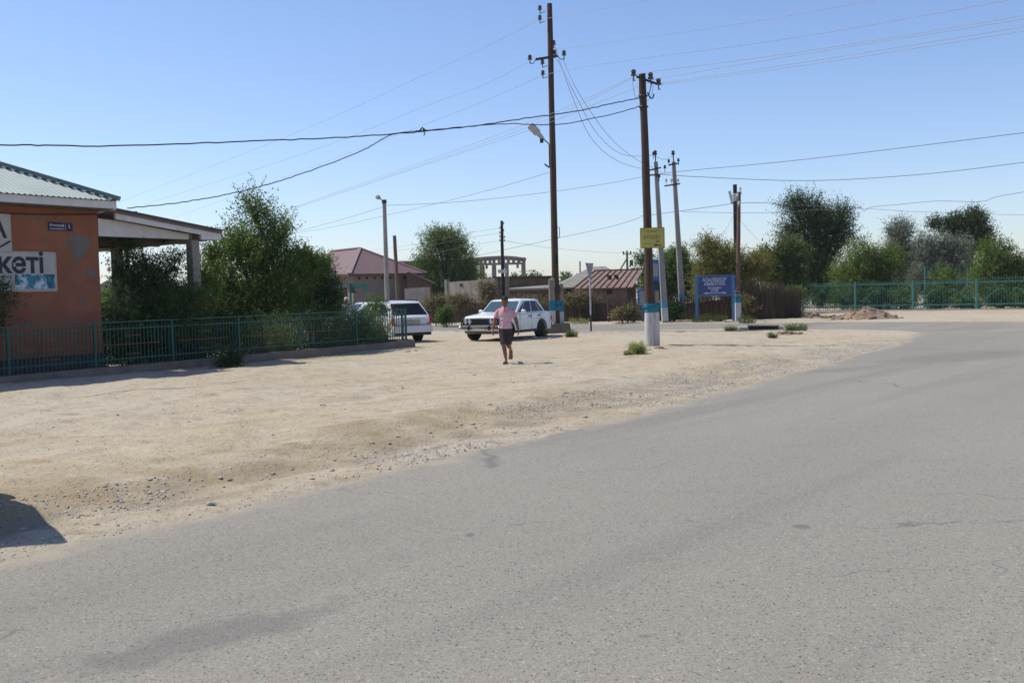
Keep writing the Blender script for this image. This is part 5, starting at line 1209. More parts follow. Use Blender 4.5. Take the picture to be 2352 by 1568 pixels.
def interp(tab, x):
    if x <= tab[0][0]: return tab[0][1]
    for (a, va), (b_, vb) in zip(tab[:-1], tab[1:]):
        if x <= b_: return va + (vb - va) * (x - a) / (b_ - a)
    return tab[-1][1]
def car(name, label, loc, rz, col, spec):
    """x forward, y left. spec: half width, front/rear x, deck profile, axle positions, greenhouse corners"""
    t = thing(name, label, 'car', loc, rz)
    hwid, xf, xr, deck, axles, gh = spec['hw'], spec['xf'], spec['xr'], spec['deck'], spec['axles'], spec['gh']
    R = 0.37; sill = spec.get('sill', 0.26); pm = paint('car_paint_' + spec['pn'], col)
    xs = sorted(set([round(xr + (xf - xr) * i / 34, 3) for i in range(35)] + [round(a + R * math.sin(k * math.pi / 12), 3) for a in axles for k in range(-6, 7)]))
    b = MB(); rows = []
    for x in xs:
        zt_ = interp(deck, x); zb_ = sill
        for a in axles:
            if abs(x - a) < R: zb_ = max(zb_, 0.30 + math.sqrt(max(0, R * R - (x - a) ** 2)) * 1.0 - 0.0)
        e = min((xf - x), (x - xr)); pin = 1 - 0.10 * max(0, 1 - e / 0.35) ** 2.0           # plan taper to the ends
        h = hwid * pin; zb_ = min(zb_, zt_ - 0.16); eb = 0.10 * max(0, 1 - e / 0.12) if sill < 0.5 else 0
        zb_ += eb
        row = [(x, h * 0.90, zb_), (x, h * 0.985, zb_ + 0.03), (x, h, (zb_ + zt_) * 0.5 if zb_ > .5 else 0.58), (x, h * 0.985, zt_ - 0.12), (x, h * 0.955, zt_ - 0.035), (x, h * 0.90, zt_), (x, h * 0.5, zt_ + 0.022), (x, 0, zt_ + 0.03)]
        rows.append(row + [(p[0], -p[1], p[2]) for p in row[-2::-1]])
    n = len(rows[0])
    for r in rows: b.v += r
    for i in range(len(rows) - 1):
        for j in range(n - 1): b.f.append((i * n + j, i * n + j + 1, (i + 1) * n + j + 1, (i + 1) * n + j))
        b.f.append((i * n + n - 1, i * n, (i + 1) * n, (i + 1) * n + n - 1))
    b.f.append(tuple(range(n - 1, -1, -1))); o = (len(rows) - 1) * n; b.f.append(tuple(o + j for j in range(n)))
    body = b.build('body', pm, t, True)
    for p in body.data.polygons: pass
    MB().box(((xf + xr) / 2, 0, 0.45), (xf - xr - 0.5, hwid * 1.0, 0.42)).build('underbody', M_BLKP, t)
    # greenhouse: bottom and top outlines
    fb, ft, rt, rb_, zt0, zr_, wb, wt = gh                 # x of screen base, screen top, rear top, rear base; belt z, roof z, half widths
    zf0, zb0 = interp(deck, fb) - 0.01, interp(deck, rb_) - 0.01
    g = MB(); mid = (ft + rt) / 2
    bot = [(fb, -wb * .97, zf0), (fb - 0.05, -wb, zt0), (rb_ + 0.06, -wb, zt0), (rb_, -wb * .97, zb0), (rb_, wb * .97, zb0), (rb_ + 0.06, wb, zt0), (fb - 0.05, wb, zt0), (fb, wb * .97, zf0)]
    top = [(ft, -wt * .97, zr_ - 0.035), (ft - 0.05, -wt, zr_ - 0.045), (rt + 0.05, -wt, zr_ - 0.045), (rt, -wt * .97, zr_ - 0.035), (rt, wt * .97, zr_ - 0.035), (rt + 0.05, wt, zr_ - 0.045), (ft - 0.05, wt, zr_ - 0.045), (ft, wt * .97, zr_ - 0.035)]
    rf_ = [(ft - 0.1, -wt * .84, zr_ - 0.005), (ft - 0.18, -wt * .9, zr_ - 0.004), (rt + 0.18, -wt * .9, zr_ - 0.004), (rt + 0.1, -wt * .84, zr_ - 0.005), (rt + 0.1, wt * .84, zr_ - 0.005), (rt + 0.18, wt * .9, zr_ - 0.004), (ft - 0.18, wt * .9, zr_ - 0.004), (ft - 0.1, wt * .84, zr_ - 0.005)]
    g.v = bot + top + rf_
    for l in (0, 8):
        for i in range(8): j = (i + 1) % 8; g.f.append((l + i, l + j, l + 8 + j, l + 8 + i))
    o = len(g.v); g.v.append((mid, 0, zr_ + 0.03))
    for i in range(8): g.f.append((16 + i, 16 + (i + 1) % 8, o))
    g.build('roof', pm, t, True)
    def pane(nm, m, q, inset=0.0, off=0.005):
        q = [Vector(p) for p in q]; c = sum(q, Vector()) / 4; nr = (q[1] - q[0]).cross(q[3] - q[0]).normalized()
        if nr.dot(c - Vector((mid, 0, 1.0))) < 0: nr = -nr
        q = [p + (c - p).normalized() * inset for p in q]
        b = MB(); b.hexa([p - nr * 0.004 for p in q] + [p + nr * off for p in q]); return b.build(nm, m, t)
    def L2(a, c, s): return Vector(a).lerp(Vector(c), s)
    # windscreen and rear window
    pane('windscreen', M_WSH, [L2(bot[0], top[0], .08), L2(bot[7], top[7], .08), L2(bot[7], top[7], .96), L2(bot[0], top[0], .96)], 0.035)
    pane('rear_window', M_GLASS, [L2(bot[3], top[3], spec.get('rw', .1)), L2(bot[4], top[4], spec.get('rw', .1)), L2(bot[4], top[4], .93), L2(bot[3], top[3], .93)], 0.05)
    for sgn in (1, -1):
        i0, i1 = (6, 5) if sgn > 0 else (1, 2)
        def sp(s, h): return L2(L2(bot[i0], bot[i1], s), L2(top[i0], top[i1], s), h)
        for s0, s1, sk0, sk1 in spec['windows']:
            pane('side_window', M_GLASS, [sp(s0, .04), sp(s1, .04), sp(s1 + sk1, .95), sp(s0 + sk0, .95)], 0.010)
        for x in spec['doors']:
            MB().box((x, sgn * (hwid * 0.994), 0.62), (0.006, 0.010, 0.60)).build('door_gap', M_BLKP, t)
        for x in spec['handles']:
            MB().cbox((x, sgn * (hwid * 0.985 + 0.012), spec['belt'] - 0.13), (0.16, 0.04, 0.045), 0.01).build('door_handle', spec.get('hm', M_BLKP), t)
        mr = MB(); mr.cbox((fb - 0.28, sgn * (hwid + 0.10), spec['belt'] + 0.06), (0.10, 0.16, 0.12), 0.02); mr.beam((fb - 0.28, sgn * hwid * .92, spec['belt'] - 0.01), (fb - 0.28, sgn * (hwid + .05), spec['belt'] + 0.03), 0.03, 0.03); mr.build('wing_mirror', spec.get('mm', pm), t)
        MB().beam((axles[1] + 0.42, sgn * (hwid * .965), sill + 0.02), (axles[0] - 0.42, sgn * (hwid * .965), sill + 0.02), 0.05, 0.10).build('sill', M_BLKP, t)
    for x in axles:
        for sgn in (1, -1):
            w = ob('wheel', None, t, loc=(x, sgn * (hwid - 0.115), 0.31)); w.rotation_euler = (0, 0, 0 if sgn < 0 else math.pi)
            if x == axles[0]: w.rotation_euler.z += spec.get('steer', 0.0)
            ob('tyre', TYRE, w); ob('rim', RIM, w)
            a = MB(); a.tube([(x + (R + .015) * math.cos(q_), sgn * (hwid * .985), 0.30 + (R + .005) * math.sin(q_)) for q_ in np.linspace(0.05, math.pi - 0.05, 13)], 0.018, 6); a.build('wheel_arch', M_BLKP, t)
    return t, pm
# ---- white boxy sedan, front to the camera
hdg = RAD(240); ct = G0(1090, 784.5)
LW = dict(hw=0.80, xf=1.98, xr=-2.0, pn='white', deck=[(-2.0, 0.86), (-1.95, 0.93), (-1.5, 0.965), (-0.9, 0.965), (0.70, 0.965), (1.2, 0.93), (1.85, 0.875), (1.95, 0.85), (1.98, 0.80)], axles=(1.32, -1.10),
          gh=(0.76, 0.20, -1.10, -1.48, 0.955, 1.435, 0.75, 0.635), belt=0.95, doors=(0.55, -0.32, -1.02), handles=(-0.18, -0.88), steer=-0.25, sill=0.27,
          windows=((0.02, 0.15, 0.12, 0.02), (0.17, 0.50, 0.02, 0.0), (0.525, 0.80, 0.0, 0.0), (0.82, 0.955, 0.0, -0.09)))
rot = Matrix.Rotation(hdg, 3, 'Z'); org = Vector((ct.x, ct.y, 0)) - rot @ Vector((1.32, -0.685, 0))
org.z = hgt(org.x, org.y) - 0.01
sed, pm = car('parked_sedan', 'old boxy white sedan with four round headlamps and black grille', org, hdg, (0.68, 0.70, 0.68), LW)
MB().cbox((1.972, 0, 0.695), (0.07, 1.50, 0.225), 0.012).build('grille', M_BLKP, sed)
for i in range(7): MB().box((2.006, 0, 0.63 + i * 0.022), (0.01, 0.70, 0.007)).build('grille_bar', M_STEEL, sed)
MB().beam((2.003, -0.70, 0.795), (2.003, 0.70, 0.795), 0.02, 0.014).build('grille_trim', M_CHR, sed)
for y in (-0.61, -0.44, 0.44, 0.61):
    h = MB(); h.lathe((2.0, y, 0.70), [(0.070, -0.02), (0.070, 0.004), (0.058, 0.010), (0.03, 0.016)], 14, 'x'); hl = h.build('headlight', M_HEAD, sed, True)
    r_ = MB(); r_.tube([(2.012, y + 0.070 * math.cos(a), 0.70 + 0.070 * math.sin(a)) for a in np.linspace(0, 6.283, 17)], 0.010, 5, False); r_.build('bezel', M_CHR, hl)
MB().cbox((2.06, 0, 0.49), (0.10, 1.52, 0.10), 0.02).build('front_bumper', mat('dull_bumper', (0.07, 0.07, 0.072), 0.5), sed)
for s in (1, -1):
    MB().cbox((1.98, s * 0.80, 0.49), (0.26, 0.07, 0.10), 0.02).build('bumper_end', M_CHR, sed)
    MB().cbox((2.11, s * 0.42, 0.48), (0.05, 0.09, 0.17), 0.015).build('overrider', M_BLKP, sed)
    MB().box((1.90, s * 0.775, 0.60), (0.12, 0.035, 0.07)).build('side_marker', M_AMB, sed)
    MB().cbox((-2.0, s * 0.62, 0.68), (0.05, 0.26, 0.17), 0.01).build('tail_light', M_RED, sed)
MB().cbox((-2.06, 0, 0.49), (0.10, 1.55, 0.11), 0.02).build('rear_bumper', M_CHR, sed)
MB().box((2.10, 0.0, 0.43), (0.02, 0.52, 0.115)).build('number_plate', M_PLATE, sed)
MB().box((1.93, 0, 0.36), (0.06, 1.35, 0.14)).build('front_valance', mat('rusty_valance', (0.09, 0.055, 0.04), 0.8), sed)
MB().box((0.0, 0.803, 0.73), (2.9, 0.006, 0.008)).build('side_trim', M_RIM, sed)
for y in (-0.25, 0.3): MB().beam((0.79, y, 0.995), (0.56, y + 0.32, 1.10), 0.012, 0.012).build('wiper', M_BLKP, sed)
MB().box((-1.33, 0.655, 1.08), (0.2, 0.012, 0.08)).build('pillar_vent', M_BLKP, sed)
# ---- white wagon seen from the rear quarter
WG = dict(hw=0.845, xf=2.2, xr=-2.15, pn='pearl', deck=[(-2.15, 0.88), (-2.1, 0.95), (-1.0, 0.95), (0.9, 0.97), (1.5, 0.92), (2.0, 0.82), (2.15, 0.74), (2.2, 0.66)], axles=(1.33, -1.27),
          gh=(1.02, 0.32, -1.60, -2.06, 0.945, 1.475, 0.79, 0.64), belt=0.94, doors=(0.75, -0.20, -0.98), handles=(-0.05, -0.85), sill=0.27, rw=0.06,
          windows=((0.04, 0.12, 0.14, 0.05), (0.14, 0.40, 0.06, 0.0), (0.425, 0.66, 0.0, 0.0), (0.69, 0.94, 0.0, -0.06)))
hd2 = RAD(126); cw = G0(960, 786); rot = Matrix.Rotation(hd2, 3, 'Z'); og2 = Vector((cw.x, cw.y, 0)) - rot @ Vector((-1.27, -0.73, 0)); og2.z = hgt(og2.x, og2.y) - 0.01
wag, pm2 = car('parked_wagon', 'white station wagon parked tail out by the garden fence end', og2, hd2, (0.62, 0.63, 0.65), WG)
for s in (1, -1):
    MB().beam((0.1, s * 0.58, 1.50), (-1.5, s * 0.58, 1.50), 0.035, 0.04).build('roof_rail', M_BLKP, wag)
    tl_ = MB(); tl_.cbox((-2.105, s * 0.755, 0.79), (0.12, 0.13, 0.22), 0.03); tl_.build('tail_light', M_RED, wag)
    MB().cbox((-2.13, s * 0.70, 0.665), (0.1, 0.16, 0.05), 0.015).build('indicator', M_AMB, wag)
MB().cbox((-2.19, 0, 0.49), (0.14, 1.62, 0.26), 0.05).build('rear_bumper', pm2, wag)
MB().box((-2.17, 0, 0.32), (0.14, 1.45, 0.13)).build('bumper_skirt', M_BLKP, wag)
MB().box((-2.165, 0, 0.72), (0.02, 0.56, 0.15)).build('number_plate', mat('old_plate', (0.38, 0.34, 0.26), 0.7), wag)
MB().box((-2.155, 0, 0.725), (0.02, 0.66, 0.19)).build('plate_recess', mat('recess_grey', (0.40, 0.41, 0.42), 0.5), wag)
MB().box((-2.158, 0, 0.625), (0.012, 1.35, 0.012)).build('tailgate_gap', M_BLKP, wag)
eb = MB(); eb.lathe((-2.165, 0.0, 0.865), [(0.045, -0.008), (0.05, 0.0), (0.03, 0.01)], 12, 'x'); eb.build('badge', M_CHR, wag)
MB().tube([(-2.2, 0.35, 0.27), (-2.32, 0.35, 0.26)], 0.03, 8).build('exhaust', M_STEEL, wag)
# ---- third white car, mostly behind the weeds, facing the fence
HB = dict(LW); HB.update(hw=0.82, pn='cream', deck=[(-1.9, 0.86), (-1.6, 0.95), (0.9, 0.96), (1.5, 0.88), (1.95, 0.74), (1.98, 0.66)], gh=(0.98, 0.30, -1.2, -1.75, 0.95, 1.44, 0.76, 0.60), steer=0.0, doors=(0.7, -0.25), handles=(-0.1, -0.95))
oc = P(850, 712, 42.5); oc.z = 0.03
hb, pm3 = car('parked_hatchback', 'white car facing out behind the weeds near the green gate arch', oc, RAD(228), (0.64, 0.66, 0.68), HB)
for s in (1, -1):
    MB().cbox((1.95, s * 0.60, 0.66), (0.08, 0.30, 0.13), 0.03).build('headlight', M_HEAD, hb); MB().cbox((-1.96, s * 0.66, 0.75), (0.08, 0.2, 0.2), 0.02).build('tail_light', M_RED, hb)
MB().cbox((2.0, 0, 0.45), (0.12, 1.5, 0.2), 0.04).build('front_bumper', pm3, hb); MB().cbox((-2.0, 0, 0.45), (0.12, 1.5, 0.2), 0.04).build('rear_bumper', pm3, hb)
MB().box((2.07, 0, 0.46), (0.02, 0.5, 0.11)).build('number_plate', M_PLATE, hb)
# ---- van standing just outside the picture: its shadow falls on the shoulder
vs_ = dict(WG); vs_.update(pn='silver', hw=0.80, xf=2.0, xr=-1.98, deck=[(-1.98, 0.90), (-1.9, 0.98), (1.0, 1.0), (1.6, 0.92), (1.95, 0.78), (2.0, 0.68)], axles=(1.25, -1.2),
           gh=(1.25, 0.55, -1.78, -1.92, 0.99, 1.74, 0.76, 0.66), belt=0.98, windows=((0.04, 0.12, 0.14, 0.05), (0.14, 0.40, 0.06, 0.0), (0.425, 0.66, 0.0, 0.0), (0.69, 0.94, 0.0, 0.0)))
sv, pm4 = car('parked_van', 'silver minivan at the roadside whose shadow reaches the gravel shoulder', (-6.32, 7.24, 0.03), RAD(214), (0.45, 0.46, 0.47), vs_)
for s in (1, -1):
    MB().cbox((1.95, s * 0.60, 0.66), (0.08, 0.30, 0.13), 0.03).build('headlight', M_HEAD, sv); MB().cbox((-1.96, s * 0.70, 0.85), (0.08, 0.14, 0.4), 0.02).build('tail_light', M_RED, sv)
MB().cbox((2.0, 0, 0.45), (0.12, 1.5, 0.2), 0.04).build('front_bumper', pm4, sv); MB().cbox((-1.98, 0, 0.42), (0.10, 1.5, 0.2), 0.04).build('rear_bumper', pm4, sv)
# ================================================================== PEOPLE
def skin_mat(name, c):
    m = mat(name, c, 0.55, col2=tuple(x * 0.9 for x in c), nscale=12)
    return m
def capsule(b, p0, r0, p1, r1, n=12):
    p0, p1 = Vector(p0), Vector(p1); d = (p1 - p0); l = d.length; d = d / l
    pts, rad = [], []
    for a in (80, 55, 30): pts.append(p0 - d * (r0 * math.sin(RAD(a)))); rad.append(r0 * math.cos(RAD(a)))
    for s in (0, .5, 1): pts.append(p0 + d * (l * s)); rad.append(r0 + (r1 - r0) * s)
    for a in (30, 55, 80): pts.append(p1 + d * (r1 * math.sin(RAD(a)))); rad.append(r1 * math.cos(RAD(a)))
    b.tube(pts, rad, n)
def chain(b, pts):
    for (p0, r0), (p1, r1) in zip(pts[:-1], pts[1:]): capsule(b, p0, r0, p1, r1)
def rings(b, rows, n=16):
    """rows: centre, rx, ry (horizontal ellipses going up)"""
    o = len(b.v)
    for c, rx, ry in rows:
        for j in range(n): a = 2 * math.pi * j / n; b.v.append((c[0] + rx * math.cos(a), c[1] + ry * math.sin(a), c[2]))
    for i in range(len(rows) - 1):
        for j in range(n): j2 = (j + 1) % n; b.f.append((o + i * n + j, o + i * n + j2, o + (i + 1) * n + j2, o + (i + 1) * n + j))
    b.f.append(tuple(o + j for j in range(n - 1, -1, -1))); b.f.append(tuple(o + (len(rows) - 1) * n + j for j in range(n)))
def hand(b, w, d, side, curl=1.0):
    """palm and five fingers hanging from wrist w along d (down); thumb towards the front"""
    w, d = Vector(w), Vector(d).normalized(); f = Vector((0, -1, 0)); f = (f - d * f.dot(d)).normalized(); s = d.cross(f)
    inn = s if (s.x * side) < 0 else -s                      # towards the body
    for k in range(4):
        a = w + f * (0.030 - 0.020 * k); capsule(b, w + f * (0.012 - .008 * k), 0.024, a + d * 0.085, 0.0175, 8)
        l = (0.062, 0.072, 0.067, 0.052)[k]
        p1 = a + d * (0.085 + l * .5) + inn * 0.012; p2 = p1 + d * (l * .42) + inn * (0.035 * curl)
        capsule(b, a + d * 0.085, 0.0125, p1, 0.0115, 8); capsule(b, p1, 0.0115, p2, 0.010, 8)
    t0 = w + d * 0.03 + f * 0.03; t1 = t0 + d * 0.035 + f * 0.03 + inn * 0.012; t2 = t1 + d * 0.035 + f * 0.006 + inn * 0.01
    capsule(b, t0, 0.015, t1, 0.0125, 8); capsule(b, t1, 0.012, t2, 0.0095, 8)
def head(b, c, s=1.0, nod=0.0):
    """skull, jaw, nose, brow, ears, lips in one shape; face to -y"""
    R = Matrix.Rotation(nod, 3, 'X')
    def q(x, y, z): return tuple(Vector(c) + R @ Vector((x * s, y * s, z * s)))
    b.ball(q(0, 0.012, 0.035), (0.074 * s, 0.092 * s, 0.088 * s), 16, 10)
    capsule(b, q(0, -0.035, -0.02), 0.058 * s, q(0, -0.045, -0.075), 0.036 * s)
    capsule(b, q(-0.035, -0.03, -0.03), 0.035 * s, q(0, -0.055, -0.082), 0.026 * s); capsule(b, q(0.035, -0.03, -0.03), 0.035 * s, q(0, -0.055, -0.082), 0.026 * s)
    capsule(b, q(0, -0.082, 0.015), 0.009 * s, q(0, -0.103, -0.022), 0.013 * s, 8)
    capsule(b, q(-0.036, -0.075, 0.028), 0.012 * s, q(0.036, -0.075, 0.028), 0.012 * s, 8)
    capsule(b, q(-0.018, -0.083, -0.052), 0.008 * s, q(0.018, -0.083, -0.052), 0.008 * s, 8)
    for sx in (-1, 1): b.ball(q(sx * 0.076, 0.012, 0.0), (0.012 * s, 0.022 * s, 0.032 * s), 8, 6)
    return q
def face_parts(t, q, s=1.0):
    dk = mat('eye_dark', (0.02, 0.014, 0.012), 0.3); lp = mat('lip', (0.20, 0.075, 0.06), 0.5)
    for sx in (-1, 1):
        e = MB(); e.ball(q(sx * 0.032, -0.079, 0.008), (0.012, 0.008, 0.006), 8, 6); e.build('eye', dk, t)
        e = MB(); e.tube([q(sx * 0.016, -0.088, 0.028), q(sx * 0.034, -0.087, 0.033), q(sx * 0.050, -0.078, 0.028)], 0.005, 6); e.build('eyebrow', dk, t)
    e = MB(); e.tube([q(-0.022, -0.089, -0.052), q(0, -0.094, -0.052), q(0.022, -0.089, -0.052)], 0.005, 6); e.build('mouth', lp, t)

# ---- man in the pink polo shirt, walking to the camera
pm_ = G(1163, 834); man = thing('person', 'man in pink polo shirt and dark knee shorts walking in sandals', 'person', pm_, RAD(-4)); man.scale = (0.93, 0.93, 0.93)
M_SKIN = skin_mat('tanned_skin', (0.22, 0.095, 0.052))
sh = {}
hip = Vector((0.01, 0.03, 0.86)); 
rk, ra, rt_ = Vector((-0.045, -0.12, 0.475)), Vector((0.0, -0.10, 0.085)), Vector((-0.02, -0.26, 0.03))
lk, la, lt_ = Vector((0.065, -0.01, 0.46)), Vector((0.085, 0.38, 0.30)), Vector((0.085, 0.40, 0.115))
b = MB()
rings(b, [((0, .03, .80), .13, .10), ((0, .03, .92), .145, .105), ((0, .02, 1.06), .135, .10), ((0, .015, 1.20), .165, .11), ((0, .015, 1.31), .175, .105), ((0, .02, 1.37), .12, .085)])
chain(b, [((0, .02, 1.34), .066), ((0, .0, 1.44), .055), ((0, -.01, 1.49), .054)])
hq = head(b, (0.0, -0.015, 1.535), 1.06, RAD(14))
arms = {}
for sx, el, wr in ((-1, (-0.262, .04, 1.08), (-0.315, -.04, .855)), (1, (0.268, .05, 1.08), (0.318, .0, .845))):
    s_ = (sx * 0.180, .02, 1.310); arms[sx] = (Vector(s_), Vector(el), Vector(wr))
    chain(b, [((sx * .12, .02, 1.31), .06), (s_, .054), (el, .047), (tuple(Vector(el).lerp(Vector(wr), .3)), .047), (wr, .032)])
    d = (Vector(wr) - Vector(el)); hand(b, wr, d + Vector((0, 0, -.06)), sx)
for k, a, tt, hx in ((rk, ra, rt_, -.085), (lk, la, lt_, .085)):
    chain(b, [((hx, .03, .84), .092), (tuple(k + Vector((0, .01, 0))), .058), (tuple(k.lerp(a, .3) + Vector((0, .02, 0))), .057), (tuple(a + Vector((0, 0, .04))), .036)])
    heel = a + (Vector((0, 0.045, -0.045)) if a is ra else Vector((0, 0.075, 0.0)))
    capsule(b, tuple(a), .036, tuple(heel), .034); capsule(b, tuple(heel), .034, tuple(a.lerp(tt, .6)), .040); capsule(b, tuple(a), .034, tuple(a.lerp(tt, .7)), .036)
    sd = Vector((1, 0, 0))
    for i in range(5):
        f0 = a.lerp(tt, .7) + sd * (-.03 + .015 * i); dirn = (tt - a); dirn.z = min(dirn.z, 0) * (0.25 if a is ra else 1.0); capsule(b, tuple(f0), .013, tuple(f0 + dirn.normalized() * (0.055 - .005 * abs(i - 1))), .010, 8)
ob('body', remesh(b, 'body', M_SKIN, 0.0075, 3), man)
M_POLO = mat('pink_polo', (0.66, 0.32, 0.355), 0.9, col2=(0.58, 0.27, 0.30), nscale=9, stretch=(1, 1, .6), bump=0.9, bscale=9)
_N, _L = M_POLO.node_tree.nodes, M_POLO.node_tree.links                       # colour-block shirt: pale from the chest down, between the sleeves
_tc = _N.new('ShaderNodeTexCoord'); _sp = _N.new('ShaderNodeSeparateXYZ'); _L.new(_tc.outputs['Object'], _sp.inputs[0])
_ab = _N.new('ShaderNodeMath'); _ab.operation = 'ABSOLUTE'; _L.new(_sp.outputs[0], _ab.inputs[0])
_c1 = _N.new('ShaderNodeMath'); _c1.operation = 'LESS_THAN'; _c1.inputs[1].default_value = 1.265; _L.new(_sp.outputs[2], _c1.inputs[0])
_c2 = _N.new('ShaderNodeMath'); _c2.operation = 'LESS_THAN'; _c2.inputs[1].default_value = 0.168; _L.new(_ab.outputs[0], _c2.inputs[0])
_c3 = _N.new('ShaderNodeMath'); _c3.operation = 'MULTIPLY'; _L.new(_c1.outputs[0], _c3.inputs[0]); _L.new(_c2.outputs[0], _c3.inputs[1])
_mx = _N.new('ShaderNodeMix'); _mx.data_type = 'RGBA'; _mx.inputs[7].default_value = (0.60, 0.38, 0.425, 1)
_old = _N['Principled BSDF'].inputs['Base Color'].links[0].from_socket
_L.new(_c3.outputs[0], _mx.inputs[0]); _L.new(_old, _mx.inputs[6]); _L.new(_mx.outputs[2], _N['Principled BSDF'].inputs['Base Color'])
b = MB(); rings(b, [((0, .03, .865), .166, .132), ((0.005, .028, .90), .170, .130), ((0.004, .028, .95), .158, .124), ((0, .022, 1.04), .148, .118), ((0, .017, 1.15), .166, .126), ((0, .014, 1.23), .180, .128), ((0, .017, 1.30), .180, .118), ((0, .02, 1.345), .155, .098), ((0, .018, 1.38), .105, .082), ((0, .012, 1.41), .070, .068)], 20)
for zz_, xa_, xb_ in ((.93, -.13, .05), (1.00, .02, .13), (.985, -.14, -.03), (1.10, -.12, .02), (1.13, .05, .15)):
    capsule(b, (xa_, -.098, zz_), .014, (xb_, -.104, zz_ + .035), .010, 8)
for sx in (-1, 1):
    s_, e_, w_ = arms[sx]; capsule(b, (sx * .10, .02, 1.315), .072, tuple(s_ + Vector((-sx * .012, 0, -.012))), .064); b.tube([tuple(s_ + Vector((-sx * .01, 0, .01))), tuple(s_.lerp(e_, .35)), tuple(s_.lerp(e_, .64))], [.060, .063, .066], 14)
ob('polo_shirt', remesh(b, 'polo_shirt', M_POLO, 0.009, 3), man)
cb_ = MB(); 
for sx in (-1, 1):
    cb_.hexa([(sx * .075, .03, 1.385), (sx * .06, -.085, 1.375), (sx * .015, -.115, 1.335), (sx * .03, -.06, 1.38), (sx * .062, .02, 1.425), (sx * .05, -.06, 1.42), (sx * .022, -.10, 1.372), (sx * .04, -.05, 1.42)])
cb_.build('collar', mat('collar_white', (0.62, 0.55, 0.55), 0.9), man)
MB().box((0.0, -.118, 1.345), (0.035, 0.012, 0.10)).build('placket', mat('placket_red', (0.50, 0.12, 0.12), 0.9), man)
for sx in (-1, 1):
    s_, e_, w_ = arms[sx]; MB().tube([tuple(s_.lerp(e_, .61)), tuple(s_.lerp(e_, .66))], [.069, .069], 14, False).build('sleeve_hem', mat('collar_white', (0.62, 0.55, 0.55), 0.9), man, True)
M_SHORT = mat('dark_shorts', (0.050, 0.040, 0.040), 0.9, col2=(0.035, 0.028, 0.028), nscale=8, bump=0.5, bscale=9)
b = MB(); rings(b, [((0, .03, .78), .135, .105), ((0, .03, .85), .160, .122), ((0, .03, .925), .152, .118)], 18)
for k, hx in ((rk, -.085), (lk, .085)):
    kk = Vector((hx, .03, .84)).lerp(k, .97) + Vector((0, .005, 0)); b.tube([(hx, .03, .86), tuple(Vector((hx * 1.02, .03, .84)).lerp(k, .40)), tuple(kk)], [.092, .089, .084], 16)
ob('shorts', remesh(b, 'shorts', M_SHORT, 0.009, 2), man)
# hair as a cap of short tufts following the skull
hb_ = MB(); R = Matrix.Rotation(RAD(14), 3, 'X'); hc_ = Vector((0.0, -0.015, 1.535)); rr = random.Random(6)
hb_.ball(tuple(hc_ + R @ Vector((0, 0.026, 0.060))), (0.085, 0.098, 0.084), 16, 10)
for i in range(90):
    a, e = rr.uniform(0, 6.283), rr.uniform(0.15, 1.4); dd = Vector((math.cos(a) * math.cos(e), math.sin(a) * math.cos(e), math.sin(e)))
    c0 = hc_ + R @ (Vector((0, 0.024, 0.056)) + Vector((dd.x * .081, dd.y * .094, dd.z * .081))); capsule(hb_, tuple(c0), .012, tuple(c0 + R @ (dd * .016 + Vector((0, -.012, 0)))), .005, 6)
ob('hair', remesh(hb_, 'hair', mat('black_hair', (0.012, 0.010, 0.010), 0.6), 0.007, 1), man)
face_parts(man, hq)
M_SAND = mat('sandal_sole', (0.10, 0.055, 0.035), 0.8); M_STRAP = mat('sandal_strap', (0.06, 0.035, 0.025), 0.7)
for a, tt in ((ra, rt_), (la, lt_)):
    if a is ra: p0, p1, up = Vector((a.x + .01, a.y + .085, 0.008)), Vector((tt.x - .005, tt.y - .05, 0.006)), (0, 0, 1)
    else: p0, p1, up = a + Vector((0, .115, -.005)), tt + Vector((0, .02, -.045)), (0, 1, 0.6)
    s = MB(); s.beam(p0, p1, 0.092, 0.022, up); sd_ = s.build('sandal', M_SAND, man)
    mid_ = p0.lerp(p1, .68); nrm = Vector(up).normalized()
    dn_ = (p1 - p0).normalized(); sv_ = dn_.cross(nrm).normalized(); nrm = sv_.cross(dn_)
    st = MB(); st.tube([tuple(mid_ + sv_ * (0.048 * math.cos(q_)) + nrm * (0.066 * math.sin(q_))) for q_ in np.linspace(0, math.pi, 9)], [(0.006, 0.022)] * 9, 8); st.build('strap', M_STRAP, sd_)
# ---- person in the white cap behind the fence
pc = P(796, 700, 38.5); pc.z = hgt(pc.x, pc.y); pc2 = thing('person', 'person in white cap and grey shirt standing behind the fence', 'person', pc, RAD(10))
b = MB(); rings(b, [((0, 0, .80), .13, .10), ((0, 0, .95), .14, .10), ((0, 0, 1.2), .165, .11), ((0, 0, 1.33), .17, .10), ((0, 0, 1.38), .10, .08)])
chain(b, [((0, .01, 1.34), .06), ((0, -.01, 1.47), .052)]); hq2 = head(b, (0, -0.02, 1.53), 0.97, RAD(10))
for sx in (-1, 1):
    wr = (sx * 0.20, -.20, 1.03); el = (sx * .25, .03, 1.08); chain(b, [((sx * .12, 0, 1.32), .058), ((sx * .185, 0, 1.31), .054), (el, .042), (wr, .028)]); hand(b, wr, Vector((-sx * .02, -.1, -.02)), sx, .8)
    chain(b, [((sx * .085, 0, .84), .09), ((sx * .09, -.01, .46), .058), ((sx * .09, .01, .09), .038)]); capsule(b, (sx * .09, .03, .05), .038, (sx * .10, -.13, .035), .032)
ob('body', remesh(b, 'body', M_SKIN, 0.009, 3), pc2)
b = MB(); rings(b, [((0, 0, .88), .17, .125), ((0, 0, 1.05), .155, .118), ((0, 0, 1.2), .182, .126), ((0, 0, 1.31), .19, .118), ((0, .005, 1.39), .085, .075)], 18)
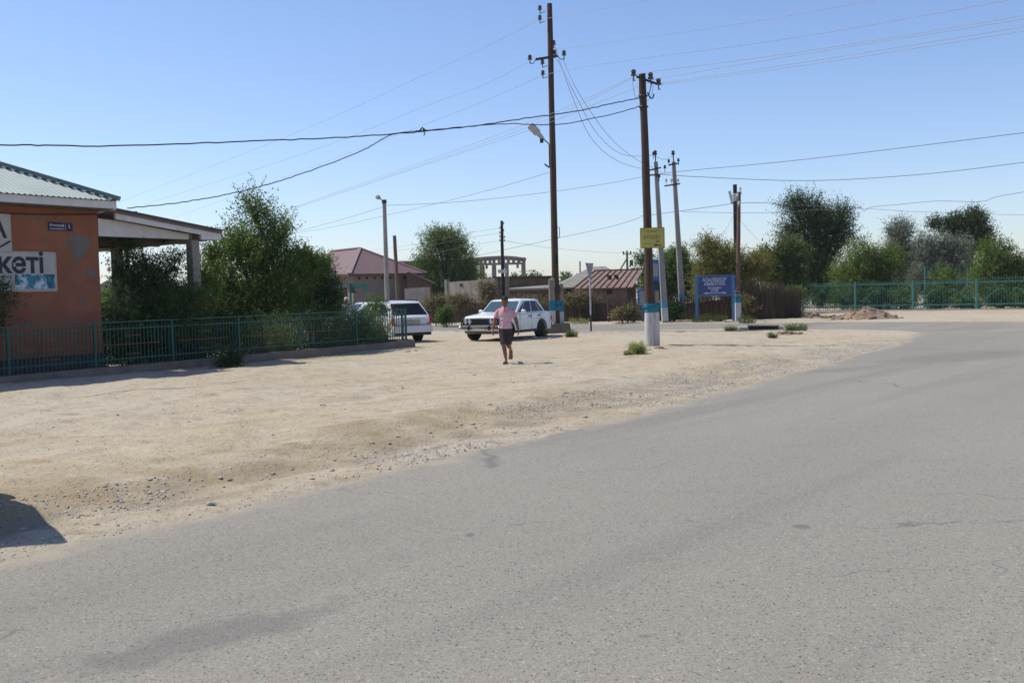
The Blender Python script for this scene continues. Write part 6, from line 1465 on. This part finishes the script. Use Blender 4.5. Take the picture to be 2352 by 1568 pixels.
for sx in (-1, 1): b.tube([(sx * .12, 0, 1.32), (sx * .185, 0, 1.31), tuple(Vector((sx * .185, 0, 1.31)).lerp(Vector((sx * .25, .03, 1.08)), .6))], [.07, .07, .065], 12)
ob('shirt', remesh(b, 'shirt', mat('grey_shirt', (0.36, 0.37, 0.40), 0.9, col2=(0.28, 0.28, 0.30), nscale=8), 0.01, 2), pc2)
b = MB(); rings(b, [((0, 0, .78), .15, .115), ((0, 0, .93), .158, .116)], 16)
for sx in (-1, 1): b.tube([(sx * .085, 0, .86), (sx * .09, -.01, .46), (sx * .09, .01, .06)], [.10, .08, .07], 12)
ob('trousers', remesh(b, 'trousers', mat('dark_trousers', (0.06, 0.06, 0.07), 0.9), 0.011, 2), pc2)
cp = MB(); cp.lathe((0, -0.005, 1.585), [(0.083, -0.02), (0.086, 0.01), (0.078, 0.05), (0.05, 0.078), (0.01, 0.088)], 14); cap = cp.build('cap', mat('cap_white', (0.72, 0.68, 0.66), 0.8), pc2, True)
MB().prism([Vector((-.07, -.06, 0)), Vector((-.05, -.14, 0)), Vector((0, -.165, 0)), Vector((.05, -.14, 0)), Vector((.07, -.06, 0))], (0, 0, 1.565), (0, 0, 1.573)).build('brim', mat('cap_white', (0.72, 0.68, 0.66), 0.8), cap)
face_parts(pc2, hq2)
# ================================================================== PLANTS
def leaves(rs, starts, dirs, L, m, ls, lw, droop, jit, start=0.0):
    """shoots of m leaves each -> quads; returns verts (4N,3), tint (N)"""
    n = len(starts)
    Ls = L * (0.55 + 0.9 * rs.rand(n, 1, 1))
    t = (np.arange(m) + 0.5).reshape(1, m, 1) / m
    t = np.clip(t + (rs.rand(n, m, 1) - .5) * 0.08, 0, 1)
    pos = starts[:, None, :] + dirs[:, None, :] * (t * Ls) + np.array([0, 0, -1.0]) * (droop * Ls * t * t)
    pos = pos + rs.randn(n, m, 3) * jit
    ax = dirs[:, None, :] * 0.7 + rs.randn(n, m, 3) * 0.75; ax[..., 2] -= 0.15
    ax /= np.linalg.norm(ax, axis=2, keepdims=True) + 1e-9
    nv = rs.randn(n, m, 3); nv[..., 2] = np.abs(nv[..., 2]) + 0.35
    sd = np.cross(ax, nv); sd /= np.linalg.norm(sd, axis=2, keepdims=True) + 1e-9
    sz = (0.65 + 0.7 * rs.rand(n, m, 1))
    a, s = ax * (ls * sz), sd * (lw * sz)
    v = np.stack([pos, pos + a * .5 + s * .5, pos + a, pos + a * .5 - s * .5], 2).reshape(-1, 3)
    cl = vnoise(starts[:, 0] * 2.2 + 11, starts[:, 2] * 2.2 + starts[:, 1] * 1.3)[:, None]
    tint = np.clip(0.45 + 0.75 * cl + 0.20 * rs.randn(n, 1) + 0.15 * rs.randn(n, m) + 0.22 * (t[:, :, 0] - 0.5), 0, 1).ravel()
    return v, tint
def tree(name, label, base, lobes, matl, seed, shoots, L, m=12, ls=0.07, lw=0.035, up=0.5, droop=0.25, out=0.9, jit=0.03, trunk_r=0.09, cat_='tree', group=None, bark=None, fork=0.3, twigs=26, wind=(0, 0, 0), hollow=0.45):
    """lobes: (centre Vector, (rx, ry, rz), weight), world coords"""
    rs = np.random.RandomState(seed); base = Vector(base)
    t = thing(name, label, cat_, base, 0, group)
    S, D = [], []
    tot = sum(w for _, _, w in lobes)
    for c, r, w in lobes:
        k = max(8, int(shoots * w / tot))
        d = rs.randn(k, 3); d /= np.linalg.norm(d, axis=1, keepdims=True)
        rad_ = (hollow + (1 - hollow) * rs.rand(k, 1) ** 0.7)
        rad_ *= 1 + 0.35 * (vnoise(d[:, 0] * 2.6 + seed, d[:, 2] * 2.6 + d[:, 1] * 2.1)[:, None])          # uneven, clumped outline
        c_ = np.array([c.x - base.x, c.y - base.y, c.z - base.z])
        p = c_ + d * rad_ * np.array(r)
        # clump: pull shoots to a few dozen centres
        kc = max(6, k // 22); cc = p[rs.randint(0, k, kc)]; ci = rs.randint(0, kc, k); p = p * 0.45 + cc[ci] * 0.55 + rs.randn(k, 3) * 0.05 * np.array(r)
        dr = d * out + np.array([0, 0, up]) + rs.randn(k, 3) * 0.45 + np.array(wind); dr /= np.linalg.norm(dr, axis=1, keepdims=True)
        ok = p[:, 2] > 0.05; S.append(p[ok]); D.append(dr[ok])
    S, D = np.concatenate(S), np.concatenate(D)
    v, tint = leaves(rs, S, D, L, m, ls, lw, droop, jit)
    v[:, 2] = np.maximum(v[:, 2], 0.01)
    ob('crown', fastmesh('crown', v, np.arange(len(v)).reshape(-1, 4), matl, tint), t)
    b = MB(); tops = [c for c, _, _ in lobes]; bm_ = max(lobes, key=lambda q_: q_[2])[0]
    fk = Vector((0, 0, 0)).lerp(bm_ - base, fork); b.tube([(0, 0, -0.1), tuple(fk * .5 + Vector((0.02, 0, 0))), tuple(fk)], [trunk_r * 1.25, trunk_r, trunk_r * .85], 8)
    for c, r, w in lobes:
        e = c - base; mid = fk.lerp(e, .5) + Vector((rs.randn() * .1, rs.randn() * .1, .12 * e.z)); b.tube(catmull([fk, mid, e, e + Vector((0, 0, r[2] * .55))], 3), [trunk_r * .7 * (1 - i / 11) + .008 for i in range(10)], 6)
        for _ in range(max(3, int(twigs * w / tot))):
            d = Vector(rs.randn(3)).normalized(); d.z = abs(d.z) * .6 + .1; b.tube([e + Vector((0, 0, -r[2] * .3)), e + Vector((d.x * r[0], d.y * r[1], d.z * r[2])) * .45, e + Vector((d.x * r[0], d.y * r[1], d.z * r[2])) * .92], [.022, .014, .006], 5)
    b.build('trunk', bark or M_BARK, t, True)
    return t
M_BARK = mat('bark', (0.11, 0.085, 0.065), 0.95, col2=(0.07, 0.052, 0.04), nscale=6, stretch=(4, 4, .6))
LF_ELM = leafmat('elm_leaf', (0.072, 0.124, 0.026), (0.215, 0.278, 0.060), .38)
LF_DARK = leafmat('dark_leaf', (0.032, 0.067, 0.026), (0.096, 0.151, 0.048), .25)
LF_MID = leafmat('mid_leaf', (0.060, 0.112, 0.028), (0.176, 0.240, 0.060), .38)
LF_YEL = leafmat('yellowing_leaf', (0.128, 0.135, 0.030), (0.284, 0.257, 0.074), .35)
LF_SIL = leafmat('silver_leaf', (0.120, 0.138, 0.095), (0.255, 0.275, 0.205), .2)
LF_WEED = leafmat('weed_leaf', (0.068, 0.115, 0.030), (0.169, 0.223, 0.068), .35)
LF_DRY = leafmat('dry_brush_leaf', (0.128, 0.108, 0.047), (0.270, 0.223, 0.115), .25)
def lobe(u, v, Y, ru, rv, w=None, rd=None):
    k = mpp(Y); r = (ru * k, (rd if rd else (ru + rv) / 2 * .8) * k if rd is None else rd, rv * k); return (P(u, v, Y), r, w if w else ru * rv)
def gz(u, Y): p = P(u, 700, Y); return Vector((p.x, Y, 0.0))

tree('elm_tree', 'leafy green elm sapling with spiky crown behind the garden fence', gz(598, 30.5),
     [lobe(592, 600, 30.5, 88, 100), lobe(588, 500, 30.5, 36, 52), lobe(640, 545, 30.8, 36, 50), lobe(500, 655, 30.2, 55, 80), lobe(655, 650, 30.6, 75, 75), lobe(590, 690, 30.2, 120, 50), lobe(545, 580, 30.5, 45, 60), lobe(520, 735, 30.0, 90, 45), lobe(640, 735, 30.4, 110, 45)],
     LF_ELM, 11, 4000, 0.66, 17, 0.072, 0.034, 0.95, 0.10, 0.7, 0.02, 0.10, wind=(0.12, 0, 0))
tree('elm_bush', 'rounded dark green elm bush beside the spiky sapling', gz(725, 32),
     [lobe(730, 660, 32, 55, 75), lobe(745, 690, 31.8, 45, 55), lobe(700, 620, 32.2, 45, 40), lobe(680, 700, 31.8, 60, 40)], LF_DARK, 12, 2800, 0.42, 13, 0.065, 0.032, 0.6, 0.15, 0.8, 0.025, 0.07, cat_='bush')
tree('elm_bush', 'light green leaf tops rising over the dark elm bush', gz(712, 31),
     [lobe(690, 605, 31, 42, 32), lobe(735, 615, 31, 26, 28)], LF_ELM, 13, 420, 0.42, 13, 0.07, 0.032, 0.9, 0.1, 0.6, 0.02, 0.05, cat_='bush')
tree('shrub', 'tall dark shrub growing under the white canopy', gz(315, 25.4),
     [lobe(310, 640, 25.4, 70, 70), lobe(290, 570, 25.4, 34, 32), lobe(360, 660, 25.6, 55, 85), lobe(300, 735, 25.2, 80, 55), lobe(380, 745, 25.2, 70, 45), lobe(400, 610, 25.6, 28, 40, 700)], LF_DARK, 14, 2600, 0.36, 12, 0.06, 0.030, 0.6, 0.1, 0.8, 0.02, 0.06, cat_='bush')
tree('shrub', 'shrub with bright tips between canopy column and sapling', gz(465, 28.6),
     [lobe(468, 660, 28.6, 40, 65), lobe(440, 700, 28.4, 50, 45), lobe(485, 590, 28.8, 26, 40)], LF_ELM, 15, 850, 0.38, 12, 0.065, 0.030, 0.7, 0.1, 0.8, 0.02, 0.05, cat_='bush')
tree('shrub', 'overhanging shrub against the orange wall below the market sign', gz(-30, 21.5),
     [lobe(-10, 690, 21.5, 55, 40), lobe(-60, 660, 21.5, 80, 70), lobe(-40, 740, 21.5, 60, 50)], LF_DARK, 16, 650, 0.34, 12, 0.06, 0.026, 0.2, 0.3, 0.9, 0.02, 0.05, cat_='bush')
LF_RND = leafmat('poplar_leaf', (0.075, 0.125, 0.03), (0.20, 0.26, 0.07), .4)
tree('round_tree', 'tall round green tree between brick house and concrete wall', gz(1020, 78),
     [lobe(1010, 560, 78, 48, 36), lobe(1050, 590, 78, 42, 55), lobe(985, 610, 78, 34, 50), lobe(1035, 555, 78, 38, 32), lobe(1060, 650, 78, 42, 40), lobe(1005, 665, 77.5, 45, 40), lobe(1085, 640, 79, 22, 40)],
     LF_RND, 17, 4600, 0.85, 13, 0.115, 0.060, 0.6, 0.12, 0.8, 0.05, 0.18)
tree('yard_tree', 'dark leafy tree behind the two concrete poles', gz(1545, 66),
     [lobe(1545, 620, 66, 48, 42), lobe(1575, 650, 66, 35, 55), lobe(1515, 660, 66, 50, 50), lobe(1480, 600, 67, 22, 18), lobe(1555, 590, 66, 30, 25)], LF_MID, 18, 3400, 0.6, 12, 0.11, 0.06, 0.6, 0.1, 0.8, 0.05, 0.15)
tree('willow_bush', 'yellowing willow bush rising behind the blue sign', gz(1660, 57),
     [lobe(1650, 600, 57, 50, 42), lobe(1625, 575, 57, 24, 26), lobe(1690, 625, 57, 48, 50), lobe(1630, 640, 57, 40, 45), lobe(1735, 620, 57.5, 34, 40)], LF_YEL, 19, 3600, 0.75, 14, 0.10, 0.038, 0.8, 0.15, 0.7, 0.04, 0.10, cat_='bush')
tree('yard_tree', 'olive green bushy tree right of the antenna mast', gz(1790, 60),
     [lobe(1770, 610, 60, 52, 46), lobe(1815, 590, 60, 45, 40), lobe(1800, 650, 60, 60, 50)], leafmat('olive_leaf', (0.064, 0.096, 0.028), (0.159, 0.183, 0.055), .3), 20, 2800, 0.55, 12, 0.12, 0.07, 0.6, 0.1, 0.8, 0.05, 0.12)
LF_DEEP = leafmat('deep_leaf', (0.030, 0.052, 0.016), (0.088, 0.118, 0.034), .35)
tree('dark_tree', 'tall dark windblown tree above the turquoise fence', gz(1885, 72),
     [lobe(1860, 505, 72, 55, 55), lobe(1905, 520, 72, 50, 48), lobe(1825, 475, 72, 34, 26), lobe(1935, 495, 72, 26, 28), lobe(1870, 590, 72, 78, 60), lobe(1935, 545, 72, 34, 40), lobe(1815, 540, 72, 34, 30), lobe(1870, 660, 72, 70, 50)], LF_DEEP, 21, 5000, 1.05, 16, 0.115, 0.052, 0.5, 0.12, 0.8, 0.06, 0.22, wind=(-0.35, 0, 0.05))
tree('park_elm', 'bright green drooping elm beside the tall dark tree', gz(1985, 65),
     [lobe(1985, 600, 65, 45, 55), lobe(1955, 640, 65, 50, 55), lobe(2030, 625, 65, 44, 50), lobe(1990, 680, 64.5, 80, 45), lobe(2045, 590, 65, 24, 24)], LF_ELM, 22, 4600, 0.8, 14, 0.10, 0.045, 0.3, 0.35, 0.9, 0.05, 0.12)
tree('silver_tree', 'narrow silvery grey tree behind the park fence', gz(2072, 75),
     [lobe(2068, 545, 75, 36, 46), lobe(2085, 600, 75, 40, 50), lobe(2050, 590, 75, 28, 40), lobe(2085, 660, 75, 42, 40)], LF_SIL, 23, 2900, 0.7, 13, 0.11, 0.05, 0.6, 0.1, 0.8, 0.05, 0.14)
tree('silver_tree', 'broad silvery grey tree in the middle of the park', gz(2165, 73),
     [lobe(2140, 575, 73, 48, 45), lobe(2195, 585, 73, 48, 48), lobe(2165, 630, 73, 72, 50), lobe(2120, 640, 72.5, 36, 40)], LF_SIL, 24, 4200, 0.7, 13, 0.11, 0.05, 0.5, 0.1, 0.8, 0.05, 0.16)
tree('dark_tree', 'two dark tree tops rising over the silver tree', gz(2230, 82),
     [lobe(2190, 520, 82, 32, 26), lobe(2150, 518, 82, 12, 10, 300), lobe(2240, 505, 82, 22, 26), lobe(2250, 550, 82, 30, 45), lobe(2215, 560, 82, 40, 40)], LF_DEEP, 25, 3600, 0.85, 13, 0.12, 0.06, 0.6, 0.1, 0.8, 0.05, 0.18)
tree('park_elm', 'bright green elm at the far right of the park fence', gz(2295, 65),
     [lobe(2285, 590, 65, 45, 45), lobe(2265, 635, 65, 40, 45), lobe(2325, 620, 65, 40, 45), lobe(2300, 675, 64.5, 70, 45), lobe(2375, 640, 65, 40, 55)], LF_ELM, 26, 4200, 0.7, 14, 0.10, 0.05, 0.4, 0.25, 0.9, 0.05, 0.12)
tree('park_bush', 'low green bush in the park between silver tree and fence', gz(2170, 64), [lobe(2172, 650, 64, 40, 38), lobe(2190, 690, 64, 55, 30)], LF_ELM, 27, 700, 0.5, 12, 0.11, 0.055, 0.6, 0.1, 0.8, 0.04, 0.05, cat_='bush')
hd_spots = [(1880, 690, 63.5), (1935, 695, 62.5), (2010, 697, 62), (2075, 700, 62), (2140, 702, 61.5), (2215, 703, 61), (2290, 704, 60.5), (2345, 704, 60)]
for i, (u, v, Y) in enumerate(hd_spots):
    tree('hedge_shrub', 'leafy hedge shrub growing right behind the turquoise bars', gz(u, Y), [lobe(u, v - 14, Y, 38, 24), lobe(u + 10, v, Y, 34, 14)], LF_MID if i % 2 else LF_DARK, 60 + i, 300, 0.45, 11, 0.11, 0.055, 0.6, 0.1, 0.8, 0.04, 0.03, cat_='bush', group='hedge shrubs behind the turquoise bars', twigs=6)
for i, (u, vt, Y, ru) in enumerate([(1490, 640, 84, 40), (1600, 630, 86, 55), (1700, 640, 88, 50), (1790, 630, 86, 60), (1900, 640, 90, 60), (2000, 630, 88, 60), (2100, 630, 90, 60), (2210, 630, 92, 60), (2320, 630, 88, 60), (2420, 620, 86, 60)]):
    tree('backdrop_tree', 'dim dark tree filling the view far behind the yards', gz(u, Y), [lobe(u, vt, Y, ru, 26), lobe(u + 12, vt + 30, Y, ru * 1.1, 30)], LF_DARK, 300 + i, 520, 0.8, 11, 0.17, 0.10, 0.5, 0.1, 0.8, 0.06, 0.15, group='dark trees far behind the yards', twigs=6, hollow=0.25)
for i, (u, vt, Y, ru) in enumerate([(262, 690, 46, 40), (345, 684, 48, 45), (430, 680, 50, 45), (520, 678, 50, 50)]):
    tree('backdrop_bush', 'dusty green bush glimpsed under the canopy roof', gz(u, Y), [lobe(u, vt, Y, ru, 24), lobe(u + 8, vt + 22, Y, ru * 1.1, 22)], LF_MID, 320 + i, 380, 0.5, 11, 0.10, 0.055, 0.5, 0.1, 0.8, 0.04, 0.08, cat_='bush', group='bushes glimpsed under the canopy', twigs=6, hollow=0.25)
# far tree line glimpsed between roofs
for i, (u, v, Y, ru, rv) in enumerate([(1212, 640, 150, 22, 10), (1185, 642, 160, 16, 9), (1302, 641, 150, 12, 9), (1235, 645, 170, 20, 8), (1125, 645, 160, 26, 8)]):
    tree('distant_tree', 'small hazy tree on the skyline between the roofs', gz(u, Y), [lobe(u, v, Y, ru, rv), lobe(u + 4, v + 14, Y, ru * 1.3, rv * 1.4)], LF_MID, 80 + i, 130, 1.0, 10, 0.30, 0.18, 0.5, 0.1, 0.8, 0.1, 0.2, group='trees on the skyline between the roofs', twigs=6)
# brush-top greenery on the reed fences
for i, (u, v, Y, ru, rv, mt, lab) in enumerate([
    (1058, 698, 53, 30, 16, LF_DRY, 'dry yellow green growth topping the brush fence by concrete wall'), (1122, 672, 54, 20, 24, LF_DRY, 'straw coloured weed clump hiding the concrete wall end'),
    (1000, 700, 54, 45, 14, LF_DRY, 'brown brush tangle right of the wagon roof'), (1025, 730, 52, 18, 18, LF_MID, 'green weed at the foot of the brush fence by the wagon'),
    (1545, 718, 51, 24, 22, LF_DARK, 'dark bush between the concrete pole bases'), (1440, 724, 51, 34, 16, LF_DRY, 'olive scrub before the reed screen and gate posts'),
    (1620, 672, 55, 30, 22, LF_YEL, 'pale yellow bush behind the left post of the street sign'), (1740, 690, 55, 40, 28, LF_DRY, 'dry brown thicket beside the white banded stub'), (1800, 690, 56, 40, 30, LF_DARK, 'dark thicket before the first turquoise fence post'),
    (1770, 676, 53.5, 34, 14, LF_DRY, 'brown growth crowning the tall brush thicket'), (1822, 682, 55, 26, 18, LF_MID, 'green shoots over the end of the brush thicket'), (1715, 705, 51.2, 16, 24, LF_DRY, 'grey twigs leaning on the white banded stub'),
    (1330, 690, 54, 50, 14, LF_DRY, 'dry growth along the top of the long reed fence'), (1210, 700, 54, 50, 12, LF_DRY, 'dry growth over the reeds behind the sedan roof')]):
    tree('scrub', lab, gz(u, Y), [lobe(u, v, Y, ru, rv)], mt, 100 + i, 330, 0.42, 11, 0.10, 0.045, 0.7, 0.15, 0.7, 0.04, 0.03, cat_='bush', twigs=8)
# weeds behind the garden fence
def weeds(name, label, p, w, h, n, matl, seed, group=None, ls=0.06, lw=0.016):
    rs = np.random.RandomState(seed); t = thing(name, label, 'weeds', p, 0, group)
    a = rs.rand(n) * 6.283; r = np.sqrt(rs.rand(n)) * w; S = np.stack([r * np.cos(a), r * np.sin(a) * .8, np.zeros(n)], 1)
    D = np.stack([rs.randn(n) * .22 + np.cos(a) * .25 * r / w, rs.randn(n) * .22 + np.sin(a) * .25 * r / w, np.ones(n)], 1); D /= np.linalg.norm(D, axis=1, keepdims=True)
    v, tint = leaves(rs, S, D, h, 16, ls, lw, 0.05, 0.015)
    ob('foliage', fastmesh('foliage', v, np.arange(len(v)).reshape(-1, 4), matl, tint), t)
    b = MB()
    for i in range(min(n, 60)): b.tube([S[i], S[i] + D[i] * h * .5, S[i] + D[i] * h * .85], [.005, .004, .002], 4)
    b.build('stems', mat('weed_stem', (0.10, 0.11, 0.04), .9), t)
    return t
def behind(u, off): s = on_line(FA, FD, u); p = FA + FD * s - FN * off; return Vector((p.x, p.y, 0.02))
LF_TALL = leafmat('tall_weed_leaf', (0.085, 0.135, 0.035), (0.21, 0.26, 0.075), .4)
for i, u in enumerate((640, 690, 735, 775, 810, 840, 868, 893)):
    weeds('tall_weeds', 'tall green weeds standing behind the orange dashed fence', behind(u, 0.6 + 0.35 * (i % 3)), 0.62, 1.05 + 0.2 * (i % 2), 480, LF_TALL, 130 + i, 'tall weeds behind the garden fence')
tree('shrub', 'weedy bush hiding the wagon side behind the fence', behind(880, 0.9), [(behind(880, 0.9) + Vector((0, 0, .75)), (.75, .45, .65), 1.0), (behind(850, 1.0) + Vector((0, 0, .7)), (.7, .45, .6), .9)], LF_MID, 152, 700, .34, 12, .055, .022, .8, .1, .7, .02, .03, cat_='bush', twigs=8, hollow=.3)
tree('shrub', 'slender sapling poking over the fence before the wagon', behind(862, 1.2), [lobe(862, 705, 33, 26, 28), lobe(885, 712, 33, 18, 18)], LF_MID, 150, 220, .3, 10, .05, .022, .7, .15, .8, .02, .025, cat_='bush', twigs=8)
bf = G0(532, 850); tree('kerb_bush', 'dark bush spilling over the kerb foot of the garden fence', Vector((bf.x, bf.y, 0)), [lobe(532, 828, bf.y, 40, 24), lobe(512, 842, bf.y - .1, 26, 14)], LF_DARK, 151, 420, .25, 10, .045, .02, .5, .2, .9, .02, .03, cat_='bush', twigs=8)
for (u, off, lb) in ((452, 0.5, 'leafy shrub hiding the foot of the canopy column'), (415, 0.55, 'leafy shrub pressed between fence and canopy'), (490, 0.6, 'leafy shrub right of the canopy column')):
    p = behind(u, off); tree('shrub', lb, Vector((p.x, p.y, 0)), [(Vector((p.x, p.y, 1.0)), (.55, .38, .75), 1.0), (Vector((p.x, p.y, 1.75)), (.38, .3, .5), .5), (Vector((p.x - .1, p.y, .35)), (.6, .38, .35), .6)], LF_DARK if u != 490 else LF_MID, 400 + u, 950, .32, 12, .06, .03, .6, .12, .8, .02, .035, cat_='bush', twigs=10, hollow=.3)
# dark hedge mass between fence, canopy and the yard behind
for i, (u, off, h, r) in enumerate([(255, 1.6, 0.55, 0.8), (330, 2.0, 0.6, 0.9), (410, 1.7, 0.6, 0.9), (480, 2.2, 0.7, 1.0), (560, 2.0, 0.7, 1.0), (630, 2.6, 0.8, 1.1), (700, 3.0, 0.8, 1.1), (760, 3.4, 0.8, 1.1), (370, 5.5, 0.9, 1.5), (520, 6.5, 0.9, 1.6), (660, 6.5, 0.9, 1.6), (280, 5.0, 0.9, 1.5)]):
    p = behind(u, off); tree('garden_shrub', 'dense dark shrub filling the garden behind the fence', Vector((p.x, p.y, 0)), [(Vector((p.x, p.y, h * .8)), (r, r * .8, h), 1.0), (Vector((p.x + .3, p.y + .2, h * 1.5)), (r * .6, r * .5, h * .6), 0.4)], LF_DARK if i % 3 else LF_MID, 200 + i, 520, .34, 11, .07, .04, .5, .15, .8, .03, .04, cat_='bush', group='dark shrubs filling the garden', twigs=6, hollow=0.3)
# pale tufts on the dirt
def tuft(label, u, v, w, h, n, seed, c=LF_WEED):
    p = G(u, v); p.z -= 0.02; return weeds('grass_tuft', label, p, w, h, n, c, seed, None, 0.07, 0.012)
LF_PALE = leafmat('pale_weed', (0.22, 0.26, 0.075), (0.42, 0.43, 0.16), .4)
tuft('pale green tuft at the foot of the notice pole', 1464, 813, 0.17, 0.26, 170, 160, LF_PALE); tuft('low pale tuft creeping towards the notice pole', 1444, 816, 0.10, 0.10, 50, 161, LF_PALE)
tuft('green tuft on the dirt rise beside the concrete slab', 1826, 759, 0.40, 0.22, 150, 162); tuft('small green tuft left of the concrete slab', 1678, 760, 0.24, 0.18, 80, 163, LF_PALE)
tuft('green weeds at the left post of the street sign', 1612, 743, 0.55, 0.42, 180, 164); tuft('weeds beneath the street sign board', 1652, 742, 0.30, 0.36, 100, 165)
tuft('weeds left of the concrete footing', 1246, 772, 0.16, 0.28, 60, 166); tuft('weeds right of the concrete footing', 1312, 774, 0.2, 0.26, 80, 167, LF_MID)
tuft('tiny green weed below the slab rubble', 1774, 776, 0.12, 0.14, 50, 168, LF_MID); tuft('dry weeds at the street edge by gate posts', 1330, 742, 0.5, 0.25, 90, 169, LF_PALE); tuft('weeds at the verge end by the brush thicket', 1716, 741, 0.4, 0.3, 90, 170)

# ================================================================== SMALL GROUND THINGS
M_SOIL = mat('dug_soil', (0.27, 0.195, 0.135), 0.97, col2=(0.19, 0.135, 0.09), nscale=5, bump=0.8, bscale=9)
def mound(label, u, v, w, d, h, seed, clods=40):
    p = gp(u, v); t = thing('dirt_mound', label, 'dirt pile', p); rs = np.random.RandomState(seed); n = 34
    xs = np.linspace(-1, 1, n); A, B_ = np.meshgrid(xs, xs); r = np.sqrt(A * A + B_ * B_)
    z = h * np.clip(1 - r, 0, 1) ** 0.9 * (1 + 0.35 * vnoise(A * 3 + seed, B_ * 3)) + 0.10 * vnoise(A * 9 + seed, B_ * 9) * np.clip(1.1 - r, 0, 1) * h * 2 - 0.03
    vs = np.stack([A.ravel() * w, B_.ravel() * d, z.ravel()], 1); ii = np.arange(n * n).reshape(n, n)
    me = fastmesh('heap', vs, np.stack([ii[:-1, :-1], ii[:-1, 1:], ii[1:, 1:], ii[1:, :-1]], -1).reshape(-1, 4), M_SOIL); ob('heap', me, t)
    V, F, o = [], [], 0
    for _ in range(clods):
        a, q_ = rs.rand() * 6.283, rs.rand() ** .6; x, y = q_ * math.cos(a), q_ * math.sin(a); s = rs.uniform(.04, .13); pv, pf_ = PEB[rs.randint(6)]
        V.append(pv * s + np.array([x * w, y * d, max(0.0, h * (1 - q_) ** .9) + s * .1])); F.append(pf_ + o); o += 12
    c = ob('clods', fastmesh('clods', np.concatenate(V), np.concatenate(F), M_SOIL, None, True), t); c['kind'] = 'stuff'
mound('large brown heap of dug soil before the turquoise fence', 1990, 734, 1.75, 1.2, 0.62, 1, 90)
mound('small crumbly soil heap at the first turquoise fence post', 1872, 732, 0.85, 0.7, 0.30, 2, 45)
mound('low soil ridge between the two dug heaps', 1915, 733, 0.7, 0.6, 0.22, 3, 30)
mound('trampled rubble bump by the concrete slab', 1800, 770, 0.8, 0.7, 0.13, 4, 40)
mound('small earth bank at the foot of the notice pole', 1505, 806, 0.62, 0.5, 0.09, 5, 12)
sp_ = G(1742, 757); t = thing('concrete_slab', 'broken concrete slab with a dark slot lying by the side street', 'slab', sp_, RAD(4))
MB().cbox((0, 0, 0.06), (1.7, 0.9, 0.14), 0.02).build('slab', mat('slab_concrete', (0.46, 0.42, 0.35), .95), t); MB().box((0.05, -0.38, 0.10), (1.15, 0.2, 0.12)).build('slot', M_DARK, t); MB().beam((-.55, -.3, .19), (.65, -.34, .15), .5, .05).build('lid', M_CONC, t)
for i, (u, v, s, lab) in enumerate([(2113 / 2352 * 2352 * 0 + 1228, 777, .10, 'rounded pale stone lying left of the concrete footing'), (1206, 778, .07, 'small pale stone beside the sedan shadow'), (938, 808, .09, 'dark rubble lump at the end of the garden kerb'), (955, 806, .06, 'small dark lump near the end of the garden kerb'), (1263, 778, .07, 'dark rock at the corner of the concrete footing')]):
    p = G(u, v); o = ob('rock', stone_me[i % 5], None, lab, 'rock', loc=(p.x, p.y, p.z + s * .25)); o.scale = (s * 1.2, s, s)
# litter and clods on the dirt
M_LIT = mat('dark_litter', (0.05, 0.045, 0.04), .8)
lm = [MB().prism([Vector((-.06, -.02, 0)), Vector((.03, -.03, 0)), Vector((.07, .0, 0)), Vector((.0, .03, 0))], (0, 0, 0), (0, 0, .012)).mesh('litter', M_LIT), MB().tube([(-.08, 0, .01), (0, .02, .02), (.09, -.01, .01)], .01, 5).mesh('litter', M_LIT)]
for i, (u, v) in enumerate([(600, 965), (925, 893), (1126, 930), (742, 932), (990, 995), (1300, 905), (1740, 842), (1050, 1107), (530, 1104), (270, 955), (1900, 800), (1180, 880), (1090, 862), (1450, 905)]):
    p = G(u, v); ob('litter', lm[i % 2], None, 'small dark scrap lying on the dirt yard', 'litter', 'dark scraps on the dirt yard', loc=(p.x, p.y, p.z + .006), rz=i * 1.3).scale = (.6, .6, .6)

# ================================================================== AIR
hz = MB(); hz.box((0, 700, 6.0), (5400, 7400, 14.4)); hzo = hz.build('haze', None, None, kind='stuff', label='thin pale dusty haze over the whole place', category='haze')
hm = bpy.data.materials.new('thin_haze'); hm.use_nodes = True
hm.node_tree.nodes.remove(hm.node_tree.nodes['Principled BSDF'])
pv = hm.node_tree.nodes.new('ShaderNodeVolumePrincipled'); pv.inputs['Color'].default_value = (0.86, 0.90, 0.95, 1); pv.inputs['Density'].default_value = 0.00025; pv.inputs['Anisotropy'].default_value = 0.3
hm.node_tree.links.new(pv.outputs[0], hm.node_tree.nodes['Material Output'].inputs['Volume']); hzo.data.materials.append(hm)
